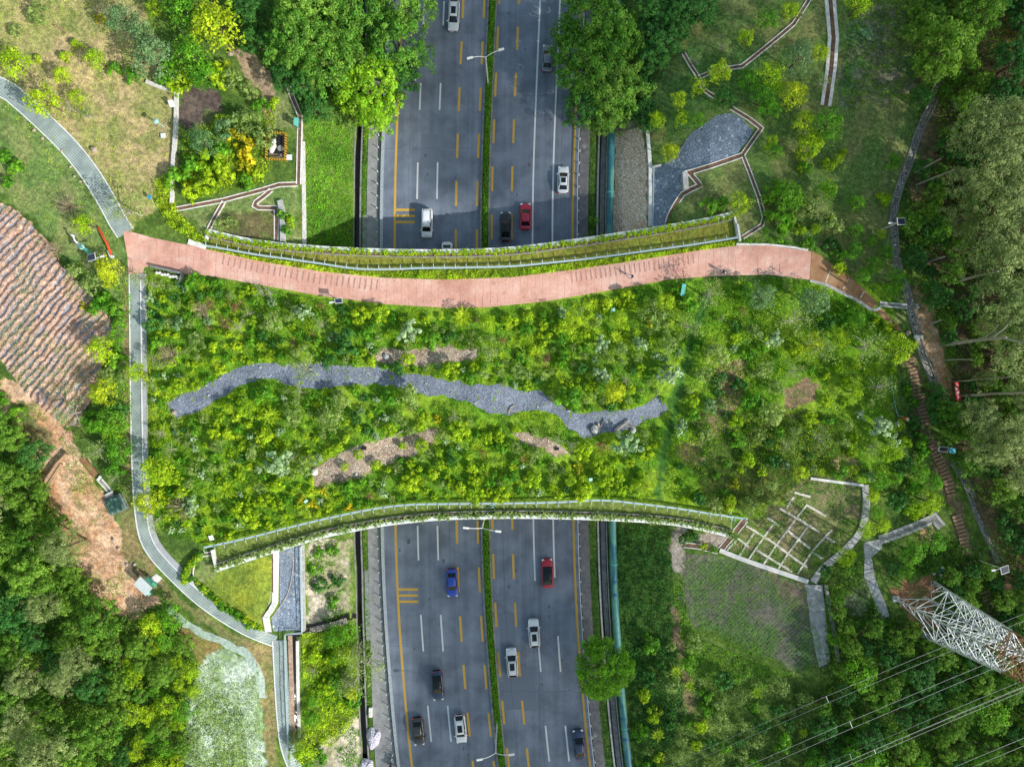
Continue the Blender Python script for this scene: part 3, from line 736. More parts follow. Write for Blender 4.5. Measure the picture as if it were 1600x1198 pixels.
sheet('netting_slope', along([(262, 950), (300, 980), (345, 1002), (385, 1022), (404, 1050), (411, 1090)], 6), .04, plain('mint_netting', (.33, .42, .36), .9, var=.35, scale=2), 8, jag=3)

# ridged vegetable plot
def build_field():
    t = NT('ridged_soil'); c = t.coord()
    at = t.n('ShaderNodeAttribute'); at.attribute_name = 'Col'
    n1 = t.noise(c, 1.8, 6, .7); n2 = t.noise(c, 8, 3, .7)
    f = t.math('ADD', t.math('MULTIPLY', n1, .9), t.math('MULTIPLY', n2, .9))
    col = t.mix(1.0, at.outputs['Color'], t.ramp(f, [(.55, (.45, .45, .45)), (.9, (1, 1, 1)), (1.25, (1.6, 1.6, 1.6))]), 'MULTIPLY')
    mt = t.done(t.bsdf(col, .9, .15, bump=f, bstr=.7, bdist=.1))
    ang = math.radians(49)
    def row(u, v): return ((u * math.sin(ang) + (v) * math.cos(ang)) + (fbm(u / 60, v / 60, 4) - .5) * 14 + (fbm(u / 14, v / 14, 24) - .5) * 7) / 10.6
    def zf(u, v):
        r = row(u, v); w = .5 + .5 * np.cos(2 * PI * r)
        return zt(u, v) + .05 + .34 * sstep(.15, .8, w) + (fbm(u / 5, v / 5, 12) - .5) * .34
    def colr(u, v):
        r = row(u, v); w = .5 + .5 * np.cos(2 * PI * r)
        a = np.array((.54, .38, .30)); b = np.array((.36, .235, .175)); k = fbm(u / 12, v / 12, 6)[:, None]
        col = a * k + b * (1 - k)
        film = (w < .36) & (fbm(u / 16 + np.floor(r) * 3.1, v / 26, 8, 3) > .44)
        col[film] = np.array((.27, .27, .30))
        return col * (.8 + .4 * fbm(u / 3, v / 3, 2, 2))[:, None]
    sheet('field', FIELD, 0.0, mt, 1.9, zf, color=colr, skirt=.1)
build_field()

def stream_stones():
    """loose stones lying on the gravel of the dry stream"""
    r = random.Random(21); m = MB(); A = np.array(STREAM)
    k = 0
    while k < 170:
        u, v = r.uniform(262, 1041), r.uniform(566, 684)
        if not inside(STREAM, np.array([u]), np.array([v]))[0]: continue
        k += 1; s_ = r.choice([.07, .08, .09, .1, .12, .2]) * r.uniform(.8, 1.3)
        m.ball(G(u, v, .04 + s_ * .25), s_, 6, 4, 0, (r.uniform(.8, 1.3), r.uniform(.7, 1), .55), .15, r)
    o = m.build('gravel', plain('loose_stream_stones', (.36, .38, .42), .85, var=.45, scale=1.2)); o['kind'] = 'stuff'; o['label'] = 'loose grey stones scattered over the gravel stream'; o['category'] = 'gravel'
stream_stones()
# ------------------------------------------------------------------ planted overpass
RAIL_N = [(326, 386), (350, 390), (400, 399), (450, 406), (500, 413), (561, 421.5), (620, 422), (660, 420.5), (730, 419.5), (800, 417.5), (860, 412), (920, 405.5), (1000, 395), (1080, 384), (1150, 373)]
RAIL_S = [(323, 853), (360, 845), (400, 836), (450, 823), (500, 811), (550, 800), (600, 791), (645, 786.5), (700, 785.5), (800, 784.5), (870, 783), (940, 780), (1000, 785.5), (1060, 793), (1110, 801), (1165, 809)]
def shift_line(L, d): return off_line(L, d)
M_COPING = plain('white_coping', (.74, .75, .76), .8, var=.2, scale=1.5)
def build_overpass():
    root = empty('overpass', P(757, 600, 0)); o0 = root.location
    tag(root, 'broad planted overpass carrying soil and shrubs across the road', 'bridge')
    NS = resample(RAIL_N, 14) + resample(NORTH_EDGE, 14)[::-1]
    SS = resample(RAIL_S, 14) + resample(SOUTH_EDGE, 14)[::-1]
    def colr(u, v):
        c = ground_color(u, v)
        n = fbm(u / 13, v / 7, 3)[:, None]; m = inside(NS, u, v)
        c[m] = (np.array((.22, .19, .04)) * n + np.array((.18, .24, .035)) * (1 - n))[m]
        n = fbm(u / 16, v / 9, 13)[:, None]; m = inside(SS, u, v)
        c[m] = (np.array((.13, .17, .04)) * n + np.array((.18, .24, .05)) * (1 - n))[m]
        return c
    s = sheet('soil', DECK, 0.0, M_GROUND, 7, color=colr, skirt=.6)
    del s['kind']; s.parent = root; s.location = -o0
    def wpts(L, z, step=14): return [P(u, v, z) for u, v in resample(L, step)]
    m = MB(); poly = [P(u, v, 7)[:2] for u, v in DECK]
    n = len(poly); vs = [(a, b, 7.35) for a, b in poly] + [(a, b, 6.3) for a, b in poly]
    fs = [(i, n + i, n + (i + 1) % n, (i + 1) % n) for i in range(n)]
    r = delaunay_2d_cdt([Vector(p) for p in poly], [], [list(range(n))], 1, 1e-4)
    if len(r[0]) == n:
        for f in r[2]: fs += [tuple(f), tuple(n + i for i in f)[::-1]]
    m.add(vs, fs); m.build('deck_slab', M_CONC, root, o0)
    for L, sg in ((NORTH_EDGE, 1), (SOUTH_EDGE, -1)):
        m = MB()
        m.wall(wpts(L, 8), .62, -1.75, .5, 0, 0)                           # outer coping wall
        m.build('parapet', M_COPING, root, o0)
        m = MB(); m.wall(wpts(shift_line(L, sg * 8.6), 8), .16, -.3, .42)
        m.build('planter_wall', M_CONC_D, root, o0)
        m = MB(); m.ribbon(wpts(shift_line(L, sg * 4.6), 8.3), [(-.36, 0), (.36, 0)])
        m.build('planter_soil', plain('planter_soil', (.20, .11, .08), .95, var=.5, scale=5), root, o0)
    for u, v0, v1 in ((500, 400, 830), (1032, 372, 806)):
        m = MB(); m.wall([P(u, v0, 0), P(u, v1, 0)], 1.4, -1.2, 6.28); m.build('abutment', M_CONC, root, o0)
    m = MB(); m.wall([P(757.5, 402, 0), P(757.5, 800, 0)], .9, -.3, 6.28); m.build('pier', M_CONC, root, o0)
    # end walls of the planters
    m = MB(); m.wall(wpts([(1145, 334), (1149, 352), (1152, 374)], 8), .3, -1.6, .6); m.build('parapet_return', M_CONC_L, root, o0)
    m = MB(); m.wall(wpts([(340, 889), (336, 872), (333, 858)], 8), .3, -1.2, .6); m.build('parapet_return', M_CONC_L, root, o0)
    m = MB(); m.wall(wpts([(328, 362), (324, 374)], 8), .3, -1.2, .6); m.build('parapet_return', M_CONC_L, root, o0)
build_overpass()

def arc_pts(L, spacing):
    """world points at even spacing along a plan line on the ground"""
    c = plan_line(L, 3); out = []; acc = 0.0; nxt = 0.0
    for a, b in zip(c, c[1:]):
        d = (b - a).length
        while nxt <= acc + d + 1e-6:
            t = (nxt - acc) / max(d, 1e-6); p = a.lerp(b, t); out.append((p, (b - a).normalized())); nxt += spacing
        acc += d
    return out
def railing(L, label, sp, sg):
    mid = arc_pts(L, 1)[len(arc_pts(L, 1)) // 2][0]
    root = tag(empty('railing', mid), label, 'railing')
    c = plan_line(L, 5)
    m = MB(); m.wall(c, .26, .86, .98); m.build('top_rail', M_RAIL, root, mid)
    for z in (.32, .6):
        m = MB(); m.wall(c, .06, z, z + .06); m.build('lower_rail', M_RAIL, root, mid)
    for p, d in arc_pts(L, sp):
        n = Vector((-d.y, d.x, 0)) * sg
        m = MB(); m.tube([p + Vector((0, 0, -.2)), p + Vector((0, 0, 1.0)), p + n * .18 + Vector((0, 0, 1.16)), p + n * .5 + Vector((0, 0, 1.2)), p + n * .62 + Vector((0, 0, 1.12))], .055, 5)
        m.build('post', M_RAIL, root, mid)
railing(RAIL_N, 'long pale blue railing between upper lawn strip and red path', 1.66, 1)
railing(RAIL_S, 'long pale blue railing along lower edge of the bridge planting', 1.66, -1)

# ------------------------------------------------------------------ drains, walls and kerbs in the park
def gutter(pts, w, label, bed=M_RUSTBED, edge=M_CONC_L, deep=.12, smooth=False, ew=.14, eh=.14, name='drain_gutter'):
    c = plan_line(pts, 5, smooth); o = c[len(c) // 2]
    root = tag(empty(name, o), label, 'drain')
    m = MB(); m.ribbon(c, [(-w / 2, .06), (w / 2, .06)]); m.build('gutter_bed', bed, root, o)
    for s in (-1, 1):
        m = MB(); m.wall(c, ew, -.4, eh, s * w / 2); m.build('gutter_edge', edge, root, o)
    return root
gutter([(1068, 84), (1079, 103), (1091, 121), (1101, 142), (1116, 152)], .55, 'short white edged drain descending to the park lawn beside dark bushes')
gutter([(1091, 122), (1109, 114), (1139, 107), (1159, 104), (1182, 86), (1214, 60), (1240, 38), (1268, -6)], .55, 'long white edged drain zigzagging up to the top edge of the park')
gutter([(1142, 169), (1170, 186), (1189, 201), (1160, 242)], .6, 'angled white edged drain around the upper right of blue stone paving')
gutter([(1159, 243), (1113, 259), (1077, 270), (1094, 290), (1080, 296), (1066, 304), (1054, 322), (1046, 338), (1043, 349)], .7, 'white edged drain curving along the lower right of blue stone paving')
gutter([(1161, 245), (1170, 267), (1185, 307), (1194, 340), (1190, 352), (1160, 371)], .55, 'white edged drain bending around the small lawn at the bridge corner')
gutter([(1296, -10), (1302, 60), (1298, 110), (1290, 165)], 1.15, 'wide concrete drain running down from the top beside textured slope', ew=.5)
gutter([(450, 133), (458, 155), (469, 181), (468, 223), (466.5, 288)], .62, 'vertical white edged drain at the brink above the green embankment')
gutter([(465, 288), (436, 289), (410, 297), (380, 305), (350, 313), (313, 320), (276, 327)], .62, 'long pale drain crossing the small lawns left of the embankment')
gutter([(350, 315), (338, 336), (328, 355), (322, 374)], .55, 'short drain branching down to the left end of the bridge railing')
gutter([(424, 297), (412, 307), (400, 316), (398, 321), (404, 325), (432, 325.5), (432, 376)], .62, 'hooked white edged drain around the little lawn above the bridge')
gutter([(336, 864), (318, 866), (308, 872), (301, 885), (300, 900), (306, 912), (313, 919)], .5, 'curved brown and white drain around lawn below bridge corner', smooth=True)
gutter([(425, 858), (425, 940), (419, 951), (409, 962), (413, 975), (421, 988)], .6, 'long brown bedded drain on the right edge of the yellow green lawn')
gutter([(1126, 858), (1164, 812)], .9, 'brown bedded drain beside the grid framed slope')
gutter([(1068, 851), (1090, 853), (1122, 861)], .75, 'short horizontal drain left of the grid framed slope')
gutter([(1374, 475), (1417, 479)], .6, 'short white drain linking brown slab path to stone channel', bed=M_CONC_D, edge=M_WHITE)
gutter([(1374, 843), (1400, 834), (1440, 818), (1459, 809), (1471, 823)], 1.0, 'wide grey concrete channel bending above the orange soil mound', ew=.42, bed=M_CONC_D, edge=M_CONC)
def lwall(pts, w, h, mat, label, name='retaining_wall', cat='wall', smooth=False, z0=-.8, off=0.0):
    c = plan_line(pts, 5, smooth, off); o = c[len(c) // 2]
    m = MB(); m.wall(c, w, z0, h); return tag(m.build(name, mat, origin=o), label, cat)
M_RWHITE = plain('whitewashed_rubble', (.62, .60, .57), .9, var=.35, scale=4, bump=.8)
lwall([(230, 129), (250, 137), (277, 144), (276, 200), (271, 265), (270, 318)], .55, .45, M_RWHITE, 'whitewashed rubble wall between dry lawn and the bushes')
lwall([(474, 222), (475, 300), (476, 388)], .5, .3, M_RWHITE, 'pale rough wall at the top of green embankment')
lwall([(438, 314), (442, 330), (443, 378)], .75, .5, M_CONC, 'grey retaining wall below the hooked drain')
lwall([(430.5, 858), (430.5, 940), (424, 952), (416, 963), (420, 985)], .75, .6, M_CONC_L, 'broad pale retaining wall between brown drain and stone pitching')
lwall([(1068, 271), (1070, 297)], .8, 1.0, M_CONC, 'grey wing wall at the inner corner of blue stone paving')
lwall([(1012, 205), (1016, 262), (1015.5, 354)], .55, .2, M_CONC_L, 'pale kerb strip between rubble slope and blue stone paving', 'kerb_strip', 'kerb')
lwall([(1018, 262), (1033, 259)], .3, .4, M_CONC_L, 'short pale end wall at the top left of blue stone paving')
lwall([(1289, 912), (1300, 975), (1309, 1032)], .45, .5, M_CONC_D, 'thin weathered wall right of the cracked cement strip')
lwall([(473.6, 850), (475, 985)], .35, .3, M_CONC, 'kerb on the right of lower left stone pitching', 'kerb_strip', 'kerb')
lwall([(453.5, 992), (456, 1080), (458, 1160)], .6, .25, plain('stained_wall', (.42, .30, .22), .9, var=.4), 'orange stained wall between woven path and dark channel')
lwall([(465, 1000), (466, 1080), (468, 1150)], .4, .3, M_CONC_L, 'pale wall on the right of the lower dark channel')
lwall([(1150, 352), (1154, 378)], .25, .9, M_WHITE, 'short white wall at the right end of the bridge railing')
lwall([(295, 378), (312, 383), (322, 386)], .8, .25, M_CONC_L, 'cream kerb block at the left end of the bridge railing', 'kerb_block', 'kerb')
lwall([(1150, 382), (1200, 382.5), (1240, 387), (1262, 391)], .3, .25, M_CONC_L, 'pale kerb along upper right edge of red path', 'kerb_strip', 'kerb')
def stone_drain(pts, label):
    c = plan_line(pts, 5); o = c[len(c) // 2]
    root = tag(empty('stone_drain', o), label, 'drain')
    m = MB(); m.ribbon(c, [(-.42, .05), (.42, .05)]); m.build('drain_bed', M_COBBLE, root, o)
    for s in (-1, 1):
        m = MB(); m.wall(c, .2, -.5, .2, s * .5); m.build('drain_wall', M_CONC_D, root, o)
stone_drain([(1470, 120), (1455, 165), (1436, 205), (1420, 255), (1406, 290), (1396, 330), (1398, 375), (1402, 415), (1410, 440), (1417, 457), (1423, 490), (1433, 522), (1440, 550), (1446, 566), (1462, 604), (1472, 630)], 'long cobbled drain running down the edge of the right hand wood')
stone_drain([(1490, 722), (1508, 752), (1524, 790), (1534, 815), (1548, 845), (1562, 878)], 'cobbled drain in the wood at lower right')
m = MB(); m.wall([G(1428, 526, .3), G(1441, 526, .3)], .5, -.1, .25); tag(m.build('slab_bridge', M_CONC_L, origin=G(1435, 526)), 'small pale slab crossing the cobbled drain', 'slab')
# lower-left water channels
struct(sheet('drain_water', along([(462, 992), (470, 984), (500, 977), (540, 963), (558, 962)], 5.5), .03, M_WATER, 6)); 
struct(sheet('drain_water', along([(459.5, 990), (461.5, 1080), (463, 1160)], 4), .03, M_WATER, 6))
sheet('stone_slope', along([(480, 986), (505, 980), (542, 969)], 4.5), .06, M_COBBLE, 5)
def bar_fence(pts, label, sp=2.4, h=1.0, mat=M_RAIL):
    A = arc_pts(pts, sp); o = A[0][0]; root = tag(empty('railing', o), label, 'railing')
    c = plan_line(pts, 6, False)
    for z in (h, h * .5):
        m = MB(); m.tube([p + Vector((0, 0, z)) for p in c], .06, 5); m.build('rail', mat, root, o)
    for p, d in A:
        m = MB(); m.tube([p + Vector((0, 0, -.2)), p + Vector((0, 0, h))], .045, 5); m.build('post', mat, root, o)
bar_fence([(472, 852), (474, 985)], 'pale blue railing on the right of lower left stone pitching')
bar_fence([(474, 986), (447.5, 988), (449.5, 1080), (453, 1165)], 'pale blue railing between woven path and dark channel')
bar_fence([(1020, 262), (1018, 366)], 'thin pale blue railing along the left of blue stone paving')

# grid framed slope
M_BEAM = plain('dusty_concrete', (.56, .52, .45), .9, var=.45, scale=1.2)
def lattice():
    o = G(1235, 840); root = tag(empty('slope_lattice', o), 'concrete grid frame holding square grass beds on a slope', 'slope frame')
    A = [[(1166, 821), (1205, 845), (1245, 875), (1262, 886)], [(1218, 794), (1248, 811), (1280, 831)], [(1229, 827), (1247, 842), (1265, 856)], [(1182, 859), (1210, 876), (1238, 893)],
         [(1259, 788), (1290, 806)], [(1241, 769), (1266, 776)], [(1150, 838), (1170, 854)], [(1199, 808), (1218, 821)], [(1290, 838), (1304, 847)], [(1268, 861), (1284, 872)]]
    B = [[(1136, 859), (1150, 845)], [(1155, 868), (1178, 832)], [(1168, 876), (1193, 839), (1210, 816)], [(1193, 881), (1209, 856), (1232, 826), (1247, 805), (1260, 789)],
         [(1216, 888), (1232, 863), (1250, 839), (1262, 822)], [(1246, 896), (1268, 862), (1290, 837), (1300, 827)], [(1228, 794), (1240, 776)]]
    for L in A:
        m = MB(); m.wall(plan_line(L, 5, False), .34, -.4, .10); m.build('beam', M_BEAM, root, o)
    for L in B:
        m = MB(); m.wall(plan_line(L, 5, False), .28, -.4, .096); m.build('beam', M_BEAM, root, o)
    m = MB(); m.wall(plan_line([(1124, 859), (1160, 873), (1200, 887), (1262, 908)], 5), .7, -.6, .25); m.build('kerb', M_CONC_L, root, o)
    m = MB(); m.wall(plan_line([(1351, 757), (1353, 790), (1346, 825), (1328, 850), (1302, 873), (1284, 888), (1270, 909)], 5), 1.05, -.6, .22); m.build('kerb', M_CONC, root, o)
    m = MB(); m.wall(plan_line([(1266, 747), (1348, 758)], 5), .4, -.6, .24); m.build('kerb', M_CONC_L, root, o)
lattice()

# log stairs in the wood
def stairs(pts, label, sp=.58):
    A = arc_pts(pts, sp); o = A[0][0]; root = tag(empty('log_stairs', o), label, 'stairs')
    for i, (p, d) in enumerate(A):
        a = math.atan2(d.y, d.x); j = rnd.uniform(-.1, .1)
        m = MB(); m.box(p + Vector((0, 0, .06)), (.40, 1.35 + j, .22), a + rnd.uniform(-.08, .08)); m.build('step', M_WOOD, root, o)
stairs([(1420, 560), (1427, 585), (1431, 610), (1441, 642), (1446, 668)], 'long flight of log steps left of red banner')
stairs([(1449, 685), (1460, 705), (1469, 724), (1481, 752), (1486, 775)], 'flight of log steps beside the blue topped notice stand')
stairs([(1494, 806), (1503, 835), (1510, 868)], 'flight of log steps right of the grey concrete channel')
stairs([(1538, 925), (1546, 945), (1549, 962)], 'short flight of log steps behind the pylon')

# ------------------------------------------------------------------ green pipeline
def pipeline():
    r = .58
    def pl(v0, v1, du=0.0): return [P(952.5 + cshift(v) + (3 if v > 600 else 0) * sstep(500, 700, v) + du, v, 1.15) for v in np.arange(v0, v1 + 1, 12)]
    t = NT('pipe_paint'); c = t.coord((.35, .09, .35)); n = t.noise(c, 1.0, 1, .4)
    n2 = t.noise(t.coord(), 1.5, 4)
    col = t.ramp(n, [(.42, (.085, .27, .25)), (.47, (.035, .16, .19)), (.52, (.035, .16, .19)), (.55, (.11, .33, .26)), (.66, (.10, .30, .28))])
    t.m.node_tree.nodes[-1].color_ramp.interpolation = 'LINEAR'
    col = t.mix(.4, col, t.ramp(n2, [(.3, (.3, .3, .3)), (.7, (.7, .7, .7))]), 'OVERLAY')
    mt = t.done(t.bsdf(col, .45, .4))
    o = P(952, 600, 1.15); root = tag(empty('pipeline', o), 'large green painted pipe running beside the road', 'pipe')
    m = MB(); m.tube(pl(-420, 1620), r, 14); m.build('pipe_body', mt, root, o, True)
    for v in (-60, 90, 300, 470, 640, 760, 880, 1135, 1260):
        c = pl(v, v + 13)[:2]; d = (c[1] - c[0]).normalized()
        m = MB(); m.tube([c[0], c[0] + d * .22], r + .05, 14); m.build('flange', M_TEAL, root, o)
    mk = plain('pipe_lettering', (.03, .14, .22), .5)
    for v, h in ((905, .5), (925, .35), (1118, .9), (1150, .7)):
        c = pl(v, v + 13)[:2]; d = (c[1] - c[0]).normalized(); q = Vector((-d.y, d.x, 0))
        if q.x > 0: q = -q
        m = MB()
        for k in range(7):
            vs = []
            for s in (0, 1):
                a = math.radians(35 + (k + s) * 14 - 10)
                for e in (0, .45 + .2 * (k % 2)):
                    p = c[0] + d * e + (q * math.cos(a) + Vector((0, 0, math.sin(a)))) * (r + .006); vs.append(p)
            m.add(vs, [(0, 1, 3, 2)])
        m.build('painted_mark', mk, root, o)
    for v in range(-400, 1600, 70):
        c = pl(v, v + 13)[0]; m = MB(); m.box((c.x, c.y, .1), (.9, .5, 1.2)); m.build('saddle', M_CONC_D, root, o)
pipeline()

# road-side guard posts and steel beams
def guard(u, side, label):
    pts = [(u + cshift(v), v) for v in range(-80, 1290, 12)]
    w = [P(a, b, 0) for a, b in pts]; o = w[len(w) // 2]
    root = tag(empty('guard_rail', o), label, 'guard rail')
    m = MB(); m.wall(w, .10, .56, .84); m.build('beam', M_STEEL, root, o)
    for v in np.arange(-60, 1270, 18.6):
        if 415 < v < 790: continue
        p = P(u + side + cshift(v), v, 0); m = MB(); m.box(p + Vector((0, 0, .42)), (.16, .16, .86)); m.build('post', M_WHITE if u > 800 else M_STEEL, root, o)
guard(901, 2.0, 'thin pale guard rail with short posts right of the road')
def reflector_posts():
    first = None; k = 0
    for v in np.arange(-52, 1280, 18.9):
        if 395 < v < 805: continue
        p = P(589.3 + cshift(v), v, .14); m = MB()
        if first is None:
            m.tube([(0, 0, -.05), (0, 0, .75)], .075, 6); m.ball((0, 0, .78), .1, 6, 4)
            first = m.build('marker_post', M_WHITE); o = first
        else: o = first.copy(); COL.objects.link(o)
        o.location = p
        tag(o, 'short white post in the row behind the left kerb', 'post', 'row of short posts behind the left kerb')
reflector_posts()
def manholes():
    for u, v in ((913, 228), (930, 1148)):
        m = MB(); p = P(u, v, .14); m.tube([p, p + Vector((0, 0, .02))], .36, 16); tag(m.build('manhole_cover', M_CONC_D, origin=p), 'round manhole cover on the right pavement ' + ('above' if v < 600 else 'below') + ' the bridge', 'manhole')
    for u, v in ((585, 287), (601, 1168)):
        root = tag(empty('drain_grate', P(u, v, .15)), 'slatted drain grate on the left pavement ' + ('above' if v < 600 else 'below') + ' the bridge', 'grate')
        for i in range(3):
            m = MB(); m.box((0, (i - 1) * .35, .02), (.8, .16, .03)); m.build('slat', M_CONC_D, root)
manholes()

# ------------------------------------------------------------------ power pylon and lines
def pylon():
    z0 = 7.4; feet = [(1399.4, 935), (1454.8, 904), (1488, 960), (1432.5, 991)]
    B = [P(u, v, z0) for u, v in feet]; cen = sum(B, Vector()) / 4
    root = tag(empty('power_pylon', cen), 'tall galvanised lattice pylon leaning out of the lower right corner', 'pylon')
    ztop = 40.0
    def leg(i, z):
        t = (z - z0) / (ztop - z0); s = 1 - .62 * t ** .85
        p = cen + (B[i] - cen) * s; p.z = z; return p
    lv = [z0, 11.8, 15.4, 18.4, 21.0, 23.4, 25.6, 27.6, 29.6, 31.4, 33.2, 35.0, 36.8, 38.4, 40]
    def mt(z): return M_STEEL if z < 25 else M_RUST
    for i in range(4):
        m = MB()
        for a, b in zip(lv[:6], lv[1:7]): m.bar(leg(i, a), leg(i, b), .13)
        m.build('leg', M_STEEL, root, cen)
        m = MB()
        for a, b in zip(lv[6:-1], lv[7:]): m.bar(leg(i, a), leg(i, b), .11)
        m.build('upper_leg', M_RUST, root, cen)
        m = MB(); q = B[i]; m.box(q + Vector((0, 0, -.3)), (.9, .9, 1.0)); m.build('footing', M_CONC, root, cen)
    for a, b in zip(lv[:-1], lv[1:]):
        m = MB()
        for i in range(4):
            j = (i + 1) % 4; A0, A1, B0, B1 = leg(i, a), leg(i, b), leg(j, a), leg(j, b)
            big = a < 25
            w = .075 if big else .055
            mid = (A1 + B1) / 2
            if a == z0:
                m.bar(A0, mid, w); m.bar(B0, mid, w); m.bar(A1, B1, w)
                for t in (.33, .66):
                    m.bar(A0.lerp(mid, t), A0.lerp(A1, t), .045); m.bar(B0.lerp(mid, t), B0.lerp(B1, t), .045)
                    m.bar(A0.lerp(mid, t), A0.lerp(A1, min(1, t + .33)), .04); m.bar(B0.lerp(mid, t), B0.lerp(B1, min(1, t + .33)), .04)
            else:
                m.bar(A0, B1, w); m.bar(B0, A1, w); m.bar(A1, B1, w * .9)
                if big:
                    X = (A0 + B0 + A1 + B1) / 4
                    m.bar(A0.lerp(A1, .5), A0.lerp(B1, .25), .04); m.bar(B0.lerp(B1, .5), B0.lerp(A1, .25), .04)
                    m.bar(A0.lerp(A1, .5), A1.lerp(B0, .25), .04); m.bar(B0.lerp(B1, .5), B1.lerp(A0, .25), .04)
                    m.bar(A0.lerp(B0, .5), X, .04)
        m.bar(leg(0, b), leg(2, b), .05); m.bar(leg(1, b), leg(3, b), .05)
        m.build('bracing', mt(a), root, cen)
    # ladder with rungs up one leg
    m = MB()
    for k in range(40):
        z = z0 + 3 + k * .42; p = leg(0, z) * .55 + leg(1, z) * .45; d = (leg(1, z) - leg(0, z)).normalized()
        m.bar(p - d * .25, p + d * .25, .03)
    m.build('ladder', M_STEEL, root, cen)
    wd = Vector((1, .41, 0)).normalized(); nd = Vector((-wd.y, wd.x, 0))
    ends = {}
    for z, L in ((28, 5.4), (34, 6.2), (39, 3.0)):
        for s in (-1, 1):
            if z == 28 and s < 0: L = 3.9
            elif z == 34: L = 3.6 if s > 0 else 6.2
            tip = cen + nd * s * L; tip.z = z + .4
            m = MB()
            near = sorted(range(4), key=lambda i: -(leg(i, z) - cen).dot(nd) * s)[:2]
            for i in near:
                m.bar(leg(i, z - .9), tip, .06); m.bar(leg(i, z + .6), tip, .06)
                for t in (.25, .5, .75): m.bar(leg(i, z - .9).lerp(tip, t), leg(i, z + .6).lerp(tip, t), .04); m.bar(leg(i, z - .9).lerp(tip, t), leg(i, z + .6).lerp(tip, t - .25), .04)
            m.build('crossarm', M_RUST, root, cen)
            m = MB(); m.tube([tip, tip + Vector((0, 0, -1.6))], .12, 6); m.build('insulator', M_CONC_D, root, cen)
            ends[(z, s)] = tip + Vector((0, 0, -1.7))
    wire = plain('wire', (.33, .35, .36), .5, .4, .2, var=.15, scale=.3)
    def wires(z, s, label, sep=.42):
        q = ends[(z, s)]; root = tag(empty('power_line', q), label, 'power line')
        for e in (-sep, sep):
            m = MB(); c = q + nd * e
            m.tube([c + wd * x + Vector((0, 0, .00055 * x * x)) for x in range(-180, 181, 12)], .013, 4); m.build('conductor', wire, root, q)
        for x in (-96, -72, -48, -24, 24, 60):
            c = q + wd * x + Vector((0, 0, .00055 * x * x)); m = MB(); m.bar(c - nd * sep, c + nd * sep, .035); m.build('spacer', M_WHITE, root, q)
    wires(28, 1, 'lower twin conductor passing on the upper side of the pylon')
    wires(28, -1, 'lower twin conductor passing on the lower side of the pylon')
    wires(34, 1, 'middle twin conductor passing on the upper side of the pylon')
    wires(34, -1, 'middle twin conductor passing on the lower side of the pylon')
    wires(39, 1, 'highest thin twin line crossing near the lower right corner', .22)
pylon()

def netting():
    Q = [(1074, 872), (1125, 868), (1200, 890), (1256, 914), (1287, 1035), (1240, 1046), (1150, 996), (1084, 978), (1064, 930)]
    m = MB()
    for dx, dy in ((1, 1.05), (1, -.95)):
        L = math.hypot(dx, dy); tx, ty = dx / L, dy / L; nx, ny = -ty, tx
        for k in range(-45, 46):
            seg = []
            for t in np.arange(-190, 191, 10.0):
                u, v = 1175 + nx * k * 5 + tx * t, 955 + ny * k * 5 + ty * t
                if inside(Q, np.array([u]), np.array([v]))[0]: seg.append(G(u, v, .22))
                else:
                    if len(seg) > 1: m.tube(seg, .013, 3, 0, False)
                    seg = []
            if len(seg) > 1: m.tube(seg, .013, 3, 0, False)
    tag(m.build('netting', plain('grey_netting', (.34, .33, .33), .6), origin=G(1175, 955)), 'diagonal grey netting stretched over the dark weedy plot', 'netting')
netting()
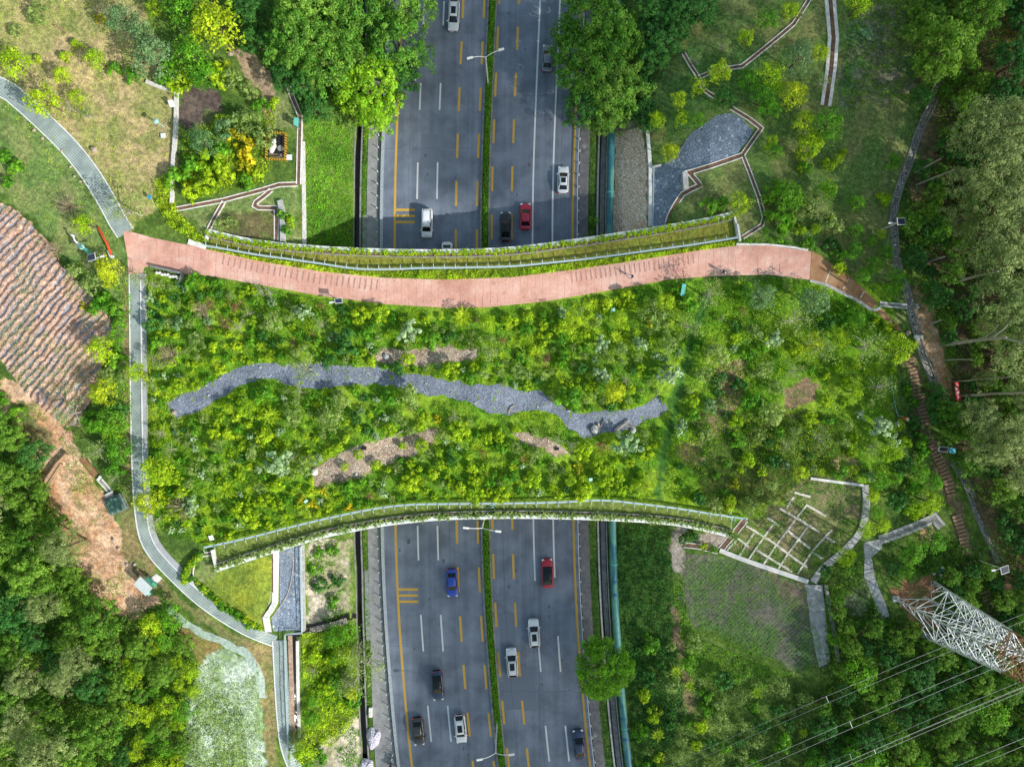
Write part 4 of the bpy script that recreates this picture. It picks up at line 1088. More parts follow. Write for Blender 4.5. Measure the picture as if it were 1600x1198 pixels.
# ------------------------------------------------------------------ vehicles
M_GLASS = plain('car_glass', (.010, .014, .019), .12, .35, var=.1)
M_TYRE = plain('tyre', (.02, .02, .02), .9); M_RIM = plain('wheel_rim', (.4, .41, .42), .35, .5, .7)
M_HEAD = plain('headlamp', (.8, .82, .85), .15, .6); M_TAIL = plain('tail_lamp', (.55, .015, .015), .3, .5)
M_TRIM = plain('black_trim', (.02, .02, .022), .5)
PAINT = {}
def paint(name, col):
    if name not in PAINT: PAINT[name] = plain(name, col, .28, .5, .0, var=.03, scale=.6, coat=.6)
    return PAINT[name]
def make_car(label, u, v0, v1, up, kind, col, roof='paint', W=1.86, group=None, du=0.0):
    vc = (v0 + v1) / 2; L = (v1 - v0) * (HH - .6) / FF * (1 if v1 - v0 > 30 else 1)
    L = max(4.3, min(5.1, L)); k = u + 0
    p = P(k, vc, .8); p.z = .003
    d = P(cshift(vc - 20) * 1, vc - 20, 0) - P(cshift(vc + 20), vc + 20, 0); a = math.atan2(d.y, d.x) + (0 if up else PI)
    root = tag(empty('parked_car' if False else 'car', p, a), label, 'car', group)
    pt = paint(col[0], col[1]); hw = W / 2
    suv = kind in ('suv', 'van')
    xs = [-.5, -.49, -.455, -.38, -.22, 0, .2, .3, .40, .46, .487, .5]
    wf = [.70, .82, .93, .99, 1, 1, 1, .985, .95, .88, .78, .62]
    bz = {'sedan': [.72, .90, .97, 1.0, .98, .95, .94, .92, .85, .76, .66, .55], 'suv': [.85, 1.0, 1.06, 1.08, 1.06, 1.04, 1.04, 1.03, .97, .88, .76, .62],
          'van': [.85, 1.0, 1.06, 1.08, 1.06, 1.04, 1.06, 1.06, 1.0, .90, .78, .62]}[kind]
    m = MB(); rings = []
    for x, w, z in zip(xs, wf, bz):
        y = hw * w
        half = [(.80 * y, .24), (.97 * y, .34), (y, .58), (.985 * y, z - .20), (.93 * y, z - .05), (.80 * y, z), (.42 * y, z + .035), (0, z + .045)]
        rings.append([(x * L, -q, zz) for q, zz in half] + [(x * L, q, zz) for q, zz in half[-2::-1]])
    n = len(rings[0]); vs = [q for r in rings for q in r]; fs = []
    for i in range(len(rings) - 1):
        for j in range(n - 1): fs.append((i * n + j, i * n + j + 1, (i + 1) * n + j + 1, (i + 1) * n + j))
        fs.append((i * n + n - 1, i * n, (i + 1) * n, (i + 1) * n + n - 1))
    fs += [tuple(range(n)), tuple((len(rings) - 1) * n + j for j in range(n))[::-1]]
    m.add(vs, fs); m.build('body', pt, root, smooth=True)
    zb = bz[5] + .02; zr = {'sedan': 1.44, 'suv': 1.66, 'van': 1.74}[kind]
    xb0, xr0, xr1, xb1 = {'sedan': (.235, .07, -.23, -.385), 'suv': (.25, .10, -.36, -.475), 'van': (.30, .17, -.43, -.485)}[kind]
    yb, yr = .86 * hw, .66 * hw; ybr = .78 * hw
    A = [(xb0 * L, -yb * .93, zb), (xb0 * L, yb * .93, zb)]; Bq = [(xr0 * L, -yr, zr), (xr0 * L, yr, zr)]
    Cq = [(xr1 * L, -yr * .97, zr - .03), (xr1 * L, yr * .97, zr - .03)]; D = [(xb1 * L, -ybr, zb + .02), (xb1 * L, ybr, zb + .02)]
    def quad(nm, a, b, c, d, mat, bow=.06):
        # curved pane: bow outwards along the first axis
        m = MB(); vs = []
        for i in range(5):
            t = i / 4
            for j in range(3):
                s_ = j / 2
                p1 = Vector(a).lerp(Vector(b), t); p2 = Vector(d).lerp(Vector(c), t); q = p1.lerp(p2, s_)
                q += Vector((bow * math.sin(PI * t) * (1 if p1.x > 0 else -1), 0, 0)) if bow else Vector()
                vs.append(q)
        fs = [(i * 3 + j, i * 3 + j + 1, (i + 1) * 3 + j + 1, (i + 1) * 3 + j) for i in range(4) for j in range(2)]
        m.add(vs, fs); return m.build(nm, mat, root)
    quad('windscreen', A[0], A[1], Bq[1], Bq[0], M_GLASS, .09)
    quad('rear_window', D[0], D[1], Cq[1], Cq[0], M_GLASS, .06)
    for s in (0, 1):
        m = MB(); mid0 = (0, (-yb if s == 0 else yb), zb)
        m.add([A[s], mid0, D[s], Cq[s], (0, (-yr if s == 0 else yr) * 1.03, zr), Bq[s]], [(0, 1, 4, 5), (1, 2, 3, 4)]); m.build('side_window', M_GLASS, root)
    # roof panel, slightly crowned
    m = MB(); R_ = []
    for i in range(6):
        t = i / 5; x = (xr0 + .012) * L * (1 - t) + (xr1 - .012) * L * t; yy = yr * (1.03 - .03 * t) * (1 - .06 * (abs(t - .5) * 2) ** 4)
        z = zr + .02 + .05 * math.sin(PI * t) - .03 * t
        R_.append([(x, -yy, z - .06), (x, -yy, z), (x, -yy * .6, z + .03), (x, 0, z + .04), (x, yy * .6, z + .03), (x, yy, z), (x, yy, z - .06)])
    vs = [q for r in R_ for q in r]; fs = [(i * 7 + j, i * 7 + j + 1, (i + 1) * 7 + j + 1, (i + 1) * 7 + j) for i in range(5) for j in range(6)]
    fs += [tuple(range(7))[::-1], tuple(35 + j for j in range(7))]
    m.add(vs, fs); m.build('roof', M_GLASS if roof == 'glass' else pt, root, smooth=True)
    m = MB()
    for s in (0, 1):
        m.bar(A[s], Bq[s], .055); m.bar(Cq[s], D[s], .07)
        m.bar((0, (-yb if s == 0 else yb), zb), (0, (-yr if s == 0 else yr) * 1.02, zr), .05)
        m.bar(Bq[s], (0, (-yr if s == 0 else yr) * 1.03, zr), .05); m.bar((0, (-yr if s == 0 else yr) * 1.03, zr), Cq[s], .05)
    m.build('pillar', pt if roof != 'glass' else M_TRIM, root)
    if roof == 'sunroof':
        m = MB(); m.box(((xr0 * .62 + xr1 * .38) * L - .05, 0, zr + .095), (1.15 if kind == 'suv' else .8, yr * 1.25, .02)); m.build('sunroof', M_GLASS, root)
    if suv:
        for s in (-1, 1):
            m = MB(); m.tube([(xr0 * L - .15, s * yr * .93, zr + .04), (xr0 * L - .3, s * yr * .95, zr + .12), (xr1 * L + .3, s * yr * .93, zr + .11), (xr1 * L + .15, s * yr * .91, zr + .03)], .028, 5); m.build('roof_rail', M_STEEL, root)
    for s in (-1, 1):
        m = MB(); m.box((.455 * L, s * hw * .70, bz[9] - .07), (.34, .34, .15), -s * .35); m.build('headlight', M_HEAD, root)
        m = MB(); m.box((-.478 * L, s * hw * .70, bz[1] - .05), (.16, .36, .16), s * .3); m.build('taillight', M_TAIL, root)
        m = MB(); m.box(((xb0 - .035) * L, s * (hw + .06), zb + .04), (.14, .20, .13), s * .2); m.build('wing_mirror', pt, root)
        for x in (-.295, .305):
            m = MB(); c = Vector((x * L, s * (hw - .10), .33)); m.tube([c - Vector((0, .11, 0)), c + Vector((0, .11, 0))], .33, 16); w = m.build('wheel', M_TYRE, root)
            m = MB(); m.tube([c + Vector((0, s * .08, 0)), c + Vector((0, s * .115, 0))], .2, 12); m.build('rim', M_RIM, w)
    m = MB(); m.box((.478 * L, 0, .38), (.12, W * .62, .16)); m.build('grille', M_TRIM, root)
    m = MB()
    for s in (-1, 1): m.bar((xb0 * L + .12, s * .25 + .1, zb + .03), (xb0 * L - .25, s * .25 - .22, zb + .17), .012)
    m.build('wiper', M_TRIM, root)
    return root
WHITE = ('white_car_paint', (.78, .80, .83)); BLACKP = ('black_car_paint', (.012, .018, .03)); REDP = ('red_car_paint', (.46, .012, .045)); RED2 = ('crimson_car_paint', (.40, .01, .03))
BLUEP = ('blue_car_paint', (.012, .06, .42)); NAVYP = ('dark_blue_car_paint', (.018, .038, .095)); GREYP = ('grey_blue_car_paint', (.16, .20, .25)); SILV = ('silver_car_paint', (.62, .65, .68)); DGREY = ('dark_grey_car_paint', (.035, .038, .042))
make_car('silver white car with sunroof at the top edge of the road', 709, 1, 48, False, 'suv', SILV, 'sunroof')
make_car('grey blue car half hidden by the big roadside tree', 855.5, 70, 112, True, 'sedan', GREYP)
make_car('dark car hidden under the tree on the left of the road', 643, 84, 126, False, 'sedan', DGREY)
make_car('white sedan with glass sunroof in the outer right lane', 880, 260, 302, True, 'sedan', WHITE, 'sunroof')
make_car('white people carrier beside the yellow bars above the bridge', 667, 326, 371, False, 'van', WHITE)
make_car('white car driving under the upper edge of the bridge', 698.5, 378, 421, False, 'sedan', WHITE)
make_car('black car beside the median just above the bridge', 790, 331, 377, True, 'sedan', BLACKP, 'glass')
make_car('pinkish red sedan next to the black car above the bridge', 821, 318, 358, True, 'sedan', REDP)
make_car('bright blue car just below the bridge', 706.5, 889, 932, False, 'sedan', BLUEP)
make_car('crimson car with black roof just below the bridge', 855.5, 873, 918, True, 'sedan', RED2, 'glass')
make_car('white off-roader with sunroof ahead in the middle right lane below the bridge', 834.5, 967, 1011, True, 'suv', WHITE, 'sunroof')
make_car('white off-roader with roof rails beside the median hedge', 800, 1012, 1057, True, 'suv', SILV, 'sunroof')
make_car('glossy black sedan in the middle left lane', 683.5, 1048, 1094, False, 'sedan', NAVYP, 'glass')
make_car('dark grey saloon with red tail lamps in the outer left lane', 653.5, 1121, 1164, False, 'sedan', DGREY)
make_car('pale white off-roader with black sunroof near the lower edge', 719.5, 1116, 1160, False, 'suv', WHITE, 'sunroof')
make_car('dark navy coupe in the outer right lane near the lower edge', 905, 1140, 1186, True, 'sedan', NAVYP)

def motorcycle():
    p = P(612.5, 1187, .14); a = math.radians(78)
    root = tag(empty('motorcycle', p, a), 'dark motorcycle parked on the left pavement at the lower edge', 'motorcycle')
    for x in (-.62, .62):
        m = MB(); m.tube([(x, -.06, .3), (x, .06, .3)], .3, 16); w = m.build('wheel', M_TYRE, root)
        m = MB(); m.tube([(x, -.07, .3), (x, .07, .3)], .17, 10); m.build('rim', M_RIM, w)
    m = MB(); m.ball((.15, 0, .78), .3, 10, 6, 0, (1.1, .6, .6)); m.build('fuel_tank', NAVYP and paint(*NAVYP), root, smooth=True)
    m = MB(); m.box((-.35, 0, .80), (.75, .28, .12), tx=.8, ty=.7); m.build('seat', M_TRIM, root)
    m = MB(); m.box((0, 0, .45), (.6, .3, .4), tx=.7); m.build('engine', M_TRIM, root)
    m = MB(); m.tube([(.35, -.38, 1.02), (.45, -.1, 1.05), (.45, .1, 1.05), (.35, .38, 1.02)], .025, 6); m.build('handlebar', M_STEEL, root)
    m = MB(); m.tube([(.62, 0, .3), (.45, 0, 1.05)], .05, 6); m.build('fork', M_STEEL, root)
    m = MB(); m.ball((.6, 0, .92), .11, 8, 5); m.build('headlight', M_HEAD, root)
    m = MB(); m.box((-.8, 0, .9), (.4, .4, .35), tx=.85); m.build('top_box', M_TRIM, root)
motorcycle()
def tarp(u, v, w, h, label, seed, mat):
    N = 24; r = random.Random(seed); m = MB(); vs = []
    ph = [r.uniform(0, 6) for _ in range(4)]
    for i in range(N + 1):
        for j in range(N + 1):
            a, b = i / N * 2 - 1, j / N * 2 - 1
            # rounded blob outline
            rr = max(abs(a), abs(b)); th = math.atan2(b, a); L = rr * (1 + .12 * math.sin(3 * th + ph[0]) + .08 * math.sin(5 * th + ph[1]))
            x, y = math.cos(th) * L * w, math.sin(th) * L * h
            z = .75 * (1 - rr ** 3.2) + .16 * math.sin(x * 2.6 + ph[2]) * math.cos(y * 2.2 + ph[3]) * (1 - rr) + .07 * math.sin(th * 11 + ph[1]) * rr * (1 - rr) * 4 + .05
            vs.append((x, y, max(.03, z)))
    fs = [(i * (N + 1) + j, (i + 1) * (N + 1) + j, (i + 1) * (N + 1) + j + 1, i * (N + 1) + j + 1) for i in range(N) for j in range(N)]
    m.add(vs, fs); o = m.build('tarpaulin', mat, smooth=True); o.location = P(u, v, .14); tag(o, label, 'tarpaulin')
def stripes():
    t = NT('striped_sheeting'); c = t.coord(); mp = t.n('ShaderNodeMapping'); mp.inputs['Rotation'].default_value = (0, 0, .35); t.l(c, mp.inputs[0])
    ns = t.n('ShaderNodeTexNoise'); ns.inputs['Scale'].default_value = .9; t.l(c, ns.inputs['Vector'])
    cc = t.mix(.22, mp.outputs[0], ns.outputs['Color'], 'ADD')
    w = t.n('ShaderNodeTexWave', bands_direction='Y'); w.inputs['Scale'].default_value = .5; w.inputs['Distortion'].default_value = .6; t.l(cc, w.inputs['Vector'])
    return t.done(t.bsdf(t.ramp(w.outputs['Fac'], [(.0, (.62, .60, .66)), (.30, (.60, .58, .64)), (.36, (.42, .15, .22)), (.44, (.58, .55, .62)), (.62, (.14, .16, .40)), (.74, (.14, .16, .40)), (.80, (.62, .60, .66))]), .5, .3))
M_STRIPE = stripes()
tarp(583.5, 1152, 1.15, 1.75, 'blue and red striped tarpaulin heap on the pavement', 1, M_STRIPE)
tarp(571, 1196, 1.6, 1.2, 'striped tarpaulin heap cut by the lower edge of the photo', 5, M_STRIPE)
m = MB(); m.box((0, 0, .25), (.55, 1.6, .5), tx=.9, ty=.95); m.box((0, -.3, .53), (.45, .6, .06)); o = m.build('concrete_block', M_CONC_L); o.location = G(579.5, 1111); tag(o, 'pale concrete block on the verge above the striped tarpaulin', 'block')

# ------------------------------------------------------------------ street lamps
def street_lamp(u, v, tilt, label):
    p = P(u, v, .12); root = tag(empty('street_lamp', p, math.radians(tilt)), label, 'street lamp')
    m = MB(); m.tube([(0, 0, 0), (0, 0, .5), (0, 0, 9.7)], [.16, .13, .075], 10); m.build('pole', M_WHITE, root)
    for s in (-1, 1):
        m = MB(); m.tube([(0, 0, 9.6), (s * .45, 0, 10.05), (s * 1.2, 0, 10.5), (s * 2.1, 0, 10.75)], .055, 6); a = m.build('arm', M_WHITE, root)
        m = MB(); m.box((s * 2.42, 0, 10.80), (.92, .34, .14), tx=.9, ty=.8); h = m.build('lamp_head', M_WHITE, root)
        m = MB(); m.box((s * 2.45, 0, 10.725), (.5, .22, .03)); m.build('lens', M_HEAD, h)
street_lamp(762.5, 132, 15, 'white double armed street lamp on the median above the bridge')
street_lamp(757.5, 806, -6, 'white double armed street lamp on the median just below the bridge')
street_lamp(776.5, 1128, 9, 'white double armed street lamp on the median near the lower edge')

def solar_lamp(u, v, az, label, hgt=5.0, panel_off=(.0, .0), big=1.0):
    """(u, v): where the panel is seen"""
    b = base_under(u, v, hgt); root = tag(empty('solar_lamp', b, math.radians(az)), label, 'solar lamp')
    m = MB(); m.tube([(0, 0, -.1), (0, 0, hgt - .2)], [.09, .06], 8); m.build('pole', M_WHITE, root)
    M = Matrix.Rotation(math.radians(18), 4, 'Y')
    m = MB(); m.box((0, 0, hgt), (1.5 * big, 1.0 * big, .05), M=M); fr = m.build('panel_frame', M_WHITE, root)
    m = MB(); m.box(Vector((0, 0, hgt)) + M @ Vector((0, 0, .045)), (1.34 * big, .84 * big, .03), M=M); m.build('solar_panel', M_PANEL, root)
    m = MB(); m.tube([(0, 0, hgt - .8), (-1.0, 0, hgt - .6)], .04, 6); m.build('arm', M_WHITE, root)
    m = MB(); m.box((-1.25, 0, hgt - .58), (.6, .26, .1)); m.build('lamp_head', M_WHITE, root)
solar_lamp(1408, 346, 5, 'solar lamp post with tilted dark panel beside the right cobbled drain', 5.5)
solar_lamp(143, 402, 190, 'solar lamp post standing on the left lawn near the teal figure', 4.5)
solar_lamp(529, 470, 8, 'small solar panel on a post at the lower edge of red path', 2.2, big=.75)
solar_lamp(1570, 890, 10, 'white framed solar panel lamp in the wood right of the pylon', 5.5, big=1.05)

# ------------------------------------------------------------------ park furniture and small things
def teal_lamp(u, v):
    b = base_under(u, v, 2.6); root = tag(empty('garden_lamp', b), 'teal garden lamp post on the dry lawn beside whitewashed wall', 'lamp post')
    m = MB(); m.tube([(0, 0, -.1), (0, 0, 2.4)], .07, 8); m.build('pole', M_TEAL_L, root)
    m = MB(); m.tube([(0, 0, 2.4), (0, 0, 2.48), (0, 0, 2.62)], [.36, .40, .1], 14); m.build('lamp_shade', M_TEAL_L, root)
teal_lamp(243, 189)
def teal_sculpture(u, v):
    b = base_under(u, v, 1.5); root = tag(empty('exercise_sign', b, math.radians(-30)), 'teal and white cut-out stand on the left lawn', 'stand')
    m = MB(); m.tube([(.9, 0, 0), (.9, 0, 1.0), (.2, 0, 1.5)], .12, 8); m.build('post', M_TEAL, root)
    m = MB(); m.ball((0, 0, 1.5), .55, 12, 6, 0, (1.2, .8, .18)); m.build('plate', M_TEAL_L, root, smooth=True)
    m = MB(); m.tube([(-.3, .2, 1.5), (-1.0, .3, 1.7), (-1.5, .7, 1.75)], [.16, .14, .10], 8); m.build('arm', M_WHITE, root)
    m = MB(); m.ball((-1.7, .85, 1.78), .28, 10, 6, 0, (1.3, .7, .5)); m.build('head', M_WHITE, root)
    m = MB(); m.tube([(.4, -.1, 1.2), (1.3, -.35, 1.1), (2.1, -.5, 1.0)], [.14, .12, .09], 8); m.build('base_arm', M_TEAL, root)
teal_sculpture(126, 385)
def hoop():
    pts = [(155, 355), (163, 368), (171, 380), (176, 396)]
    o = G(176, 402); c = plan_line([(155, 355), (163, 367), (171, 381), (175, 394), (176, 402)], 3)
    root = tag(empty('slide_rail', o), 'curved orange rail rising from the left lawn beside red path', 'rail')
    m = MB(); n = len(c); m.ribbon([p + Vector((0, 0, .25 + .5 * math.sin(PI * i / (n - 1)))) for i, p in enumerate(c)], [(.16, 0), (.16, .08), (-.16, .08), (-.16, 0)], True); m.build('rail', plain('orange_red_plastic', (.62, .10, .03), .5, var=.2), root, o)
    for i in (3, n // 2, n - 4):
        m = MB(); m.tube([c[i] + Vector((0, 0, -.1)), c[i] + Vector((0, 0, .5))], .06, 6); m.build('post', M_ORANGE, root, o)
    m = MB(); m.box(o + Vector((0, 0, .2)), (.5, .45, .5)); m.build('foot_block', M_WHITE, root, o)
    m = MB(); m.tube([G(168, 392, .4), G(171, 400, .5), G(176, 402, .4)], .07, 6); m.build('handle', M_WHITE, root, o)
hoop()
def notice_board(u, v, rz, label, wdt=1.5, frame=M_TEAL, sheet_m=M_WHITE, hgt=1.6):
    b = base_under(u, v, hgt); root = tag(empty('notice_board', b, math.radians(rz)), label, 'notice board')
    for x in (-wdt / 2, wdt / 2): m = MB(); m.tube([(x, 0, -.1), (x, 0, hgt)], .06, 6); m.build('post', frame, root)
    m = MB(); m.box((0, 0, hgt - .35), (wdt, .12, .8)); m.build('board', frame, root)
    m = MB(); m.box((0, .07, hgt - .33), (wdt * .8, .02, .55)); m.build('sheet', sheet_m, root)
    m = MB(); m.add([(-wdt * .6, -.35, hgt + .02), (wdt * .6, -.35, hgt + .02), (wdt * .6, .28, hgt + .2), (-wdt * .6, .28, hgt + .2), (-wdt * .6, -.35, hgt + .08), (wdt * .6, -.35, hgt + .08), (wdt * .6, .28, hgt + .26), (-wdt * .6, .28, hgt + .26)],
                    [(3, 2, 1, 0), (4, 5, 6, 7), (0, 1, 5, 4), (2, 3, 7, 6), (1, 2, 6, 5), (3, 0, 4, 7)]); m.build('roof', frame, root)
notice_board(1067, 453, 80, 'teal notice board in the planting below the red path')
notice_board(463, 191, 88, 'small teal notice board beside vertical drain above embankment', 1.0)
def sign(u, v, w, h, mat, label, hgt=.9, rz=0, tilt=35, name='sign'):
    b = base_under(u, v, hgt); root = tag(empty(name, b, math.radians(rz)), label, 'sign')
    m = MB(); m.tube([(0, 0, -.1), (0, 0, hgt)], .05, 6); m.build('post', M_STEEL, root)
    m = MB(); m.box((0, 0, hgt), (w, h, .04), M=Matrix.Rotation(math.radians(tilt), 4, 'X')); m.build('plate', mat, root)
sign(268, 162, .8, 1.0, M_WHITE, 'white sign plate near the top of whitewashed wall', 1.2, 10)
sign(255, 212, .75, .75, M_WHITE, 'white square plate lying low on the dry lawn', .3, 5, 0)
sign(452, 246, .85, .85, M_WHITE, 'pale square plate beside the yellow fenced pit', .3, 0, 0)
sign(233, 308, .55, .6, M_BLUE, 'blue plate on the lawn left of the clipped hedge', .8, -15, 20)
sign(958, 484, .6, .55, M_TEAL_L, 'tiny teal plate among the bushes below the middle of red path', .9, 10)
sign(923, 749, .55, .6, M_TEAL_L, 'tiny teal plate in the planting above lower railing', .9, 10)
sign(478, 783, .6, .4, M_TEAL_L, 'small teal plate in yellow flowers above lower railing', .9, 40)
sign(1311, 267, .4, .3, M_BLUE, 'tiny blue plate by the dirt trail in the upper right park', .7) if False else None
sign(1450, 624, .7, .75, plain('brown_board', (.22, .12, .09), .7), 'brown wooden sign beside the log steps', 1.1, 8, 20)
sign(330, 840, .7, .8, M_WHITE, 'small white box sign at the lower left end of the bridge', .7, 10, 20)
def shed():
    p = base_under(223, 916, 2.2); root = tag(empty('bin_shelter', p, math.radians(-43)), 'small shelter with pale ribbed roof and green side by the path', 'shelter')
    for x in (-.9, .9):
        for y in (-.65, .65): m = MB(); m.tube([(x, y, -.1), (x, y, 2.15)], .06, 6); m.build('post', M_TEAL, root)
    m = MB(); m.box((0, .1, 2.25), (2.5, 1.7, .1), M=Matrix.Rotation(.14, 4, 'X')); rf = m.build('roof', plain('pale_sheet', (.60, .68, .68), .5, var=.1), root)
    m = MB()
    for k in range(9): m.box((-1.15 + k * .287, .1, 2.31), (.05, 1.66, .04), M=Matrix.Rotation(.14, 4, 'X'))
    m.build('rib', M_WHITE, rf)
    m = MB(); m.box((.2, .85, 1.3), (1.6, .06, 1.4)); m.build('back_panel', M_TEAL, root)
    m = MB(); m.box((1.0, 1.0, 1.6), (.8, .5, .08)); m.build('green_panel', plain('green_panel', (.12, .42, .22), .5), root)
    p2 = G(236, 923); r2 = tag(empty('litter_bin', p2, math.radians(-43)), 'green and white litter bin beside the small shelter', 'bin')
    m = MB(); m.box((0, 0, .45), (.9, .5, .9)); m.build('body', plain('green_bin', (.06, .35, .18), .5), r2)
    m = MB(); m.box((0, 0, .94), (.95, .56, .08)); m.build('lid', M_TEAL_L, r2)
    m = MB(); m.box((0, .02, .99), (.35, .3, .03)); m.build('label_plate', M_WHITE, r2)
shed()
def cistern():
    p = G(184, 787); root = tag(empty('covered_tank', p, math.radians(25)), 'square tank under dark green camouflage sheet beside orange soil', 'tank')
    m = MB(); m.box((0, 0, .35), (2.7, 2.5, .8)); m.build('tank_wall', M_CONC_D, root)
    t = NT('camouflage_sheet'); c = t.coord(); n = t.noise(c, 1.7, 4, .7)
    cm = t.done(t.bsdf(t.ramp(n, [(.35, (.012, .035, .03)), (.5, (.03, .085, .065)), (.6, (.10, .17, .14)), (.72, (.25, .30, .27))]), .5, .3, bump=n, bstr=.6))
    m = MB(); N = 12
    vs = [(-1.45 + 2.9 * i / N, -1.35 + 2.7 * j / N, .80 + .1 * vnoise(np.array([i * .6]), np.array([j * .6]), 3)[0] - (.45 if i in (0, N) or j in (0, N) else 0)) for i in range(N + 1) for j in range(N + 1)]
    m.add(vs, [(i * (N + 1) + j, (i + 1) * (N + 1) + j, (i + 1) * (N + 1) + j + 1, i * (N + 1) + j + 1) for i in range(N) for j in range(N)]); m.build('cover_sheet', cm, root, smooth=True)
    m = MB(); m.box((-.4, 1.7, .2), (1.3, .8, .5)); m.build('inlet_box', M_CONC_D, root)
    m = MB(); m.box((-.2, 2.0, .5), (1.2, .15, .1)); m.build('inlet_bar', M_CONC_L, root)
cistern()
def small_ditch():
    gutter([(128, 715), (140, 730), (150, 742)], .9, 'earthy drain above a pale slab on the orange slope', bed=plain('muddy_bed', (.28, .14, .07), .8), edge=M_RUSTBED)
    gutter([(157, 750), (166, 760), (175, 772)], .6, 'pale drain leading to the camouflaged tank', bed=M_CONC_D)
    m = MB(); m.box(G(155, 747, .25), (.9, .35, .2), .9); tag(m.build('slab', M_CONC_L, origin=G(155, 747)), 'small pale slab across the earthy drain', 'slab')
small_ditch()
def fenced_pit():
    p = G(434, 231); root = tag(empty('fenced_pit', p, math.radians(-2)), 'open pit inside yellow and black safety fence', 'pit')
    W2, H2 = 1.45, 2.0
    m = MB(); m.box((0, 0, .03), (2 * W2 - .2, 2 * H2 - .2, .06)); m.build('pit_floor', plain('pit_earth', (.22, .17, .13), .9, var=.4), root)
    yb = NT('hazard_tape'); c = yb.coord(); wv = yb.n('ShaderNodeTexWave', bands_direction='DIAGONAL'); wv.inputs['Scale'].default_value = 1.6; yb.l(c, wv.inputs['Vector'])
    ym = yb.done(yb.bsdf(yb.ramp(wv.outputs['Fac'], [(.42, (.03, .025, .02)), (.5, (.60, .36, .03))]), .5))
    for s in (-1, 1):
        for z in (.5, 1.0):
            m = MB(); m.box((s * W2, 0, z), (.2, 2 * H2, .1)); m.build('barrier_rail', ym, root)
            m = MB(); m.box((0, s * H2, z), (2 * W2 - .3, .2, .1)); m.build('barrier_rail', ym, root)
        for t in (-1, 0, 1):
            m = MB(); m.box((s * W2, t * H2 * .97, .52), (.1, .1, 1.1)); m.build('barrier_post', M_YELLOW, root)
    m = MB(); m.box((.2, .3, .35), (1.5, 2.6, .06)); m.box((.2, 1.6, .5), (1.5, .12, .3)); m.build('frame', M_TRIM, root)
    m = MB(); m.tube([(.55, -.2, .3), (.55, -.2, .5)], .45, 14); m.build('manhole', M_CONC_D, root)
    for k, (x, y) in enumerate(((-.6, .8), (-.75, -.4), (-.5, .1))):
        m = MB(); m.ball((x, y, .35), .55, 9, 6, 0, (.8, 1.1, .6), .12, rnd); m.build('rubble_sack', M_CONC_L, root)
fenced_pit()
def boulder(u, v, r, label, sq=(1, .8, .75), mat=None):
    m = MB(); rr = random.Random(int(u * 7 + v)); m.ball((0, 0, r * .45), r, 10, 7, 0, sq, .14, rr)
    o = m.build('boulder', mat or M_STONE); o.location = G(u, v); o.rotation_euler = (0, 0, rr.uniform(0, 6)); tag(o, label, 'boulder')
boulder(149, 235, .55, 'largest pale boulder on dry lawn above the curved path')
boulder(54, 204, .28, 'small stone upper left of the row below curved path')
boulder(67, 217, .28, 'second small stone of the row below curved path')
boulder(97, 236, .22, 'pale stone touching the lower edge of curved path')
boulder(111, 261, .25, 'brown stone below the curved path near its bend')
boulder(117, 276, .25, 'lower brown stone below the curved path')
boulder(126, 284, .25, 'lowest small stone left of the curved path')
boulder(361, 85, .45, 'pale boulder beside the earth track at upper left')
boulder(929, 670, .75, 'round pale boulder at the lower edge of the gravel stream', (1, .9, .7), M_CONC)
boulder(989, 672, .5, 'grey boulder beside the forked log in gravel stream', (1, .9, .7), M_CONC)
boulder(604, 557, .55, 'grey boulder on the upper gravel patch', (1.1, .8, .7), M_CONC)
boulder(273, 644, .4, 'pale boulder at the left tip of the gravel stream')
boulder(492, 737, .55, 'white boulder at left end of the lower gravel patch', (1, .9, .7), M_CONC_L)
boulder(521, 745, .22, 'small white stone on the lower gravel patch, left of two'); boulder(557, 741, .28, 'small white stone on the lower gravel patch, right of two', (1, .9, .7), M_CONC_L)
boulder(1418, 520, .42, 'pale boulder at the end of the narrow brown steps')
boulder(895, 617, .35, 'small grey boulder on the upper bank of the gravel stream', (1, .9, .7), M_CONC)
def log(pts, r, label, mat=M_PLANK, z=.12, name='log'):
    c = [G(a, b, z + r * .5 + (q[0] if q else 0)) for a, b, *q in pts]; m = MB(); m.tube(c, [r, r * .9] + [r * .7] * (len(c) - 2) if len(c) > 1 else r, 7)
    return m, c
def driftwood(name, limbs, label, mat=M_PLANK):
    o = G(*limbs[0][0][:2]); m = MB()
    for L in limbs:
        r = L[-1]; c = [G(a, b, .18 + r) for a, b in L[:-1]]; m.tube(c, [r * (1 - .3 * i / max(1, len(c) - 1)) for i in range(len(c))], 7)
    tag(m.build(name, mat, origin=o), label, 'log')
driftwood('log', [[(961, 674), (972, 665), (984, 656), .17], [(976, 663), (984, 666), (992, 667), .09]], 'forked pale log lying across right part of gravel stream')
driftwood('log', [[(935, 661), (936, 675), .17], [(937, 670), (941, 661), (945, 655), .10]], 'short upright forked log beside round boulder in the gravel stream')
driftwood('log', [[(606, 684), (618, 680), (630, 672), .12], [(608, 681), (620, 682), .07]], 'bleached branch on the lower gravel patch')
driftwood('log', [[(794, 645), (799, 636), (804, 633), .10], [(797, 640), (803, 641), .06]], 'small bleached branch on the middle of the gravel stream')
driftwood('log', [[(738, 549), (742, 549.5), .12], [(735, 560), (741, 554), .1]], 'small cut branch on the upper gravel patch')
driftwood('log', [[(85, 40), (96, 46), (104, 52), .14]], 'thin fallen log on the dry grass at upper left', M_WOOD)
driftwood('log', [[(70, 752), (80, 738), (88, 725), (104, 708), .42]], 'thick brown log edging the orange soil, upper of two', M_WOOD)
driftwood('log', [[(77, 755), (86, 740), (96, 724), .38]], 'thick brown log edging the orange soil, lower of two', M_WOOD)
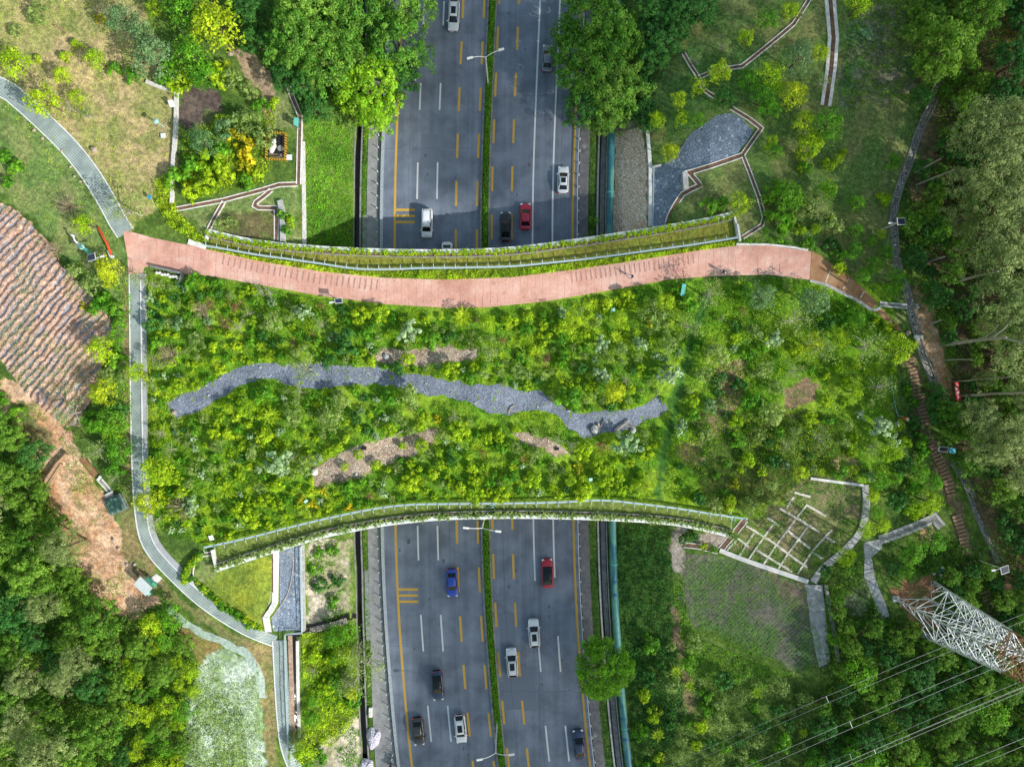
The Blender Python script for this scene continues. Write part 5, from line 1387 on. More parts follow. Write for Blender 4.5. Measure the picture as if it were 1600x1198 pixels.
driftwood('log', [[(213, 889), (220, 896), (228, 902), .26]], 'brown log beside the lower left path near the small shelter', M_WOOD)
m = MB(); m.box((0, 0, .3), (.75, .45, .5)); o = m.build('crate', M_TRIM); o.location = G(569, 700); tag(o, 'dark crate on the lower gravel patch', 'crate')
m = MB(); m.box((0, 0, .25), (.6, .4, .4)); o = m.build('crate', M_TRIM); o.location = G(870, 701); tag(o, 'dark crate on the small gravel patch left of trail', 'crate')
m = MB(); m.ball((0, 0, .2), .35, 8, 5, 0, (1.2, .8, .6), .1, rnd); o = m.build('sack', M_BLUE); o.location = G(491, 723); tag(o, 'blue bag on the left end of lower gravel patch', 'bag')
# planter basin at the left end of the red path
def basin():
    p = G(262, 428); root = tag(empty('planter_basin', p, math.radians(-13)), 'grey concrete planter basin with stones beside left end of red path', 'planter')
    m = MB(); m.box((0, .55, .35), (5.0, .3, .9)); m.build('back_wall', plain('basin_concrete', (.20, .23, .22), .9, var=.3), root)
    m = MB(); m.box((2.4, -.1, .35), (.25, 1.1, .85)); m.build('side_wall', M_CONC_D, root)
    m = MB()
    for k in range(9): m.ball((-1.5 + k * .42, -.2 + .1 * math.sin(k * 2.1), .3), .3, 8, 5, 0, (1, .8, .8), .15, rnd)
    m.build('stone_edging', M_CONC_L, root)
basin()
def hose():
    pts = [(1393, 585), (1394, 600), (1397, 625), (1400, 640), (1404, 650)]
    c = plan_line(pts, 4, True, .06); m = MB(); m.tube(c + [c[-1] + Vector((.2, 0, .9))], .055, 6)
    tag(m.build('hose', M_TEAL_L, origin=c[0]), 'pale hose trailing up the grass from the orange worker', 'hose')
    c = plan_line([(475, 846), (482, 850), (494, 862), (500, 880), (497, 900), (480, 925)], 4, True, .08) if False else plan_line([(438, 862), (452, 866), (458, 878), (455, 905), (448, 930), (432, 955), (424, 965)], 4, True, .1)
    m = MB(); m.tube(c, .07, 6); tag(m.build('hose', M_PLANK, origin=c[0]), 'long pale hose lying on the lower left stone pitching', 'hose')
    c = plan_line([(760, 793), (768, 793), (774, 790), (772, 788), (766, 789)], 2, True, .06)
    m = MB(); m.tube(c, .05, 6); tag(m.build('hose', M_TEAL_L, origin=c[0]), 'short coiled hose on the lawn strip by lower railing', 'hose')
hose()
def stand_blue():
    b = base_under(1485, 703, 1.3); root = tag(empty('notice_stand', b, math.radians(-6)), 'notice stand with white frame and blue top beside log steps', 'notice stand')
    m = MB(); m.box((-1.0, 0, 1.2), (1.5, .8, .06)); m.build('frame', M_WHITE, root)
    m = MB(); m.box((-1.0, 0, 1.25), (1.25, .58, .03)); m.build('board', plain('dark_board', (.05, .035, .035), .5), root)
    m = MB(); m.box((.3, -.05, 1.35), (.95, .85, .06)); m.build('top', plain('sky_blue_sheet', (.10, .48, .62), .5), root)
    for x in (-1.6, -.4, .5): m = MB(); m.tube([(x, 0, -.1), (x, 0, 1.25)], .05, 6); m.build('post', M_STEEL, root)
stand_blue()
def banner():
    a = base_under(1494.5, 597, 2.3); b = base_under(1499, 625, 2.3)
    z = (a.z + b.z) / 2; a.z = b.z = z; d = (b - a); L = d.length; d.normalize(); n = Vector((-d.y, d.x, 0)); 
    if n.x < 0: n = -n
    o = a.copy(); root = tag(empty('banner', o), 'red banner with white characters strung between trees', 'banner')
    up = (Vector((0, 0, 1)) * .30 - n * .95).normalized()     # leans back so that its face looks up
    m = MB(); A0 = a + Vector((0, 0, 2.3)); vs = []
    for i in range(13):
        for j in range(3): vs.append(A0 + d * (L * i / 12) + up * ((j - 1) * .40) + Vector((0, 0, -.12 * math.sin(PI * i / 12))))
    m.add(vs, [(i * 3 + j, (i + 1) * 3 + j, (i + 1) * 3 + j + 1, i * 3 + j + 1) for i in range(12) for j in range(2)])
    cl = m.build('cloth', M_RED, root, o)
    nn = d.cross(up); nn = nn if nn.z > 0 else -nn
    # four white characters, as strokes in a 0..1 box (x to the right, y up)
    C = [
     [((.5, 1), (.5, .62)), ((.22, .9), (.78, .9)), ((.5, .86), (.25, .66)), ((.5, .86), (.75, .66)), ((.25, .55), (.25, 0)), ((.05, .42), (.46, .42)), ((.25, .4), (.06, .12)), ((.25, .4), (.44, .16)), ((.75, .55), (.75, 0)), ((.55, .42), (.95, .42)), ((.75, .4), (.56, .12)), ((.75, .4), (.95, .14))],
     [((.26, 1), (.26, 0)), ((.04, .72), (.48, .72)), ((.26, .68), (.05, .3)), ((.26, .68), (.46, .4)), ((.74, 1), (.74, 0)), ((.53, .72), (.97, .72)), ((.74, .68), (.52, .28)), ((.74, .68), (.96, .28))],
     [((.12, 1), (.12, 0)), ((.12, .95), (.38, .95)), ((.38, .95), (.28, .66)), ((.28, .66), (.38, .36)), ((.38, .36), (.2, .36)), ((.62, 1), (.68, .84)), ((.46, .76), (.97, .76)), ((.64, .74), (.62, .4)), ((.62, .4), (.44, .02)), ((.62, .48), (.88, .48)), ((.88, .48), (.84, .05)), ((.84, .05), (.72, .1))],
     [((.5, 1), (.48, .5)), ((.48, .5), (.06, .02)), ((.5, .5), (.95, .02)), ((.2, .74), (.3, .52)), ((.82, .76), (.66, .54))],
    ]
    m = MB(); sz = .50
    for k, ch in enumerate(C):
        c0 = A0 + d * (.42 + k * .62 + .0)
        # characters stand upright along the banner: x across it, y back towards its start
        for (x0, y0), (x1, y1) in ch:
            def w(x, y): return c0 + up * ((.5 - x) * -sz * 1.05) * 1.0 - d * ((y - .5) * sz) + nn * .02 + Vector((0, 0, -.12 * math.sin(PI * (.42 + k * .62) / L)))
            p0, p1 = w(x0, y0), w(x1, y1); t = (p1 - p0).normalized(); s = t.cross(nn).normalized() * .034
            m.add([p0 - s, p0 + s, p1 + s, p1 - s], [(0, 1, 2, 3)])
    m.build('lettering', M_WHITE, root, o)
    for e in (a, b):
        m = MB(); m.tube([e + Vector((0, 0, -.1)), e + Vector((0, 0, 2.7))], .05, 6); m.build('pole', M_BARK, root, o)
banner()
def bags():
    for k, (u, v, mt, nm) in enumerate([(1459, 895, M_WHITE, 'white plastic bag nearest the pylon foot'), (1467, 891, M_BLUE, 'blue plastic bag second beside the pylon foot'), (1472, 886.5, M_WHITE, 'uppermost pale bag above the pylon foot'), (1468, 897, M_WHITE, 'pale bag in the middle of the litter by the pylon foot'), (1470, 901, M_BLUE, 'lowest blue bag by the pylon foot')]):
        m = MB(); m.ball((0, 0, .2), .27, 8, 5, 0, (1.2, .9, .7), .18, rnd); o = m.build('plastic_bag', mt); o.location = G(u, v); tag(o, nm, 'bag', 'litter beside the pylon foot')
    for u, v, nm in ((1425, 475, 'white stone upper right of the short white drain'), (1432, 476, 'pale blue sheet beside cobbled drain'), (1434, 480, 'white litter piece beside cobbled drain')):
        m = MB(); m.ball((0, 0, .12), .26, 7, 5, 0, (1.2, .8, .5), .2, rnd); o = m.build('litter_piece', M_CONC_L); o.location = G(u, v); tag(o, nm, 'litter')
bags()
def lawn_rocks():
    for k, (u, v) in enumerate([(178, 843), (186, 857), (199, 882), (211, 881)]):
        boulder(u, v, .3, 'small pale stone at the right edge of orange soil, %s from top' % ('first', 'second', 'third', 'fourth')[k])
lawn_rocks()

# ------------------------------------------------------------------ people
def person(u, v, face, pose, top, bottom, label, hair=M_HAIR, hat=None, extra=None):
    """one continuous skinned body; height 1.68 m; face: heading in degrees (world)"""
    J = {'pel': (0, 0, .95), 'wai': (.01, 0, 1.10), 'che': (.02, 0, 1.32), 'nek': (.02, 0, 1.46), 'hea': (.035, 0, 1.58), 'top': (.03, 0, 1.68)}
    for s, nm in ((1, 'l'), (-1, 'r')):
        J[nm + 'sh'] = (.01, .19 * s, 1.40); J[nm + 'hip'] = (0, .10 * s, .90)
        J[nm + 'el'] = (-.03, .25 * s, 1.13); J[nm + 'wr'] = (.06, .26 * s, .89); J[nm + 'ha'] = (.09, .26 * s, .82)
        J[nm + 'kn'] = (.03, .11 * s, .49); J[nm + 'an'] = (-.02, .11 * s, .07); J[nm + 'to'] = (.13, .12 * s, .035)
    for k, q in pose.items(): J[k] = q
    me = bpy.data.meshes.new('b'); keys = list(J); 
    E = [('pel', 'wai'), ('wai', 'che'), ('che', 'nek'), ('nek', 'hea'), ('hea', 'top')]
    for s in 'lr': E += [('che', s + 'sh'), (s + 'sh', s + 'el'), (s + 'el', s + 'wr'), (s + 'wr', s + 'ha'), ('pel', s + 'hip'), (s + 'hip', s + 'kn'), (s + 'kn', s + 'an'), (s + 'an', s + 'to')]
    me.from_pydata([J[k] for k in keys], [(keys.index(a), keys.index(b)) for a, b in E], [])
    R = {'pel': (.155, .115), 'wai': (.14, .105), 'che': (.165, .12), 'nek': (.055, .055), 'hea': (.085, .10), 'top': (.05, .06), 'sh': (.075, .075), 'el': (.047, .047), 'wr': (.03, .03), 'ha': (.035, .02), 'hip': (.105, .105), 'kn': (.066, .066), 'an': (.043, .043), 'to': (.04, .03)}
    ob = bpy.data.objects.new('b', me); COL.objects.link(ob)
    md = ob.modifiers.new('s', 'SKIN'); md.use_smooth_shade = True; ob.modifiers.new('d', 'SUBSURF').levels = 1
    for i, k in enumerate(keys):
        sv = me.skin_vertices[0].data[i]; sv.radius = R[k] if k in R else R[k[1:]]; sv.use_root = (k == 'pel')
    dg = bpy.context.evaluated_depsgraph_get(); bm_ = bpy.data.meshes.new_from_object(ob.evaluated_get(dg))
    bpy.data.objects.remove(ob)
    body = bpy.data.objects.new('body', bm_); COL.objects.link(body)
    p = G(u, v, .06 if 380 < v < 460 else 0.0); root = tag(empty('person', p, math.radians(face)), label, 'person'); body.parent = root
    bm_.materials.clear()
    for mt in (M_SKIN, top, bottom, M_BLACK): bm_.materials.append(mt)
    hip = J['pel'][2]
    for f in bm_.polygons:
        c = f.center; f.use_smooth = True
        dists = sorted((( (Vector(J[k]) - c).length - (R[k] if k in R else R[k[1:]])[0], k) for k in keys))
        k = dists[0][1]
        if k in ('hea', 'top', 'nek') or k[1:] in ('ha', 'wr'): f.material_index = 0
        elif k[1:] == 'to': f.material_index = 3
        elif k in ('pel',) or k[1:] in ('hip', 'kn', 'an'): f.material_index = 2
        else: f.material_index = 1
    h = Vector(J['hea']); m = MB(); m.ball(h + Vector((-.015, 0, .035)), .118, 12, 8, 0, (1, .92, .95)); m.v = [(x, y, max(z, h.z - .02 if x < h.x else h.z + .05)) for x, y, z in m.v]
    m.build('hair', hair, root, smooth=True)
    m = MB(); m.ball(h + Vector((.10, 0, -.01)), .018, 6, 4, 0, (1, .7, 1.4)); m.build('nose', M_SKIN, root)
    for s in (-1, 1):
        m = MB(); m.ball(h + Vector((.088, s * .034, .022)), .012, 6, 4); m.build('eye', M_BLACK, root)
        m = MB(); m.ball(h + Vector((-.005, s * .088, 0)), .026, 6, 4, 0, (.8, .4, 1.2)); m.build('ear', M_SKIN, root)
        nm = 'l' if s > 0 else 'r'; hv = Vector(J[nm + 'ha']); wv = Vector(J[nm + 'wr']); d = (hv - wv).normalized(); q = d.orthogonal().normalized(); q2 = d.cross(q)
        m = MB()
        for k in range(4):
            b = hv + q * ((k - 1.5) * .018); L = (.065, .078, .072, .055)[k]
            m.tube([b, b + d * L * .5, b + d * L * .85 + q2 * .018], [.0095, .009, .007], 5)
        m.tube([wv.lerp(hv, .6) + q * .03, wv.lerp(hv, .9) + q * .055 + q2 * .01, hv + q * .06 + q2 * .02 + d * .02], [.011, .010, .008], 5)
        m.build('fingers', M_SKIN, root, smooth=True)
    if hat:
        m = MB(); m.tube([h + Vector((0, 0, .05)), h + Vector((0, 0, .08)), h + Vector((0, 0, .14)), h + Vector((0, 0, .19))], [.27, .25, .12, .06], 14); m.build('hat', hat, root)
    if extra: extra(root, J)
    return root
WALK = {'lkn': (.17, .11, .50), 'lan': (.28, .11, .09), 'lto': (.42, .12, .06), 'rkn': (-.06, -.11, .49), 'ran': (-.34, -.11, .13), 'rto': (-.24, -.12, .045),
        'lel': (-.16, .26, 1.14), 'lwr': (-.10, .27, .91), 'lha': (-.06, .27, .85), 'rel': (.08, -.26, 1.14), 'rwr': (.24, -.24, .98), 'rha': (.30, -.23, .95)}
person(986, 433.5, 15, WALK, M_NAVY, M_DARKCLOTH, 'person in dark blue top walking along the red path')
def pack(root, J):
    m = MB(); m.box((-.2, 0, 1.22), (.18, .3, .42), tx=.8, ty=.9); m.build('backpack', M_DARKCLOTH, root)
person(1129, 426, 0, WALK, M_WHITECLOTH, M_DARKCLOTH, 'person in white top with dark bag at the right end of red path', extra=pack)
BEND = {'wai': (.06, 0, 1.08), 'che': (.22, 0, 1.27), 'nek': (.32, 0, 1.38), 'hea': (.40, 0, 1.47), 'top': (.43, 0, 1.56), 'lsh': (.24, .19, 1.34), 'rsh': (.24, -.19, 1.34),
        'lel': (.33, .26, 1.09), 'lwr': (.52, .14, 1.0), 'lha': (.58, .10, .99), 'rel': (.28, -.26, 1.08), 'rwr': (.42, -.12, .92), 'rha': (.47, -.09, .90), 'lkn': (.14, .13, .49), 'lan': (.15, .14, .07), 'lto': (.30, .15, .035), 'ran': (-.18, -.12, .08), 'rto': (-.04, -.13, .04)}
def nozzle(root, J):
    m = MB(); m.tube([(.40, -.1, .86), (.6, .1, 1.0), (1.2, .2, .8)], .025, 6); m.build('hose_nozzle', M_TEAL, root)
person(1406, 652, -30, BEND, M_ORANGE, M_ORANGE, 'worker in orange clothes and straw hat watering by hose', hat=plain('straw', (.62, .50, .30), .8), extra=nozzle)
# ------------------------------------------------------------------ vegetation
LM = {
 'lime': leafmat('lime_leaves', (.27, .50, .01), (.62, .76, .03), .45),
 'green': leafmat('green_leaves', (.09, .33, .015), (.27, .55, .03), .45),
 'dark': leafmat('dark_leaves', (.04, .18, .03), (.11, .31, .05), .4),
 'silver': leafmat('silvery_leaves', (.25, .43, .17), (.55, .68, .42), .35),
 'olive': leafmat('olive_leaves', (.22, .36, .08), (.46, .58, .18), .45),
 'turf': leafmat('turf_leaves', (.065, .24, .014), (.17, .40, .022), .4),
 'yellow': leafmat('yellow_leaves', (.36, .53, .012), (.74, .78, .03), .4),
 'gold': leafmat('golden_flowers', (.34, .44, .012), (.85, .66, .02), .4),
 'red': leafmat('reddish_leaves', (.18, .08, .06), (.36, .17, .11), .3),
 'gum': leafmat('gum_leaves', (.19, .30, .075), (.56, .64, .26), .45),
 'wood': leafmat('woodland_leaves', (.09, .27, .02), (.32, .52, .06), .45),
 'bright': leafmat('bright_tree_leaves', (.15, .43, .012), (.45, .68, .035), .45),
 'fir': leafmat('mixed_tree_leaves', (.085, .29, .022), (.33, .54, .08), .45),
 'orange': leafmat('orange_flowers', (.26, .34, .02), (.75, .30, .02)),
 'bluish': leafmat('blue_green_leaves', (.11, .29, .09), (.32, .46, .22), .4),
}
def leaf_arrays(C, N, size, rng, asp=.5, droop=.25):
    n = len(C)
    r = rng.normal(size=(n, 3)); t = r - N * (r * N).sum(1, keepdims=True); t /= np.linalg.norm(t, axis=1, keepdims=True) + 1e-9
    b = np.cross(N, t); s = size[:, None]
    a0 = C - t * s * .5; a2 = C + t * s * .5 - N * s * droop * .5
    a1 = C + b * s * asp * .5 - N * s * droop * .15; a3 = C - b * s * asp * .5 - N * s * droop * .15
    V = np.stack([a0, a1, a2, a3], 1).reshape(-1, 3)
    return V, np.arange(n * 4).reshape(n, 4)
def unit(x): return x / (np.linalg.norm(x, axis=-1, keepdims=True) + 1e-9)
def leaf_mesh(name, C, N, size, tint, mat, rng, asp=.5, droop=.25):
    V, F4 = leaf_arrays(C, N, size, rng, asp, droop)
    return np_mesh(name, V, F4, mat, {'tint': ('FACE', np.clip(tint, 0, 1))})
def crown(name, mat, seed, R, Hc, z0, ncl, lpc, ls, rc=(.2, .32), gap=0.0, flat=1.0, asp=.5, lob=.25, irregular=.2, top=.35, jit=.14, align=.42):
    """foliage of radius R from height z0 to z0 + Hc: clumps through the outer volume, leaves on the clumps"""
    rng = np.random.default_rng(seed)
    th = rng.uniform(0, 2 * PI, ncl); cz = rng.uniform(-.25, 1, ncl); tp = rng.uniform(size=ncl) < top; cz = np.where(tp, np.sqrt(1 - rng.uniform(0, .95, ncl)), cz)
    rad = np.sqrt(np.maximum(0, 1 - np.clip(cz, 0, 1) ** 2)); dep = np.where(tp, rng.uniform(.85, 1, ncl), rng.uniform(.55, 1, ncl) ** .6)
    lobe = 1 + lob * np.sin(th * 3 + seed) * .6 + irregular * rng.normal(size=ncl) * .5
    cc = np.stack([np.cos(th) * rad * dep * lobe * R * .86, np.sin(th) * rad * dep * lobe * R * .86, z0 + Hc * .32 + np.clip(cz, -.25, 1) * Hc * .62 * dep], 1)
    rcl = rng.uniform(*rc, ncl) * R
    val = np.clip(rng.normal(.5, .24, ncl), .05, .98); hue = np.clip(rng.normal(.45, .25, ncl), 0, 1)
    idx = np.repeat(np.arange(ncl), lpc); n = len(idx)
    d = unit(rng.normal(size=(n, 3)) + np.array([0, 0, .55])); k = rng.uniform(.42, 1.0, n) ** .5
    C = cc[idx] + d * (rcl[idx] * k)[:, None] * np.array([1, 1, flat])
    N = unit(d * 1.15 + rng.normal(size=(n, 3)) * align + np.array([0, 0, .3]))
    if gap:
        keep = rng.uniform(size=n) > gap; C, N, idx = C[keep], N[keep], idx[keep]; n = len(C)
    sz = ls * rng.uniform(.65, 1.3, n)
    tv = np.clip(val[idx] + rng.normal(size=n) * jit, 0, 1)
    tint = np.stack([np.clip(hue[idx] * .6 + tv * .3 + rng.normal(size=n) * .16, 0, 1), tv, rng.uniform(size=n)], 1)
    return leaf_mesh(name, C, N, sz, tint, mat, rng, asp), cc
def limbs(name, mat, seed, cc, H0, r0, nb=9, lean=(0, 0)):
    rng = random.Random(seed); m = MB()
    m.tube([(0, 0, -.4), (lean[0] * .4, lean[1] * .4, H0 * .5), (lean[0], lean[1], H0)], [r0, r0 * .8, r0 * .6], 8)
    ids = list(range(len(cc))); rng.shuffle(ids)
    for i in ids[:nb]:
        e = Vector(cc[i]); s = Vector((lean[0] * .9, lean[1] * .9, H0 * rng.uniform(.75, 1))); mid = s.lerp(e, .55) + Vector((rng.uniform(-.3, .3), rng.uniform(-.3, .3), -.1 * (e - s).length))
        m.tube([s, mid, e], [r0 * .45, r0 * .28, r0 * .10], 5)
    me_o = m.build(name, mat); me = me_o.data; bpy.data.objects.remove(me_o)
    return me
# prototypes: (crown mesh, trunk mesh, radius)
PROTO = {}
def tree_proto(kind, n, mat, R, Hc, z0, ncl, lpc, ls, bark=M_BARK, **kw):
    L = []
    for i in range(n):
        sd = abs(hash_(kind)) % 1000 + i * 31
        cm, cc = crown(kind + '_crown', LM[mat], sd, R, Hc, z0, ncl, lpc, ls, **kw)
        L.append((cm, limbs(kind + '_trunk', bark, sd, cc, z0 + Hc * .25, R * .055 + .04), R, z0 + Hc))
    PROTO[kind] = L
def hash_(s):
    h = 7
    for c in s: h = (h * 131 + ord(c)) % 1000003
    return h
def shrub_proto(kind, n, mat, R, Hc, ncl, lpc, ls, **kw):
    PROTO[kind] = [(crown(kind, LM[mat], hash_(kind) + i * 17, R, Hc, -.1, ncl, lpc, ls, **{**dict(top=.6, jit=.09, align=.32), **kw})[0], None, R, Hc) for i in range(n)]
tree_proto('big_tree', 3, 'fir', 6.5, 8.0, 4.0, 190, 48, .46, rc=(.09, .17), irregular=.3)
tree_proto('bright_tree', 2, 'bright', 6.5, 7.5, 4.0, 190, 48, .46, rc=(.09, .17), irregular=.3)
tree_proto('forest_tree', 4, 'wood', 4.2, 6.5, 3.5, 105, 46, .40, rc=(.11, .21), irregular=.35)
tree_proto('dark_tree', 2, 'dark', 4.2, 6.0, 3.0, 105, 46, .40, rc=(.11, .21), irregular=.35)
tree_proto('gum_tree', 4, 'gum', 5.2, 8.0, 9.0, 150, 38, .38, rc=(.10, .20), gap=.04, irregular=.35, asp=.42, top=.55)
tree_proto('round_tree', 1, 'green', 6.0, 7.5, 3.5, 250, 46, .42, rc=(.10, .17), irregular=.08, lob=.1)
tree_proto('young_tree', 3, 'green', 2.0, 2.8, 1.6, 46, 30, .27, rc=(.24, .38), irregular=.25)
tree_proto('lime_tree', 3, 'lime', 2.0, 2.8, 1.6, 46, 28, .27, rc=(.22, .36), irregular=.3)
tree_proto('yellow_tree', 2, 'yellow', 2.0, 2.8, 1.6, 50, 30, .27, rc=(.22, .34), irregular=.25)
tree_proto('airy_tree', 3, 'olive', 2.2, 3.0, 2.0, 34, 26, .22, rc=(.22, .4), gap=.3, irregular=.5, bark=M_PALEBARK)
tree_proto('bluish_tree', 2, 'bluish', 2.4, 3.2, 1.8, 56, 30, .26, rc=(.2, .34), irregular=.3)
shrub_proto('lime_bush', 4, 'lime', 1.0, 1.1, 20, 26, .27, rc=(.2, .36), irregular=.22)
shrub_proto('green_bush', 4, 'green', 1.0, 1.1, 20, 26, .27, rc=(.2, .36), irregular=.22)
shrub_proto('dark_bush', 3, 'dark', 1.0, 1.2, 20, 26, .27, rc=(.2, .36), irregular=.2)
shrub_proto('silver_bush', 4, 'silver', 1.0, 1.2, 22, 20, .26, rc=(.14, .28), gap=.1, irregular=.5, asp=.62)
shrub_proto('olive_bush', 4, 'olive', 1.0, 1.2, 24, 26, .20, rc=(.2, .38), gap=.15, irregular=.28)
shrub_proto('yellow_bush', 3, 'gold', 1.0, .9, 15, 24, .26, rc=(.2, .36), irregular=.5)
shrub_proto('reddish_bush', 2, 'red', 1.0, 1.0, 16, 20, .18, rc=(.22, .42), gap=.3, irregular=.5)
shrub_proto('round_bush', 2, 'lime', 1.0, 1.5, 40, 40, .15, rc=(.2, .3), irregular=.06, lob=.05)
shrub_proto('blue_bush', 2, 'bluish', 1.0, 1.2, 20, 26, .27, rc=(.2, .36), irregular=.22)
def rosette(kind, mat, seed, nf=11):
    """arching fronds spreading from one point"""
    rng = np.random.default_rng(seed); Cs = []; Ns = []; Ss = []
    for i in range(nf):
        a = 2 * PI * i / nf + rng.uniform(-.2, .2); L = rng.uniform(.75, 1.05); up = rng.uniform(.5, .9)
        for k in range(12):
            t = (k + 1) / 12; c = np.array([math.cos(a) * L * t, math.sin(a) * L * t, .15 + up * math.sin(PI * t * .75)])
            for s in (-1, 1):
                q = np.array([-math.sin(a), math.cos(a), -.2]) * s * .11 * (1.2 - t); Cs.append(c + q); Ns.append(unit(np.array([-.2 * math.cos(a), -.2 * math.sin(a), 1.0]) + rng.normal(size=3) * .25)); Ss.append(.27 * (1.15 - .6 * t))
    n = len(Cs); tv = np.clip(rng.normal(.5, .17, n), 0, 1)
    return leaf_mesh(kind, np.array(Cs), np.array(Ns), np.array(Ss), np.stack([rng.uniform(size=n) * .6 + .2, tv, rng.uniform(size=n)], 1), LM[mat], rng, .4)
PROTO['fern'] = [(rosette('fern', 'lime', 5 + i, 10 + i), None, 1.0, 1.0) for i in range(3)]

# -------- placing
VEG = []        # (object, kind words, plan u, v) - labelled at the end
vr = random.Random(11)
KINDW = {'big_tree': ('tree', 'tall dense green tree'), 'bright_tree': ('tree', 'tall bright yellowish green tree'), 'round_tree': ('tree', 'dense rounded roadside tree'), 'forest_tree': ('tree', 'green woodland tree'), 'dark_tree': ('tree', 'dark woodland tree'),
 'gum_tree': ('tree', 'pale olive tree'), 'young_tree': ('tree', 'young round green tree'), 'lime_tree': ('tree', 'small yellow green tree'), 'yellow_tree': ('tree', 'small golden yellow tree'),
 'airy_tree': ('sapling', 'thin airy olive sapling'), 'bluish_tree': ('tree', 'blue green bushy tree'), 'lime_bush': ('bush', 'lime green bush'), 'green_bush': ('bush', 'fresh green bush'), 'dark_bush': ('bush', 'dark green bush'),
 'silver_bush': ('shrub', 'pale silvery shrub'), 'olive_bush': ('shrub', 'feathery olive shrub'), 'yellow_bush': ('bush', 'bright yellow bush'), 'reddish_bush': ('shrub', 'brownish red shrub'), 'round_bush': ('bush', 'neat round lime bush'),
 'blue_bush': ('bush', 'bluish bush'), 'fern': ('fern', 'arching lime green fern')}
def put(kind, u, v, rpx, group, hs=1.0, name=None):
    """a plant whose crown is seen at (u, v) with plan radius rpx"""
    pr = vr.choice(PROTO[kind]); cm, tm, R0, H0 = pr
    r = rpx * (HH - 9) / FF; s = r / R0; h = H0 * s * hs * .6
    if tm is not None: s2 = max(.55, min(1.6, s)); h = H0 * (s * .5 + s2 * .5) * hs * .68
    b = base_under(u, v, h)
    hz = hs * (s * .5 + .5 * max(.55, min(1.6, s))) if tm is not None else s * hs
    rot = vr.uniform(0, 6.28)
    if tm is None:
        o = link(kind, cm, None, b); o.scale = (s, s, hz * 1.2); o.rotation_euler = (0, 0, rot)
    else:
        o = empty(name or kind, b, rot)
        c = link('crown', cm, o); t = link('trunk', tm, o); c.scale = (s, s, hz); t.scale = (max(s, .7), max(s, .7), hz)
    if group: o['group'] = group
    VEG.append((o, kind, u, v)); return o

# big roadside trees
GR = 'big trees beside the road'
for k, u, v, r in [('bright_tree', 572, 138, 62), ('big_tree', 618, 70, 58), ('big_tree', 508, 88, 60), ('big_tree', 548, 20, 66), ('big_tree', 628, 5, 56), ('big_tree', 462, 58, 52), ('big_tree', 470, 2, 50), ('bright_tree', 590, 178, 34), ('dark_tree', 622, 128, 34)]: put(k, u, v, r, GR)
for k, u, v, r in [('big_tree', 925, 32, 66), ('big_tree', 915, 98, 62), ('big_tree', 958, 138, 58), ('big_tree', 948, 182, 34), ('dark_tree', 912, 165, 36), ('big_tree', 975, 62, 44)]: put(k, u, v, r, GR)
put('round_tree', 944, 1046, 54, GR)
put('young_tree', 928, 346, 9, GR)
GW = 'dark bushes beside the upper right lawn'
for u, v, r in [(1040, 60, 32), (1062, 30, 30), (1020, 92, 28), (1012, 45, 30), (1030, 8, 36), (1080, 5, 34), (1105, 18, 22), (1005, 132, 22), (1005, 172, 26), (1018, 190, 20)]: put('dark_tree', u, v, r, GW, .6)
# park saplings, upper right
GP = 'young trees planted in the upper right park'
for k, u, v, r in [('airy_tree', 1130, 70, 14), ('lime_tree', 1165, 60, 14), ('young_tree', 1198, 30, 18), ('lime_tree', 1125, 115, 19), ('lime_tree', 1062, 155, 14), ('lime_tree', 1064, 183, 14), ('lime_tree', 1091, 134, 15), ('young_tree', 1091, 187, 13),
                   ('yellow_tree', 1047, 238, 16), ('lime_tree', 1026, 188, 15), ('dark_tree', 1134, 154, 17), ('young_tree', 1170, 126, 18), ('lime_tree', 1203, 118, 23), ('young_tree', 1195, 152, 22), ('lime_tree', 1212, 140, 16), ('bluish_tree', 1249, 90, 26),
                   ('yellow_tree', 1240, 148, 22), ('lime_tree', 1281, 82, 15), ('airy_tree', 1284, 130, 15), ('lime_tree', 1254, 190, 18), ('young_tree', 1294, 195, 25), ('lime_tree', 1342, 8, 21), ('lime_tree', 1234, 16, 15), ('airy_tree', 1086, 92, 12),
                   ('lime_tree', 1158, 318, 18), ('young_tree', 1205, 168, 16), ('lime_tree', 1310, 248, 9), ('airy_tree', 1255, 20, 12)]: put(k, u, v, r, GP)
put('round_bush', 1265, 226, 25, GP)
for k, u, v, r in [('green_bush', 1110, 322, 16), ('green_bush', 1128, 318, 13), ('lime_bush', 1318, 238, 8), ('lime_bush', 1296, 258, 12), ('lime_bush', 1250, 262, 8)]: put(k, u, v, r, 'low bushes in the upper right park')
for i in range(26):
    u, v = vr.uniform(1190, 1410), vr.uniform(200, 470)
    if inside([(1150, 380), (1270, 385), (1420, 500), (1420, 420), (1395, 300), (1420, 200), (1200, 200)], np.array([u]), np.array([v]))[0]: put(vr.choice(['lime_bush', 'green_bush', 'lime_tree', 'young_tree']), u, v, vr.uniform(7, 14), 'low bushes in the upper right park')
for k, u, v, r in [('young_tree', 1235, 305, 24), ('olive_bush', 1262, 320, 26), ('green_bush', 1215, 300, 22), ('young_tree', 1290, 300, 18), ('airy_tree', 1280, 322, 24), ('lime_bush', 1250, 360, 12), ('olive_bush', 1300, 352, 20), ('green_bush', 1220, 345, 24), ('orange_flower_bush' if False else 'olive_bush', 1240, 335, 18),
                   ('young_tree', 1340, 318, 14), ('young_tree', 1338, 360, 13), ('young_tree', 1335, 392, 16), ('young_tree', 1368, 415, 15), ('young_tree', 1348, 432, 13), ('lime_bush', 1312, 418, 12), ('dark_bush', 1300, 385, 14), ('young_tree', 1402, 437, 19)]: put(k, u, v, r, 'bushes above the right end of red path')
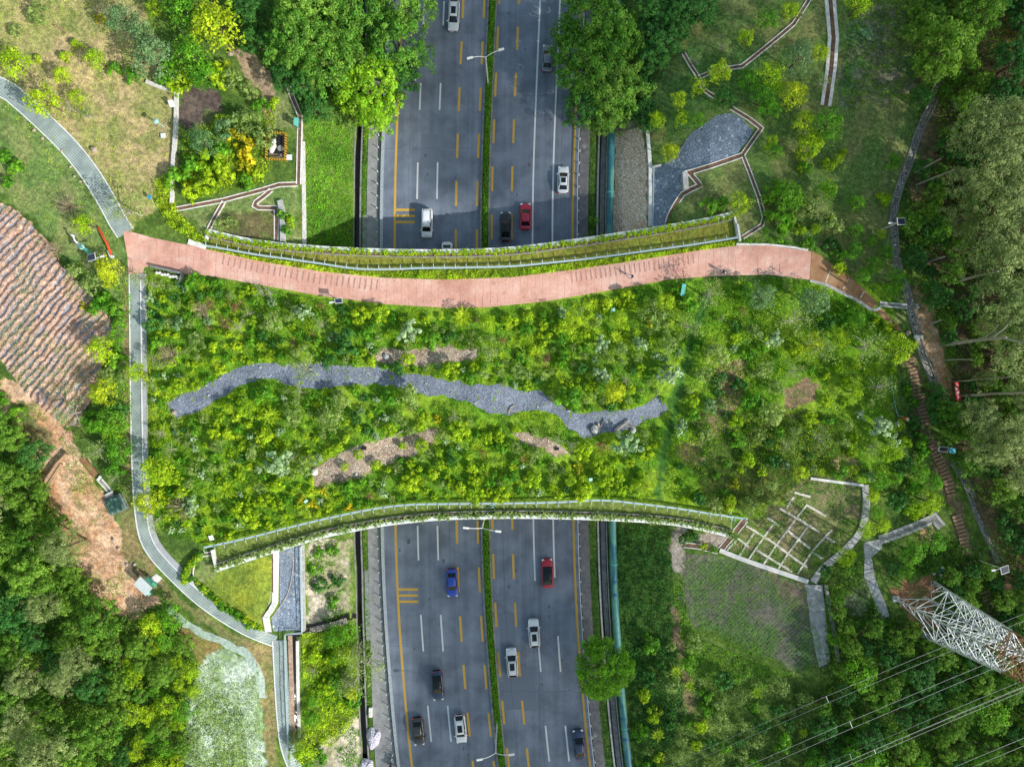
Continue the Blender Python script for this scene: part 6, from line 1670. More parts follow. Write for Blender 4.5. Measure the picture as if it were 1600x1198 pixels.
# upper left
GL = 'trees and bushes at the upper left'
for k, u, v, r in [('yellow_tree', 337, 40, 40), ('young_tree', 285, 14, 30), ('lime_tree', 243, 12, 15), ('bluish_tree', 188, 30, 26), ('bluish_tree', 218, 48, 24), ('bluish_tree', 238, 90, 34), ('young_tree', 298, 88, 30), ('young_tree', 318, 120, 24), ('lime_bush', 342, 118, 24), ('olive_bush', 362, 125, 22),
                   ('lime_bush', 282, 130, 20), ('green_bush', 262, 115, 22), ('lime_tree', 70, 158, 26), ('lime_tree', 22, 100, 24), ('lime_tree', 150, 92, 18), ('lime_tree', 98, 118, 16), ('lime_tree', 118, 152, 14), ('airy_tree', 134, 178, 10), ('airy_tree', 108, 168, 9),
                   ('lime_bush', 118, 68, 9), ('lime_bush', 60, 92, 8), ('green_bush', 178, 108, 12), ('green_bush', 205, 118, 14), ('lime_bush', 100, 88, 10), ('olive_bush', 60, 20, 18), ('olive_bush', 25, 48, 12), ('yellow_bush', 155, 28, 10), ('green_bush', 8, 245, 12), ('green_bush', 25, 262, 14), ('green_bush', 12, 285, 11),
                   ('dark_tree', 392, 22, 26), ('dark_tree', 398, 62, 24), ('dark_tree', 372, 12, 20), ('dark_tree', 440, 118, 20), ('dark_tree', 470, 130, 24), ('dark_tree', 492, 168, 26)]: put(k, u, v, r, GL)
# rough planting above the fenced pit
GB = 'bushes between whitewashed wall and fenced pit'
for k, u, v, r in [('bluish_tree', 318, 222, 24), ('blue_bush', 350, 200, 18), ('olive_bush', 385, 190, 24), ('yellow_bush', 372, 215, 20), ('yellow_bush', 395, 238, 22), ('yellow_bush', 385, 258, 16), ('olive_bush', 412, 215, 20), ('lime_bush', 330, 250, 24), ('green_bush', 300, 262, 20), ('lime_bush', 352, 272, 20), ('green_bush', 345, 240, 18),
                   ('yellow_bush', 292, 286, 10), ('green_bush', 272, 278, 18), ('lime_bush', 325, 288, 20), ('lime_bush', 296, 300, 16), ('green_bush', 385, 285, 14), ('lime_bush', 402, 272, 12), ('lime_bush', 345, 190, 12), ('green_bush', 408, 165, 14), ('olive_bush', 390, 140, 16), ('lime_bush', 430, 160, 10),
                   ('green_bush', 440, 335, 10), ('orange' if False else 'lime_bush', 455, 345, 10), ('green_bush', 448, 360, 10), ('olive_bush', 345, 350, 12), ('olive_bush', 362, 345, 9)]: put(k, u, v, r, GB)
# left bank
GK = 'trees on the left bank beside the ridged plot'
for k, u, v, r in [('airy_tree', 196, 325, 30), ('lime_tree', 132, 350, 18), ('yellow_tree', 168, 420, 20), ('yellow_tree', 172, 438, 14), ('olive_bush', 120, 425, 18), ('olive_bush', 145, 445, 20), ('green_bush', 160, 470, 18), ('green_bush', 178, 482, 16), ('lime_tree', 160, 545, 24), ('young_tree', 180, 528, 15), ('green_bush', 182, 560, 16), ('olive_bush', 165, 590, 18),
                   ('yellow_tree', 160, 612, 22), ('airy_tree', 110, 645, 24), ('young_tree', 170, 660, 24), ('lime_tree', 175, 675, 18), ('green_bush', 145, 660, 20), ('young_tree', 185, 700, 22), ('airy_tree', 148, 705, 22), ('dark_bush', 182, 640, 18), ('green_bush', 180, 730, 18), ('airy_tree', 178, 745, 12), ('dark_bush', 170, 695, 18), ('green_bush', 185, 505, 12), ('olive_bush', 190, 590, 10), ('green_bush', 148, 480, 14), ('yellow_bush', 130, 478, 8)]: put(k, u, v, r, GK)
for k, u, v, r in [('airy_tree', 215, 435, 16), ('airy_tree', 238, 445, 10), ('yellow_tree', 230, 785, 22), ('airy_tree', 238, 815, 16), ('lime_tree', 245, 735, 26), ('lime_tree', 215, 582, 18)]: put(k, u, v, r, 'trees overhanging the long grey path')

# -------- plants on the overpass
def poly_sample(poly, tries, rfun, kfun, group, sep=.78, reject=None, taken=None, hs=1.0):
    A = np.array(poly); lo, hi = A.min(0), A.max(0); taken = [] if taken is None else taken; out = []
    for _ in range(tries):
        u, v = vr.uniform(lo[0], hi[0]), vr.uniform(lo[1], hi[1])
        if not inside(poly, np.array([u]), np.array([v]))[0]: continue
        r = rfun(u, v)
        if reject and reject(u, v, r): continue
        if any((u - a) ** 2 + (v - b) ** 2 < (sep * (r + c)) ** 2 for a, b, c in taken): continue
        taken.append((u, v, r)); out.append((u, v, r))
    for u, v, r in out: put(kfun(u, v, r), u, v, r, group, hs)
    return taken
from mathutils import Vector as _V
def near_poly(poly, m):
    P_ = resample(poly, 6, False, True); A = np.array(P_)
    def f(u, v, r):
        if inside(poly, np.array([u]), np.array([v]))[0]: return True
        return ((A[:, 0] - u) ** 2 + (A[:, 1] - v) ** 2).min() < (r * m) ** 2
    return f
_st = near_poly(STREAM, .30); _gr = [near_poly(g, .45) for g in GRAVELS]; _tr = near_poly(along(TRAIL, 5), .85)
def deck_reject(u, v, r): return _st(u, v, r) or _tr(u, v, r) or any(g(u, v, r) for g in _gr)
BED_N = [(230, 438), (290, 436), (330, 440), (400, 454), (500, 474), (600, 488), (700, 494), (780, 492), (850, 484), (950, 466), (1050, 449), (1100, 446), (1075, 520), (1058, 620), (1030, 640), (980, 640), (900, 650), (800, 615), (500, 575), (380, 580), (300, 620), (240, 640), (232, 560)]
BED_S = [(236, 660), (300, 640), (400, 600), (560, 610), (760, 655), (900, 690), (1030, 670), (1050, 700), (1028, 770), (1000, 778), (940, 772), (800, 776), (640, 778), (560, 790), (450, 814), (330, 845), (262, 830), (240, 740)]
BED_E = [(1110, 448), (1180, 438), (1260, 446), (1330, 470), (1400, 520), (1400, 600), (1390, 680), (1380, 760), (1355, 752), (1265, 742), (1230, 770), (1165, 800), (1080, 786), (1040, 776), (1046, 690), (1070, 600), (1090, 510)]
HAND = [('dark_bush', 545, 535, 22), ('airy_tree', 476, 576, 24), ('round_bush', 637, 560, 13), ('round_bush', 560, 710, 9), ('round_bush', 609, 671, 13), ('round_bush', 658, 696, 12), ('round_bush', 629, 696, 8), ('round_bush', 587, 726, 10), ('round_bush', 538, 729, 7), ('round_bush', 512, 708, 9), ('round_bush', 686, 707, 8), ('round_bush', 731, 713, 8),
        ('yellow_bush', 683, 655, 8), ('yellow_bush', 502, 770, 9), ('yellow_bush', 487, 791, 9), ('yellow_bush', 470, 778, 8), ('yellow_bush', 543, 791, 8), ('yellow_bush', 902, 733, 10), ('yellow_bush', 1015, 503, 8), ('yellow_bush', 1148, 756, 9), ('reddish_bush', 743, 500, 8), ('reddish_bush', 642, 637, 7), ('reddish_bush', 754, 707, 9), ('reddish_bush', 458, 535, 8), ('reddish_bush', 818, 716, 9), ('reddish_bush', 1160, 487, 8),
        ('airy_tree', 1110, 458, 24), ('lime_tree', 1040, 470, 15), ('airy_tree', 1078, 508, 20), ('olive_bush', 1022, 490, 26), ('silver_bush', 1046, 585, 22), ('silver_bush', 432, 722, 26), ('silver_bush', 640, 515, 22), ('olive_bush', 640, 618, 22), ('olive_bush', 515, 655, 22), ('olive_bush', 458, 650, 16), ('silver_bush', 975, 695, 26), ('green_bush', 890, 625, 22), ('yellow_tree', 960, 612, 18), ('airy_tree', 500, 508, 14)]
HAND_E = [('bluish_tree', 1190, 465, 24), ('bluish_tree', 1275, 470, 26), ('airy_tree', 1245, 500, 26), ('airy_tree', 1280, 540, 28), ('yellow_tree', 1270, 535, 18), ('lime_tree', 1312, 530, 16), ('airy_tree', 1360, 540, 28), ('lime_tree', 1402, 545, 25), ('olive_bush', 1120, 555, 22), ('olive_bush', 1205, 645, 24), ('airy_tree', 1242, 580, 18), ('airy_tree', 1375, 605, 22), ('lime_tree', 1335, 612, 14), ('airy_tree', 1232, 697, 16), ('airy_tree', 1282, 685, 20),
          ('lime_bush', 1265, 655, 13), ('lime_bush', 1291, 628, 10), ('lime_tree', 1250, 740, 13), ('silver_bush', 1064, 668, 15), ('blue_bush', 1109, 634, 12), ('lime_bush', 1150, 656, 12), ('silver_bush', 1380, 668, 20), ('airy_tree', 1367, 700, 14), ('lime_tree', 1393, 708, 18), ('young_tree', 1340, 500, 14), ('green_bush', 1168, 456, 20), ('green_bush', 1322, 490, 18), ('silver_bush', 1398, 690, 12)]
DT = []
for k, u, v, r in HAND: put(k, u, v, r, 'plants on the left and middle of the bridge'); DT.append((u, v, r))
for k, u, v, r in HAND_E: put(k, u, v, r, 'plants on the mound at the right end of the bridge'); DT.append((u, v, r))
def kmix(ws): ks = list(ws); return lambda u, v, r: vr.choices(ks, [ws[k] for k in ks])[0]
mixd = kmix({'lime_bush': 42, 'green_bush': 20, 'silver_bush': 8, 'olive_bush': 17, 'fern': 9, 'dark_bush': 4, 'reddish_bush': 2, 'lime_tree': 5})
_lm = kmix({'lime_bush': 60, 'fern': 14, 'green_bush': 12, 'silver_bush': 5, 'olive_bush': 6, 'lime_tree': 6})
_om = kmix({'olive_bush': 34, 'green_bush': 26, 'dark_bush': 14, 'silver_bush': 12, 'lime_bush': 10, 'reddish_bush': 3, 'airy_tree': 6, 'blue_bush': 5})
_mm = mixd
def mixd(u, v, r):
    f = float(fbm(np.array([u / 75]), np.array([v / 60]), 99, 3)[0])
    return (_lm if f > .55 else _om if f < .45 else _mm)(u, v, r)
rs = lambda u, v: 6.2 + 13.5 * vr.random() ** 1.7
poly_sample(BED_N, 4200, rs, mixd, 'plants above the gravel stream on the bridge', .78, deck_reject, DT)
poly_sample(BED_S, 4200, rs, mixd, 'plants below the gravel stream on the bridge', .78, deck_reject, DT)
mixe = kmix({'lime_bush': 24, 'green_bush': 24, 'olive_bush': 28, 'silver_bush': 6, 'dark_bush': 14, 'blue_bush': 4, 'fern': 5})
poly_sample(BED_E, 420, lambda u, v: 7 + 11 * vr.random() ** 1.5, mixe, 'plants on the mound at the right end of the bridge', .85, lambda u, v, r: _tr(u, v, r) or (((u - 1250) / 40) ** 2 + ((v - 615) / 32) ** 2 < 1), DT)

KEEPL = [([(1420, 560), (1427, 585), (1431, 610), (1441, 642), (1449, 685)], 7), ([(1481, 752), (1494, 806)], 6), ([(1449, 685), (1460, 705), (1469, 724), (1481, 752)], 9), ([(1494, 806), (1503, 835), (1510, 868)], 8), ([(1538, 925), (1549, 962)], 7),
 ([(1374, 843), (1400, 834), (1440, 818), (1459, 809), (1471, 823)], 9), ([(1352, 850), (1362, 875), (1362, 900), (1380, 960)], 11), ([(1425, 240), (1406, 290)], 5), ([(1417, 457), (1423, 490), (1433, 522), (1446, 566)], 12),
 ([(1508, 752), (1524, 790), (1548, 845), (1562, 878)], 6), ([(1494, 600), (1499, 626)], 8), ([(1480, 703), (1495, 703)], 8), ([(1400, 930), (1430, 925), (1458, 910)], 18), ([(1262, 912), (1285, 1035)], 14), ([(1445, 955), (1470, 985)], 14), ([(1570, 890), (1575, 892)], 10), ([(1460, 895), (1470, 890)], 8), ([(1335, 912), (1340, 955)], 10)]
_KA = np.concatenate([np.array([(p[0], p[1], w) for p in resample(L, 5, False)]) for L, w in KEEPL])
def keep_clear(u, v, r): return bool((np.hypot(_KA[:, 0] - u, _KA[:, 1] - v) < _KA[:, 2] + r * .8).any())
# -------- right hand wood: dark understorey, then pale tall gum trees
GF = 'woodland trees along the right edge'
RW = [(1415, 10), (1450, -20), (1640, -30), (1640, 1150), (1590, 1000), (1540, 900), (1500, 770), (1480, 700), (1470, 640), (1480, 560), (1450, 470), (1420, 400), (1420, 330), (1445, 250), (1470, 150), (1440, 140)]
WT = []
for k, u, v, r in [('forest_tree', 1482, 75, 48), ('forest_tree', 1535, 20, 34), ('dark_tree', 1590, 95, 34), ('forest_tree', 1455, 110, 24), ('dark_tree', 1440, 152, 18), ('forest_tree', 1510, 160, 22), ('dark_tree', 1570, 150, 26)]: put(k, u, v, r, GF); WT.append((u, v, r))
GUMS = [(1520, 205, 46), (1575, 200, 44), (1545, 258, 50), (1592, 280, 46), (1505, 290, 34), (1555, 325, 46), (1600, 360, 44), (1530, 385, 42), (1575, 415, 46), (1500, 345, 30), (1560, 470, 48), (1605, 490, 46), (1590, 550, 46), (1545, 515, 26), (1525, 655, 34), (1575, 690, 40), (1535, 590, 16), (1540, 700, 34), (1605, 620, 36), (1608, 745, 34), (1612, 240, 30)]
for u, v, r in GUMS: put('gum_tree', u, v, r, GF, .9)
def wood_rej(u, v, r):
    return keep_clear(u, v, r) or (((u - 1560) / 45) ** 2 + ((v - 55) / 40) ** 2 < 1) or ((u - 1492) / 24) ** 2 + ((v - 580) / 40) ** 2 < 1 or (((u - 1448) / 26) ** 2 + ((v - 505) / 55) ** 2 < 1) or (((u - 1485) / 22) ** 2 + ((v - 705) / 16) ** 2 < 1) or ((u - 1460) / 20) ** 2 + ((v - 700) / 60) ** 2 < .8
poly_sample(RW, 1100, lambda u, v: vr.uniform(11, 26), kmix({'forest_tree': 5, 'dark_tree': 5}), GF, .72, wood_rej, WT, .75)
for k, u, v, r in [('forest_tree', 1484, 650, 24), ('forest_tree', 1502, 668, 22), ('dark_tree', 1462, 610, 14), ('young_tree', 1470, 355, 20), ('forest_tree', 1448, 330, 18), ('forest_tree', 1462, 300, 18)]: put(k, u, v, r, GF)
# lower right wood and thicket
LR = [(1290, 915), (1330, 860), (1400, 870), (1470, 830), (1520, 860), (1560, 920), (1640, 1000), (1640, 1240), (1270, 1240), (1285, 1120), (1290, 1050)]
def lr_rej(u, v, r): return keep_clear(u, v, r) or (inside([(1345, 838), (1382, 838), (1400, 962), (1385, 975), (1350, 900)], np.array([u]), np.array([v]))[0] or ((u - 1430) / 42) ** 2 + ((v - 940) / 40) ** 2 < 1 or inside(along([(1490, 800), (1515, 880)], 12), np.array([u]), np.array([v]))[0] or ((u - 1338) / 14) ** 2 + ((v - 935) / 26) ** 2 < 1)
poly_sample(LR, 1500, lambda u, v: vr.uniform(13, 31), kmix({'forest_tree': 6, 'dark_tree': 3, 'young_tree': 2}), 'woodland trees around the pylon', .70, lr_rej, None, .85)
poly_sample([(1352, 755), (1400, 720), (1440, 700), (1492, 760), (1505, 830), (1470, 812), (1440, 815), (1380, 838), (1330, 880), (1300, 905), (1275, 910), (1300, 880), (1350, 830)], 500, lambda u, v: vr.uniform(10, 22), kmix({'green_bush': 4, 'lime_bush': 2, 'young_tree': 3, 'dark_bush': 1, 'lime_tree': 2}), 'bushes between the grid framed slope and the wood', .72, keep_clear)
poly_sample([(1398, 640), (1420, 660), (1432, 700), (1395, 700)], 40, lambda u, v: vr.uniform(7, 12), kmix({'lime_bush': 2, 'olive_bush': 2}), 'plants on the mound at the right end of the bridge', .9, None)
for k, u, v, r in [('green_bush', 1428, 628, 10), ('dark_bush', 1433, 660, 12), ('green_bush', 1440, 690, 14), ('green_bush', 1444, 705, 12), ('green_bush', 1418, 610, 10)]: put(k, u, v, r, 'dark shrubs edging the log steps')
# left and lower left woods
LW = [(-40, 640), (20, 650), (60, 710), (75, 770), (105, 860), (145, 935), (180, 965), (230, 950), (262, 955), (300, 1020), (308, 1060), (292, 1120), (288, 1240), (-40, 1240)]
poly_sample(LW, 1700, lambda u, v: vr.uniform(17, 42) if u < 160 else vr.uniform(12, 24), lambda u, v, r: ('gum_tree' if vr.random() < .28 and r > 20 else 'forest_tree' if vr.random() < .85 else 'dark_tree') if u < 190 else vr.choice(['lime_tree', 'forest_tree', 'young_tree', 'bright_tree' if r > 30 else 'lime_tree']), 'woodland trees at the lower left', .68, lambda u, v, r: ((u - 195) / 44) ** 2 + ((v - 955) / 22) ** 2 < 1, None, .8)
poly_sample([(-40, 560), (10, 600), (30, 650), (-40, 650)], 60, lambda u, v: vr.uniform(10, 18), kmix({'green_bush': 1, 'young_tree': 1}), 'bushes left of the orange soil', .75)
# lower left slope tree by the road, hedge plants by the path
for k, u, v, r in [('airy_tree', 572, 1040, 34), ('airy_tree', 548, 1075, 26), ('yellow_tree', 548, 1082, 12), ('young_tree', 540, 990, 22), ('young_tree', 520, 995, 18), ('lime_tree', 475, 1172, 22), ('olive_bush', 462, 1150, 14), ('green_bush', 500, 1180, 14), ('green_bush', 492, 890, 12), ('green_bush', 520, 860, 12), ('green_bush', 498, 865, 11), ('dark_bush', 500, 915, 14), ('dark_bush', 528, 905, 12), ('green_bush', 522, 940, 12), ('airy_tree', 560, 1010, 20)]: put(k, u, v, r, 'growth on the bank left of the lower road')
for i in range(20):
    t = i / 19; u = 300 + t * 106 + vr.uniform(-3, 3); v = 905 + t * 78 + vr.uniform(-3, 3) + 6 * math.sin(t * 3.1)
    put(vr.choice(['green_bush', 'lime_bush', 'green_bush']), u, v, vr.uniform(5, 8.5), 'low shrubs along the lower left grey path')
for i in range(15):
    t = i / 14; put('lime_bush' if i % 3 else 'green_bush', 286 + 28 * (1 - t) ** 2 * 1.0 + (1 - t) * 4 - 6 + 8 * t, 868 + 40 * t, 7.5, 'shrubs around the small corner lawn')
for i in range(16):
    u, v = vr.uniform(482, 552), vr.uniform(1000, 1130)
    put(vr.choice(['olive_bush', 'green_bush', 'lime_bush', 'young_tree', 'airy_tree']), u, v, vr.uniform(8, 16), 'growth on the bank left of the lower road')
# thicket on lower right slope beside the pipe
poly_sample([(1000, 1000), (1060, 990), (1085, 1060), (1240, 1060), (1285, 1120), (1290, 1240), (1000, 1240)], 360, lambda u, v: vr.uniform(9, 19), kmix({'olive_bush': 4, 'green_bush': 4, 'dark_bush': 3, 'fern': 2, 'lime_bush': 1}), 'thicket right of the green pipe', .85)
for k, u, v, r in [('fern', 1055, 1048, 12), ('olive_bush', 1085, 1005, 18), ('dark_bush', 1068, 843, 10), ('dark_bush', 1085, 838, 9), ('green_bush', 1115, 858, 8), ('lime_bush', 1100, 853, 8)]: put(k, u, v, r, 'thicket right of the green pipe')

# bare and dead trees
def bare_tree(u, v, r, label):
    b = base_under(u, v, 1.6); rng = random.Random(int(u + v)); root = tag(empty('bare_tree', b), label, 'bare tree')
    R = r * .1; m = MB(); top = Vector((0, 0, .7))
    m.tube([(0, 0, -.2), top], [.09, .07], 6); m.build('trunk', M_DEAD, root)
    m = MB()
    for i in range(46):
        a = rng.uniform(0, 6.28); L = R * rng.uniform(.6, 1.05); h = rng.uniform(.6, 2.0)
        e = Vector((math.cos(a) * L, math.sin(a) * L, .7 + h)); q = top.lerp(e, .5) + Vector((rng.uniform(-.2, .2), rng.uniform(-.2, .2), .25))
        m.tube([top, q, e], [.032, .022, .010], 4)
        for k in range(3):
            e2 = q.lerp(e, rng.uniform(.1, .9)); m.tube([e2, e2 + Vector((rng.uniform(-.5, .5), rng.uniform(-.5, .5), rng.uniform(0, .4)))], [.014, .007], 3, 0, False)
    m.build('crown', M_DEAD, root)
    for k in range(3):
        a = rng.uniform(0, 6.28); m = MB(); m.tube([(math.cos(a) * R * .8, math.sin(a) * R * .8, 0), (0, 0, 1.4)], .045, 5); m.build('prop', M_WOOD, root)
bare_tree(104, 322, 20, 'bare twiggy tree with props on the lawn left of grey path')
bare_tree(86, 392, 17, 'bare twiggy tree at the corner of the ridged plot')
bare_tree(266, 553, 22, 'bare twiggy tree on the planting right of the grey path')
bare_tree(283, 792, 24, 'dry brown bare tree with props near lower left of bridge')
bare_tree(315, 485, 15, 'dry twiggy tree at the upper left of bridge planting')

# tall pale trunks leaning over the drain
def pale_trunk(u0, v0, u1, v1, h, r, label, branches=()):
    a = G(u0, v0); e = P(u1, v1, a.z + h); root = tag(empty('leaning_tree', a), label, 'tree')
    m = MB(); c = [a + Vector((0, 0, -.3)), a.lerp(e, .5) + Vector((.15, .1, .1)), e]; m.tube(c, [r, r * .8, r * .5], 8); m.build('trunk', M_PALEBARK, root, a)
    for i, (t, du, dv, L) in enumerate(branches):
        s = a.lerp(e, t); q = s + Vector((du, dv, L)); m = MB(); m.tube([s, s.lerp(q, .5) + Vector((.2, 0, .3)), q], [r * .45, r * .3, r * .15], 6); m.build('branch', M_PALEBARK, root, a)
pale_trunk(1470, 539, 1573, 527, 14, .30, 'thick pale trunk leaning out from bare soil beside cobbled drain', [(.62, .6, 2.0, 3.0), (.75, 1.5, 2.5, 2.5), (.95, 2.5, -1.6, 3)])
pale_trunk(1486, 442, 1560, 424, 12, .22, 'pale straight trunk above the thick leaning trunk')
pale_trunk(1430, 270, 1470, 248, 8, .16, 'upper of two thin pale trunks over the drain')
pale_trunk(1432, 289, 1492, 265, 9, .16, 'lower of two thin pale trunks over the drain', [(.6, 1.2, .3, 2)])
pale_trunk(1473, 563, 1523, 562, 8, .11, 'thin brown trunk above the red banner')
pale_trunk(1488, 597, 1580, 589, 11, .11, 'thin curved trunk touching the top of red banner')
pale_trunk(1499, 619, 1604, 613, 13, .22, 'pale trunk running right from the lower end of red banner')
pale_trunk(1553, 693, 1612, 697, 8, .18, 'pale trunk with curling branches at the right edge', [(.3, 1.2, 3.5, 2.5), (.5, 1.5, 3.0, 2.0), (.6, 1.6, -2.6, 2)])
pale_trunk(1449, 410, 1476, 401, 4, .2, 'short brown trunk among dark leaves near the solar lamp')
pale_trunk(1453, 507, 1470, 500, 4, .22, 'stubby leaning trunk beside the bare orange soil')

# -------- planted troughs on the parapets
def trough_proto(seed, mat, n=176, R=.72, hgt=1.0):
    rng = np.random.default_rng(seed); k = 16; a = rng.uniform(0, 2 * PI, k); el = rng.uniform(.2, 1.2, k)
    Cs = []; Ns = []
    for i in range(k):
        for j in range(n // k):
            t = (j + 1) / (n // k); Cs.append(np.array([math.cos(a[i]) * math.cos(el[i]) * R * t, math.sin(a[i]) * math.cos(el[i]) * R * t, .05 + hgt * math.sin(el[i]) * t - .12 * t * t]) + rng.normal(size=3) * .05); Ns.append(unit(np.array([0, 0, 1.0]) + rng.normal(size=3) * .6))
    m_ = len(Cs); tv = np.clip(rng.normal(.5, .2, m_), 0, 1)
    return leaf_mesh('trough_plant', np.array(Cs), np.array(Ns), rng.uniform(.24, .42, m_), np.stack([rng.uniform(size=m_), tv, rng.uniform(size=m_)], 1), LM[mat], rng, .4)  # separate leaves of one planted trough shrub
TP = [trough_proto(i, 'lime') for i in range(3)]; TPs = [trough_proto(40 + i, 'olive') for i in range(3)]
def trough_row(L, sg, protos, label, group, sp, d0):
    for i, (p, d) in enumerate(arc_pts(shift_line(L, sg * d0), sp)):
        o = link('trough_plant', vr.choice(protos), None, (p.x, p.y, 8.3)); s = vr.uniform(.6, 1.1); o.scale = (s, s, s); o.rotation_euler = (0, 0, vr.uniform(0, 6.3))
        tag(o, label, 'trough plant', group)
trough_row(NORTH_EDGE, 1, TP, 'yellow green plant trailing over the upper parapet trough', 'plants in the upper parapet trough', .92, 3.2)
trough_row(SOUTH_EDGE, -1, TPs, 'dull green plant trailing over the lower parapet trough', 'plants in the lower parapet trough', .92, 3.4)

# -------- things nobody could count: ground cover
def cover(name, polys, dens, mats, hmax, ls, label, seed, step_h=.0, reject=None, patch=40, thr=.0, zoff=0.0, asp=.5, up=.7):
    """low leaves over plan polygons; dens = leaves per square plan unit"""
    rng = np.random.default_rng(seed); Cs = []
    for poly in polys:
        A = np.array(poly); lo, hi = A.min(0), A.max(0); n = int((hi - lo).prod() * dens)
        u = rng.uniform(lo[0], hi[0], n); v = rng.uniform(lo[1], hi[1], n); k = inside(poly, u, v); u, v = u[k], v[k]
        Cs.append(np.stack([u, v], 1))
    W = np.concatenate(Cs); u, v = W[:, 0], W[:, 1]
    f = fbm(u / patch, v / patch, seed, 4); k = f > thr
    if reject is not None: k &= ~reject(u, v)
    u, v, f = u[k], v[k], f[k]
    cl = fbm(u / 9, v / 9, seed + 5, 3); h = hmax * np.clip((cl - .25) * 1.8, .05, 1.2) * rng.uniform(.3, 1, len(u)); z = zt(u, v) + h + zoff
    kk = (HH - z) / FF; C = np.stack([(u - CU) * kk, (CV - v) * kk, z], 1)
    N = unit(rng.normal(size=C.shape) * .6 + np.array([0, 0, up])); n = len(C)
    tv = np.clip((cl - .5) * 1.4 + .5 + rng.normal(size=n) * .18, 0, 1)
    tint = np.stack([np.clip((f - .5) * 2.0 + .45 + rng.normal(size=n) * .2, 0, 1), tv, rng.uniform(size=n)], 1)
    o = link(name, leaf_mesh(name, C, N, ls * rng.uniform(.6, 1.35, n), tint, LM[mats], rng, asp))
    return stuff(o, label, name.replace('_', ' '))
SR = lambda u, v: inside(STREAM, u, v) | inside(GRAVELS[0], u, v) | inside(GRAVELS[1], u, v) | inside(GRAVELS[2], u, v)
SR2 = lambda u, v: SR(u, v) | inside(along(TRAIL, 6), u, v)
bed_all = [[(226, 432), (288, 431), (335, 436), (400, 448), (500, 466), (600, 479), (700, 485), (760, 484), (850, 475), (950, 458), (1050, 440), (1120, 436), (1090, 510), (1050, 660), (1032, 774), (1000, 780), (940, 775), (800, 779), (650, 782), (560, 794), (450, 818), (335, 850), (258, 840), (232, 780), (228, 600)]]
cover('ground_cover', bed_all, .62, 'turf', .28, .19, 'low green growth carpeting the bridge between the shrubs', 3, reject=SR2, thr=.40)
cover('ground_cover', bed_all, .50, 'lime', .30, .19, 'bright lime growth in patches on the bridge planting', 4, reject=SR2, thr=.56)
cover('ground_cover', [BED_E], .42, 'turf', .35, .2, 'low growth on the mound at the right end of the bridge', 5, reject=lambda u, v: inside(along(TRAIL, 6), u, v) | (((u - 1250) / 38) ** 2 + ((v - 615) / 30) ** 2 < 1), thr=.35)
cover('ground_cover', [BED_E], .32, 'lime', .4, .2, 'yellow green growth on the mound at the right end of the bridge', 6, reject=lambda u, v: inside(along(TRAIL, 7), u, v) | (((u - 1250) / 38) ** 2 + ((v - 615) / 30) ** 2 < 1), thr=.5)
cover('hedge_strip', [resample(shift_line(RAIL_N, 2.5), 10) + [p for p in RED_TOP[::-1] if 322 < p[0] < 1155]], 1.3, 'lime', .55, .24, 'clipped lime green strip between upper railing and red path', 7)
cover('bank_cover', [[(477, 180), (520, 190), (550, 205), (551, 386), (477, 386)]], .60, 'green', .6, .28, 'dense green creeper on the embankment above the bridge left of road', 8)
cover('bank_cover', [[(963, 820), (1046, 822), (1052, 900), (1050, 1000), (1075, 1120), (1000, 1240), (992, 1240), (980, 1060), (966, 940)]], .50, 'dark', .7, .28, 'dark creeper on the bank right of the lower pipe', 9)
cover('bank_cover', [[(1050, 1060), (1240, 1055), (1300, 1130), (1300, 1240), (1000, 1240), (1060, 1130)]], .36, 'olive', .8, .34, 'tall olive grass thicket at the lower right', 10, asp=.22)
cover('bank_cover', [[(1050, 905), (1068, 900), (1075, 960), (1095, 1000), (1240, 1052), (1180, 1080), (1075, 1055), (1055, 950)]], .35, 'green', .5, .26, 'fresh green weeds edging the netted plot', 11, thr=.42)
cover('bank_cover', [[(1072, 872), (1200, 892), (1262, 916), (1290, 1040), (1240, 1050), (1090, 990)]], .42, 'green', .3, .2, 'sparse weeds growing through the dark netted plot', 12, thr=.42)
cover('bank_cover', [[(480, 852), (548, 838), (551, 955), (480, 985)]], .40, 'green', .45, .26, 'weeds on the rocky bank below the bridge left of road', 13, thr=.47)
cover('bank_cover', [[(472, 990), (520, 985), (556, 975), (560, 1120), (520, 1165), (475, 1165)]], .58, 'lime', .6, .30, 'yellow green creeper on the bank left of the lower road', 14)
cover('bank_cover', [[(473, 1060), (520, 1040), (556, 1080), (560, 1240), (470, 1240)]], .35, 'green', .6, .28, 'green creeper at the foot of the lower left bank', 15, thr=.42)
cover('verge_grass', [[(563 + cshift(v), v) for v in range(-60, 400, 20)] + [(571.5 + cshift(v), v) for v in range(380, -61, -20)]], .5, 'green', .25, .2, 'green verge between left ditch and pavement above the bridge', 16)
cover('verge_grass', [[(563.5 + float(cs(563, v)), v) for v in range(820, 1240, 20)] + [(572 + float(cs(572, v)), v) for v in range(1220, 819, -20)]], .5, 'green', .25, .2, 'green verge between left ditch and pavement below the bridge', 17)
cover('verge_grass', [[(919.5 + cshift(v), v) for v in range(180, 390, 15)] + [(931.5 + cshift(v), v) for v in range(375, 179, -15)]], .8, 'dark', .25, .2, 'dark verge right of the pavement above the bridge', 18)
cover('verge_grass', [[(921 + cshift(v), v) for v in range(815, 1240, 15)] + [(934 + cshift(v), v) for v in range(1225, 814, -15)]], .8, 'dark', .25, .2, 'dark verge right of the pavement below the bridge', 19)
cover('slope_grass', [[(1325, 40), (1400, 0), (1440, 50), (1435, 120), (1400, 150), (1325, 165), (1312, 148)]], .42, 'wood', .5, .34, 'coarse grass covering the slope at upper right', 20, thr=.36, asp=.3)
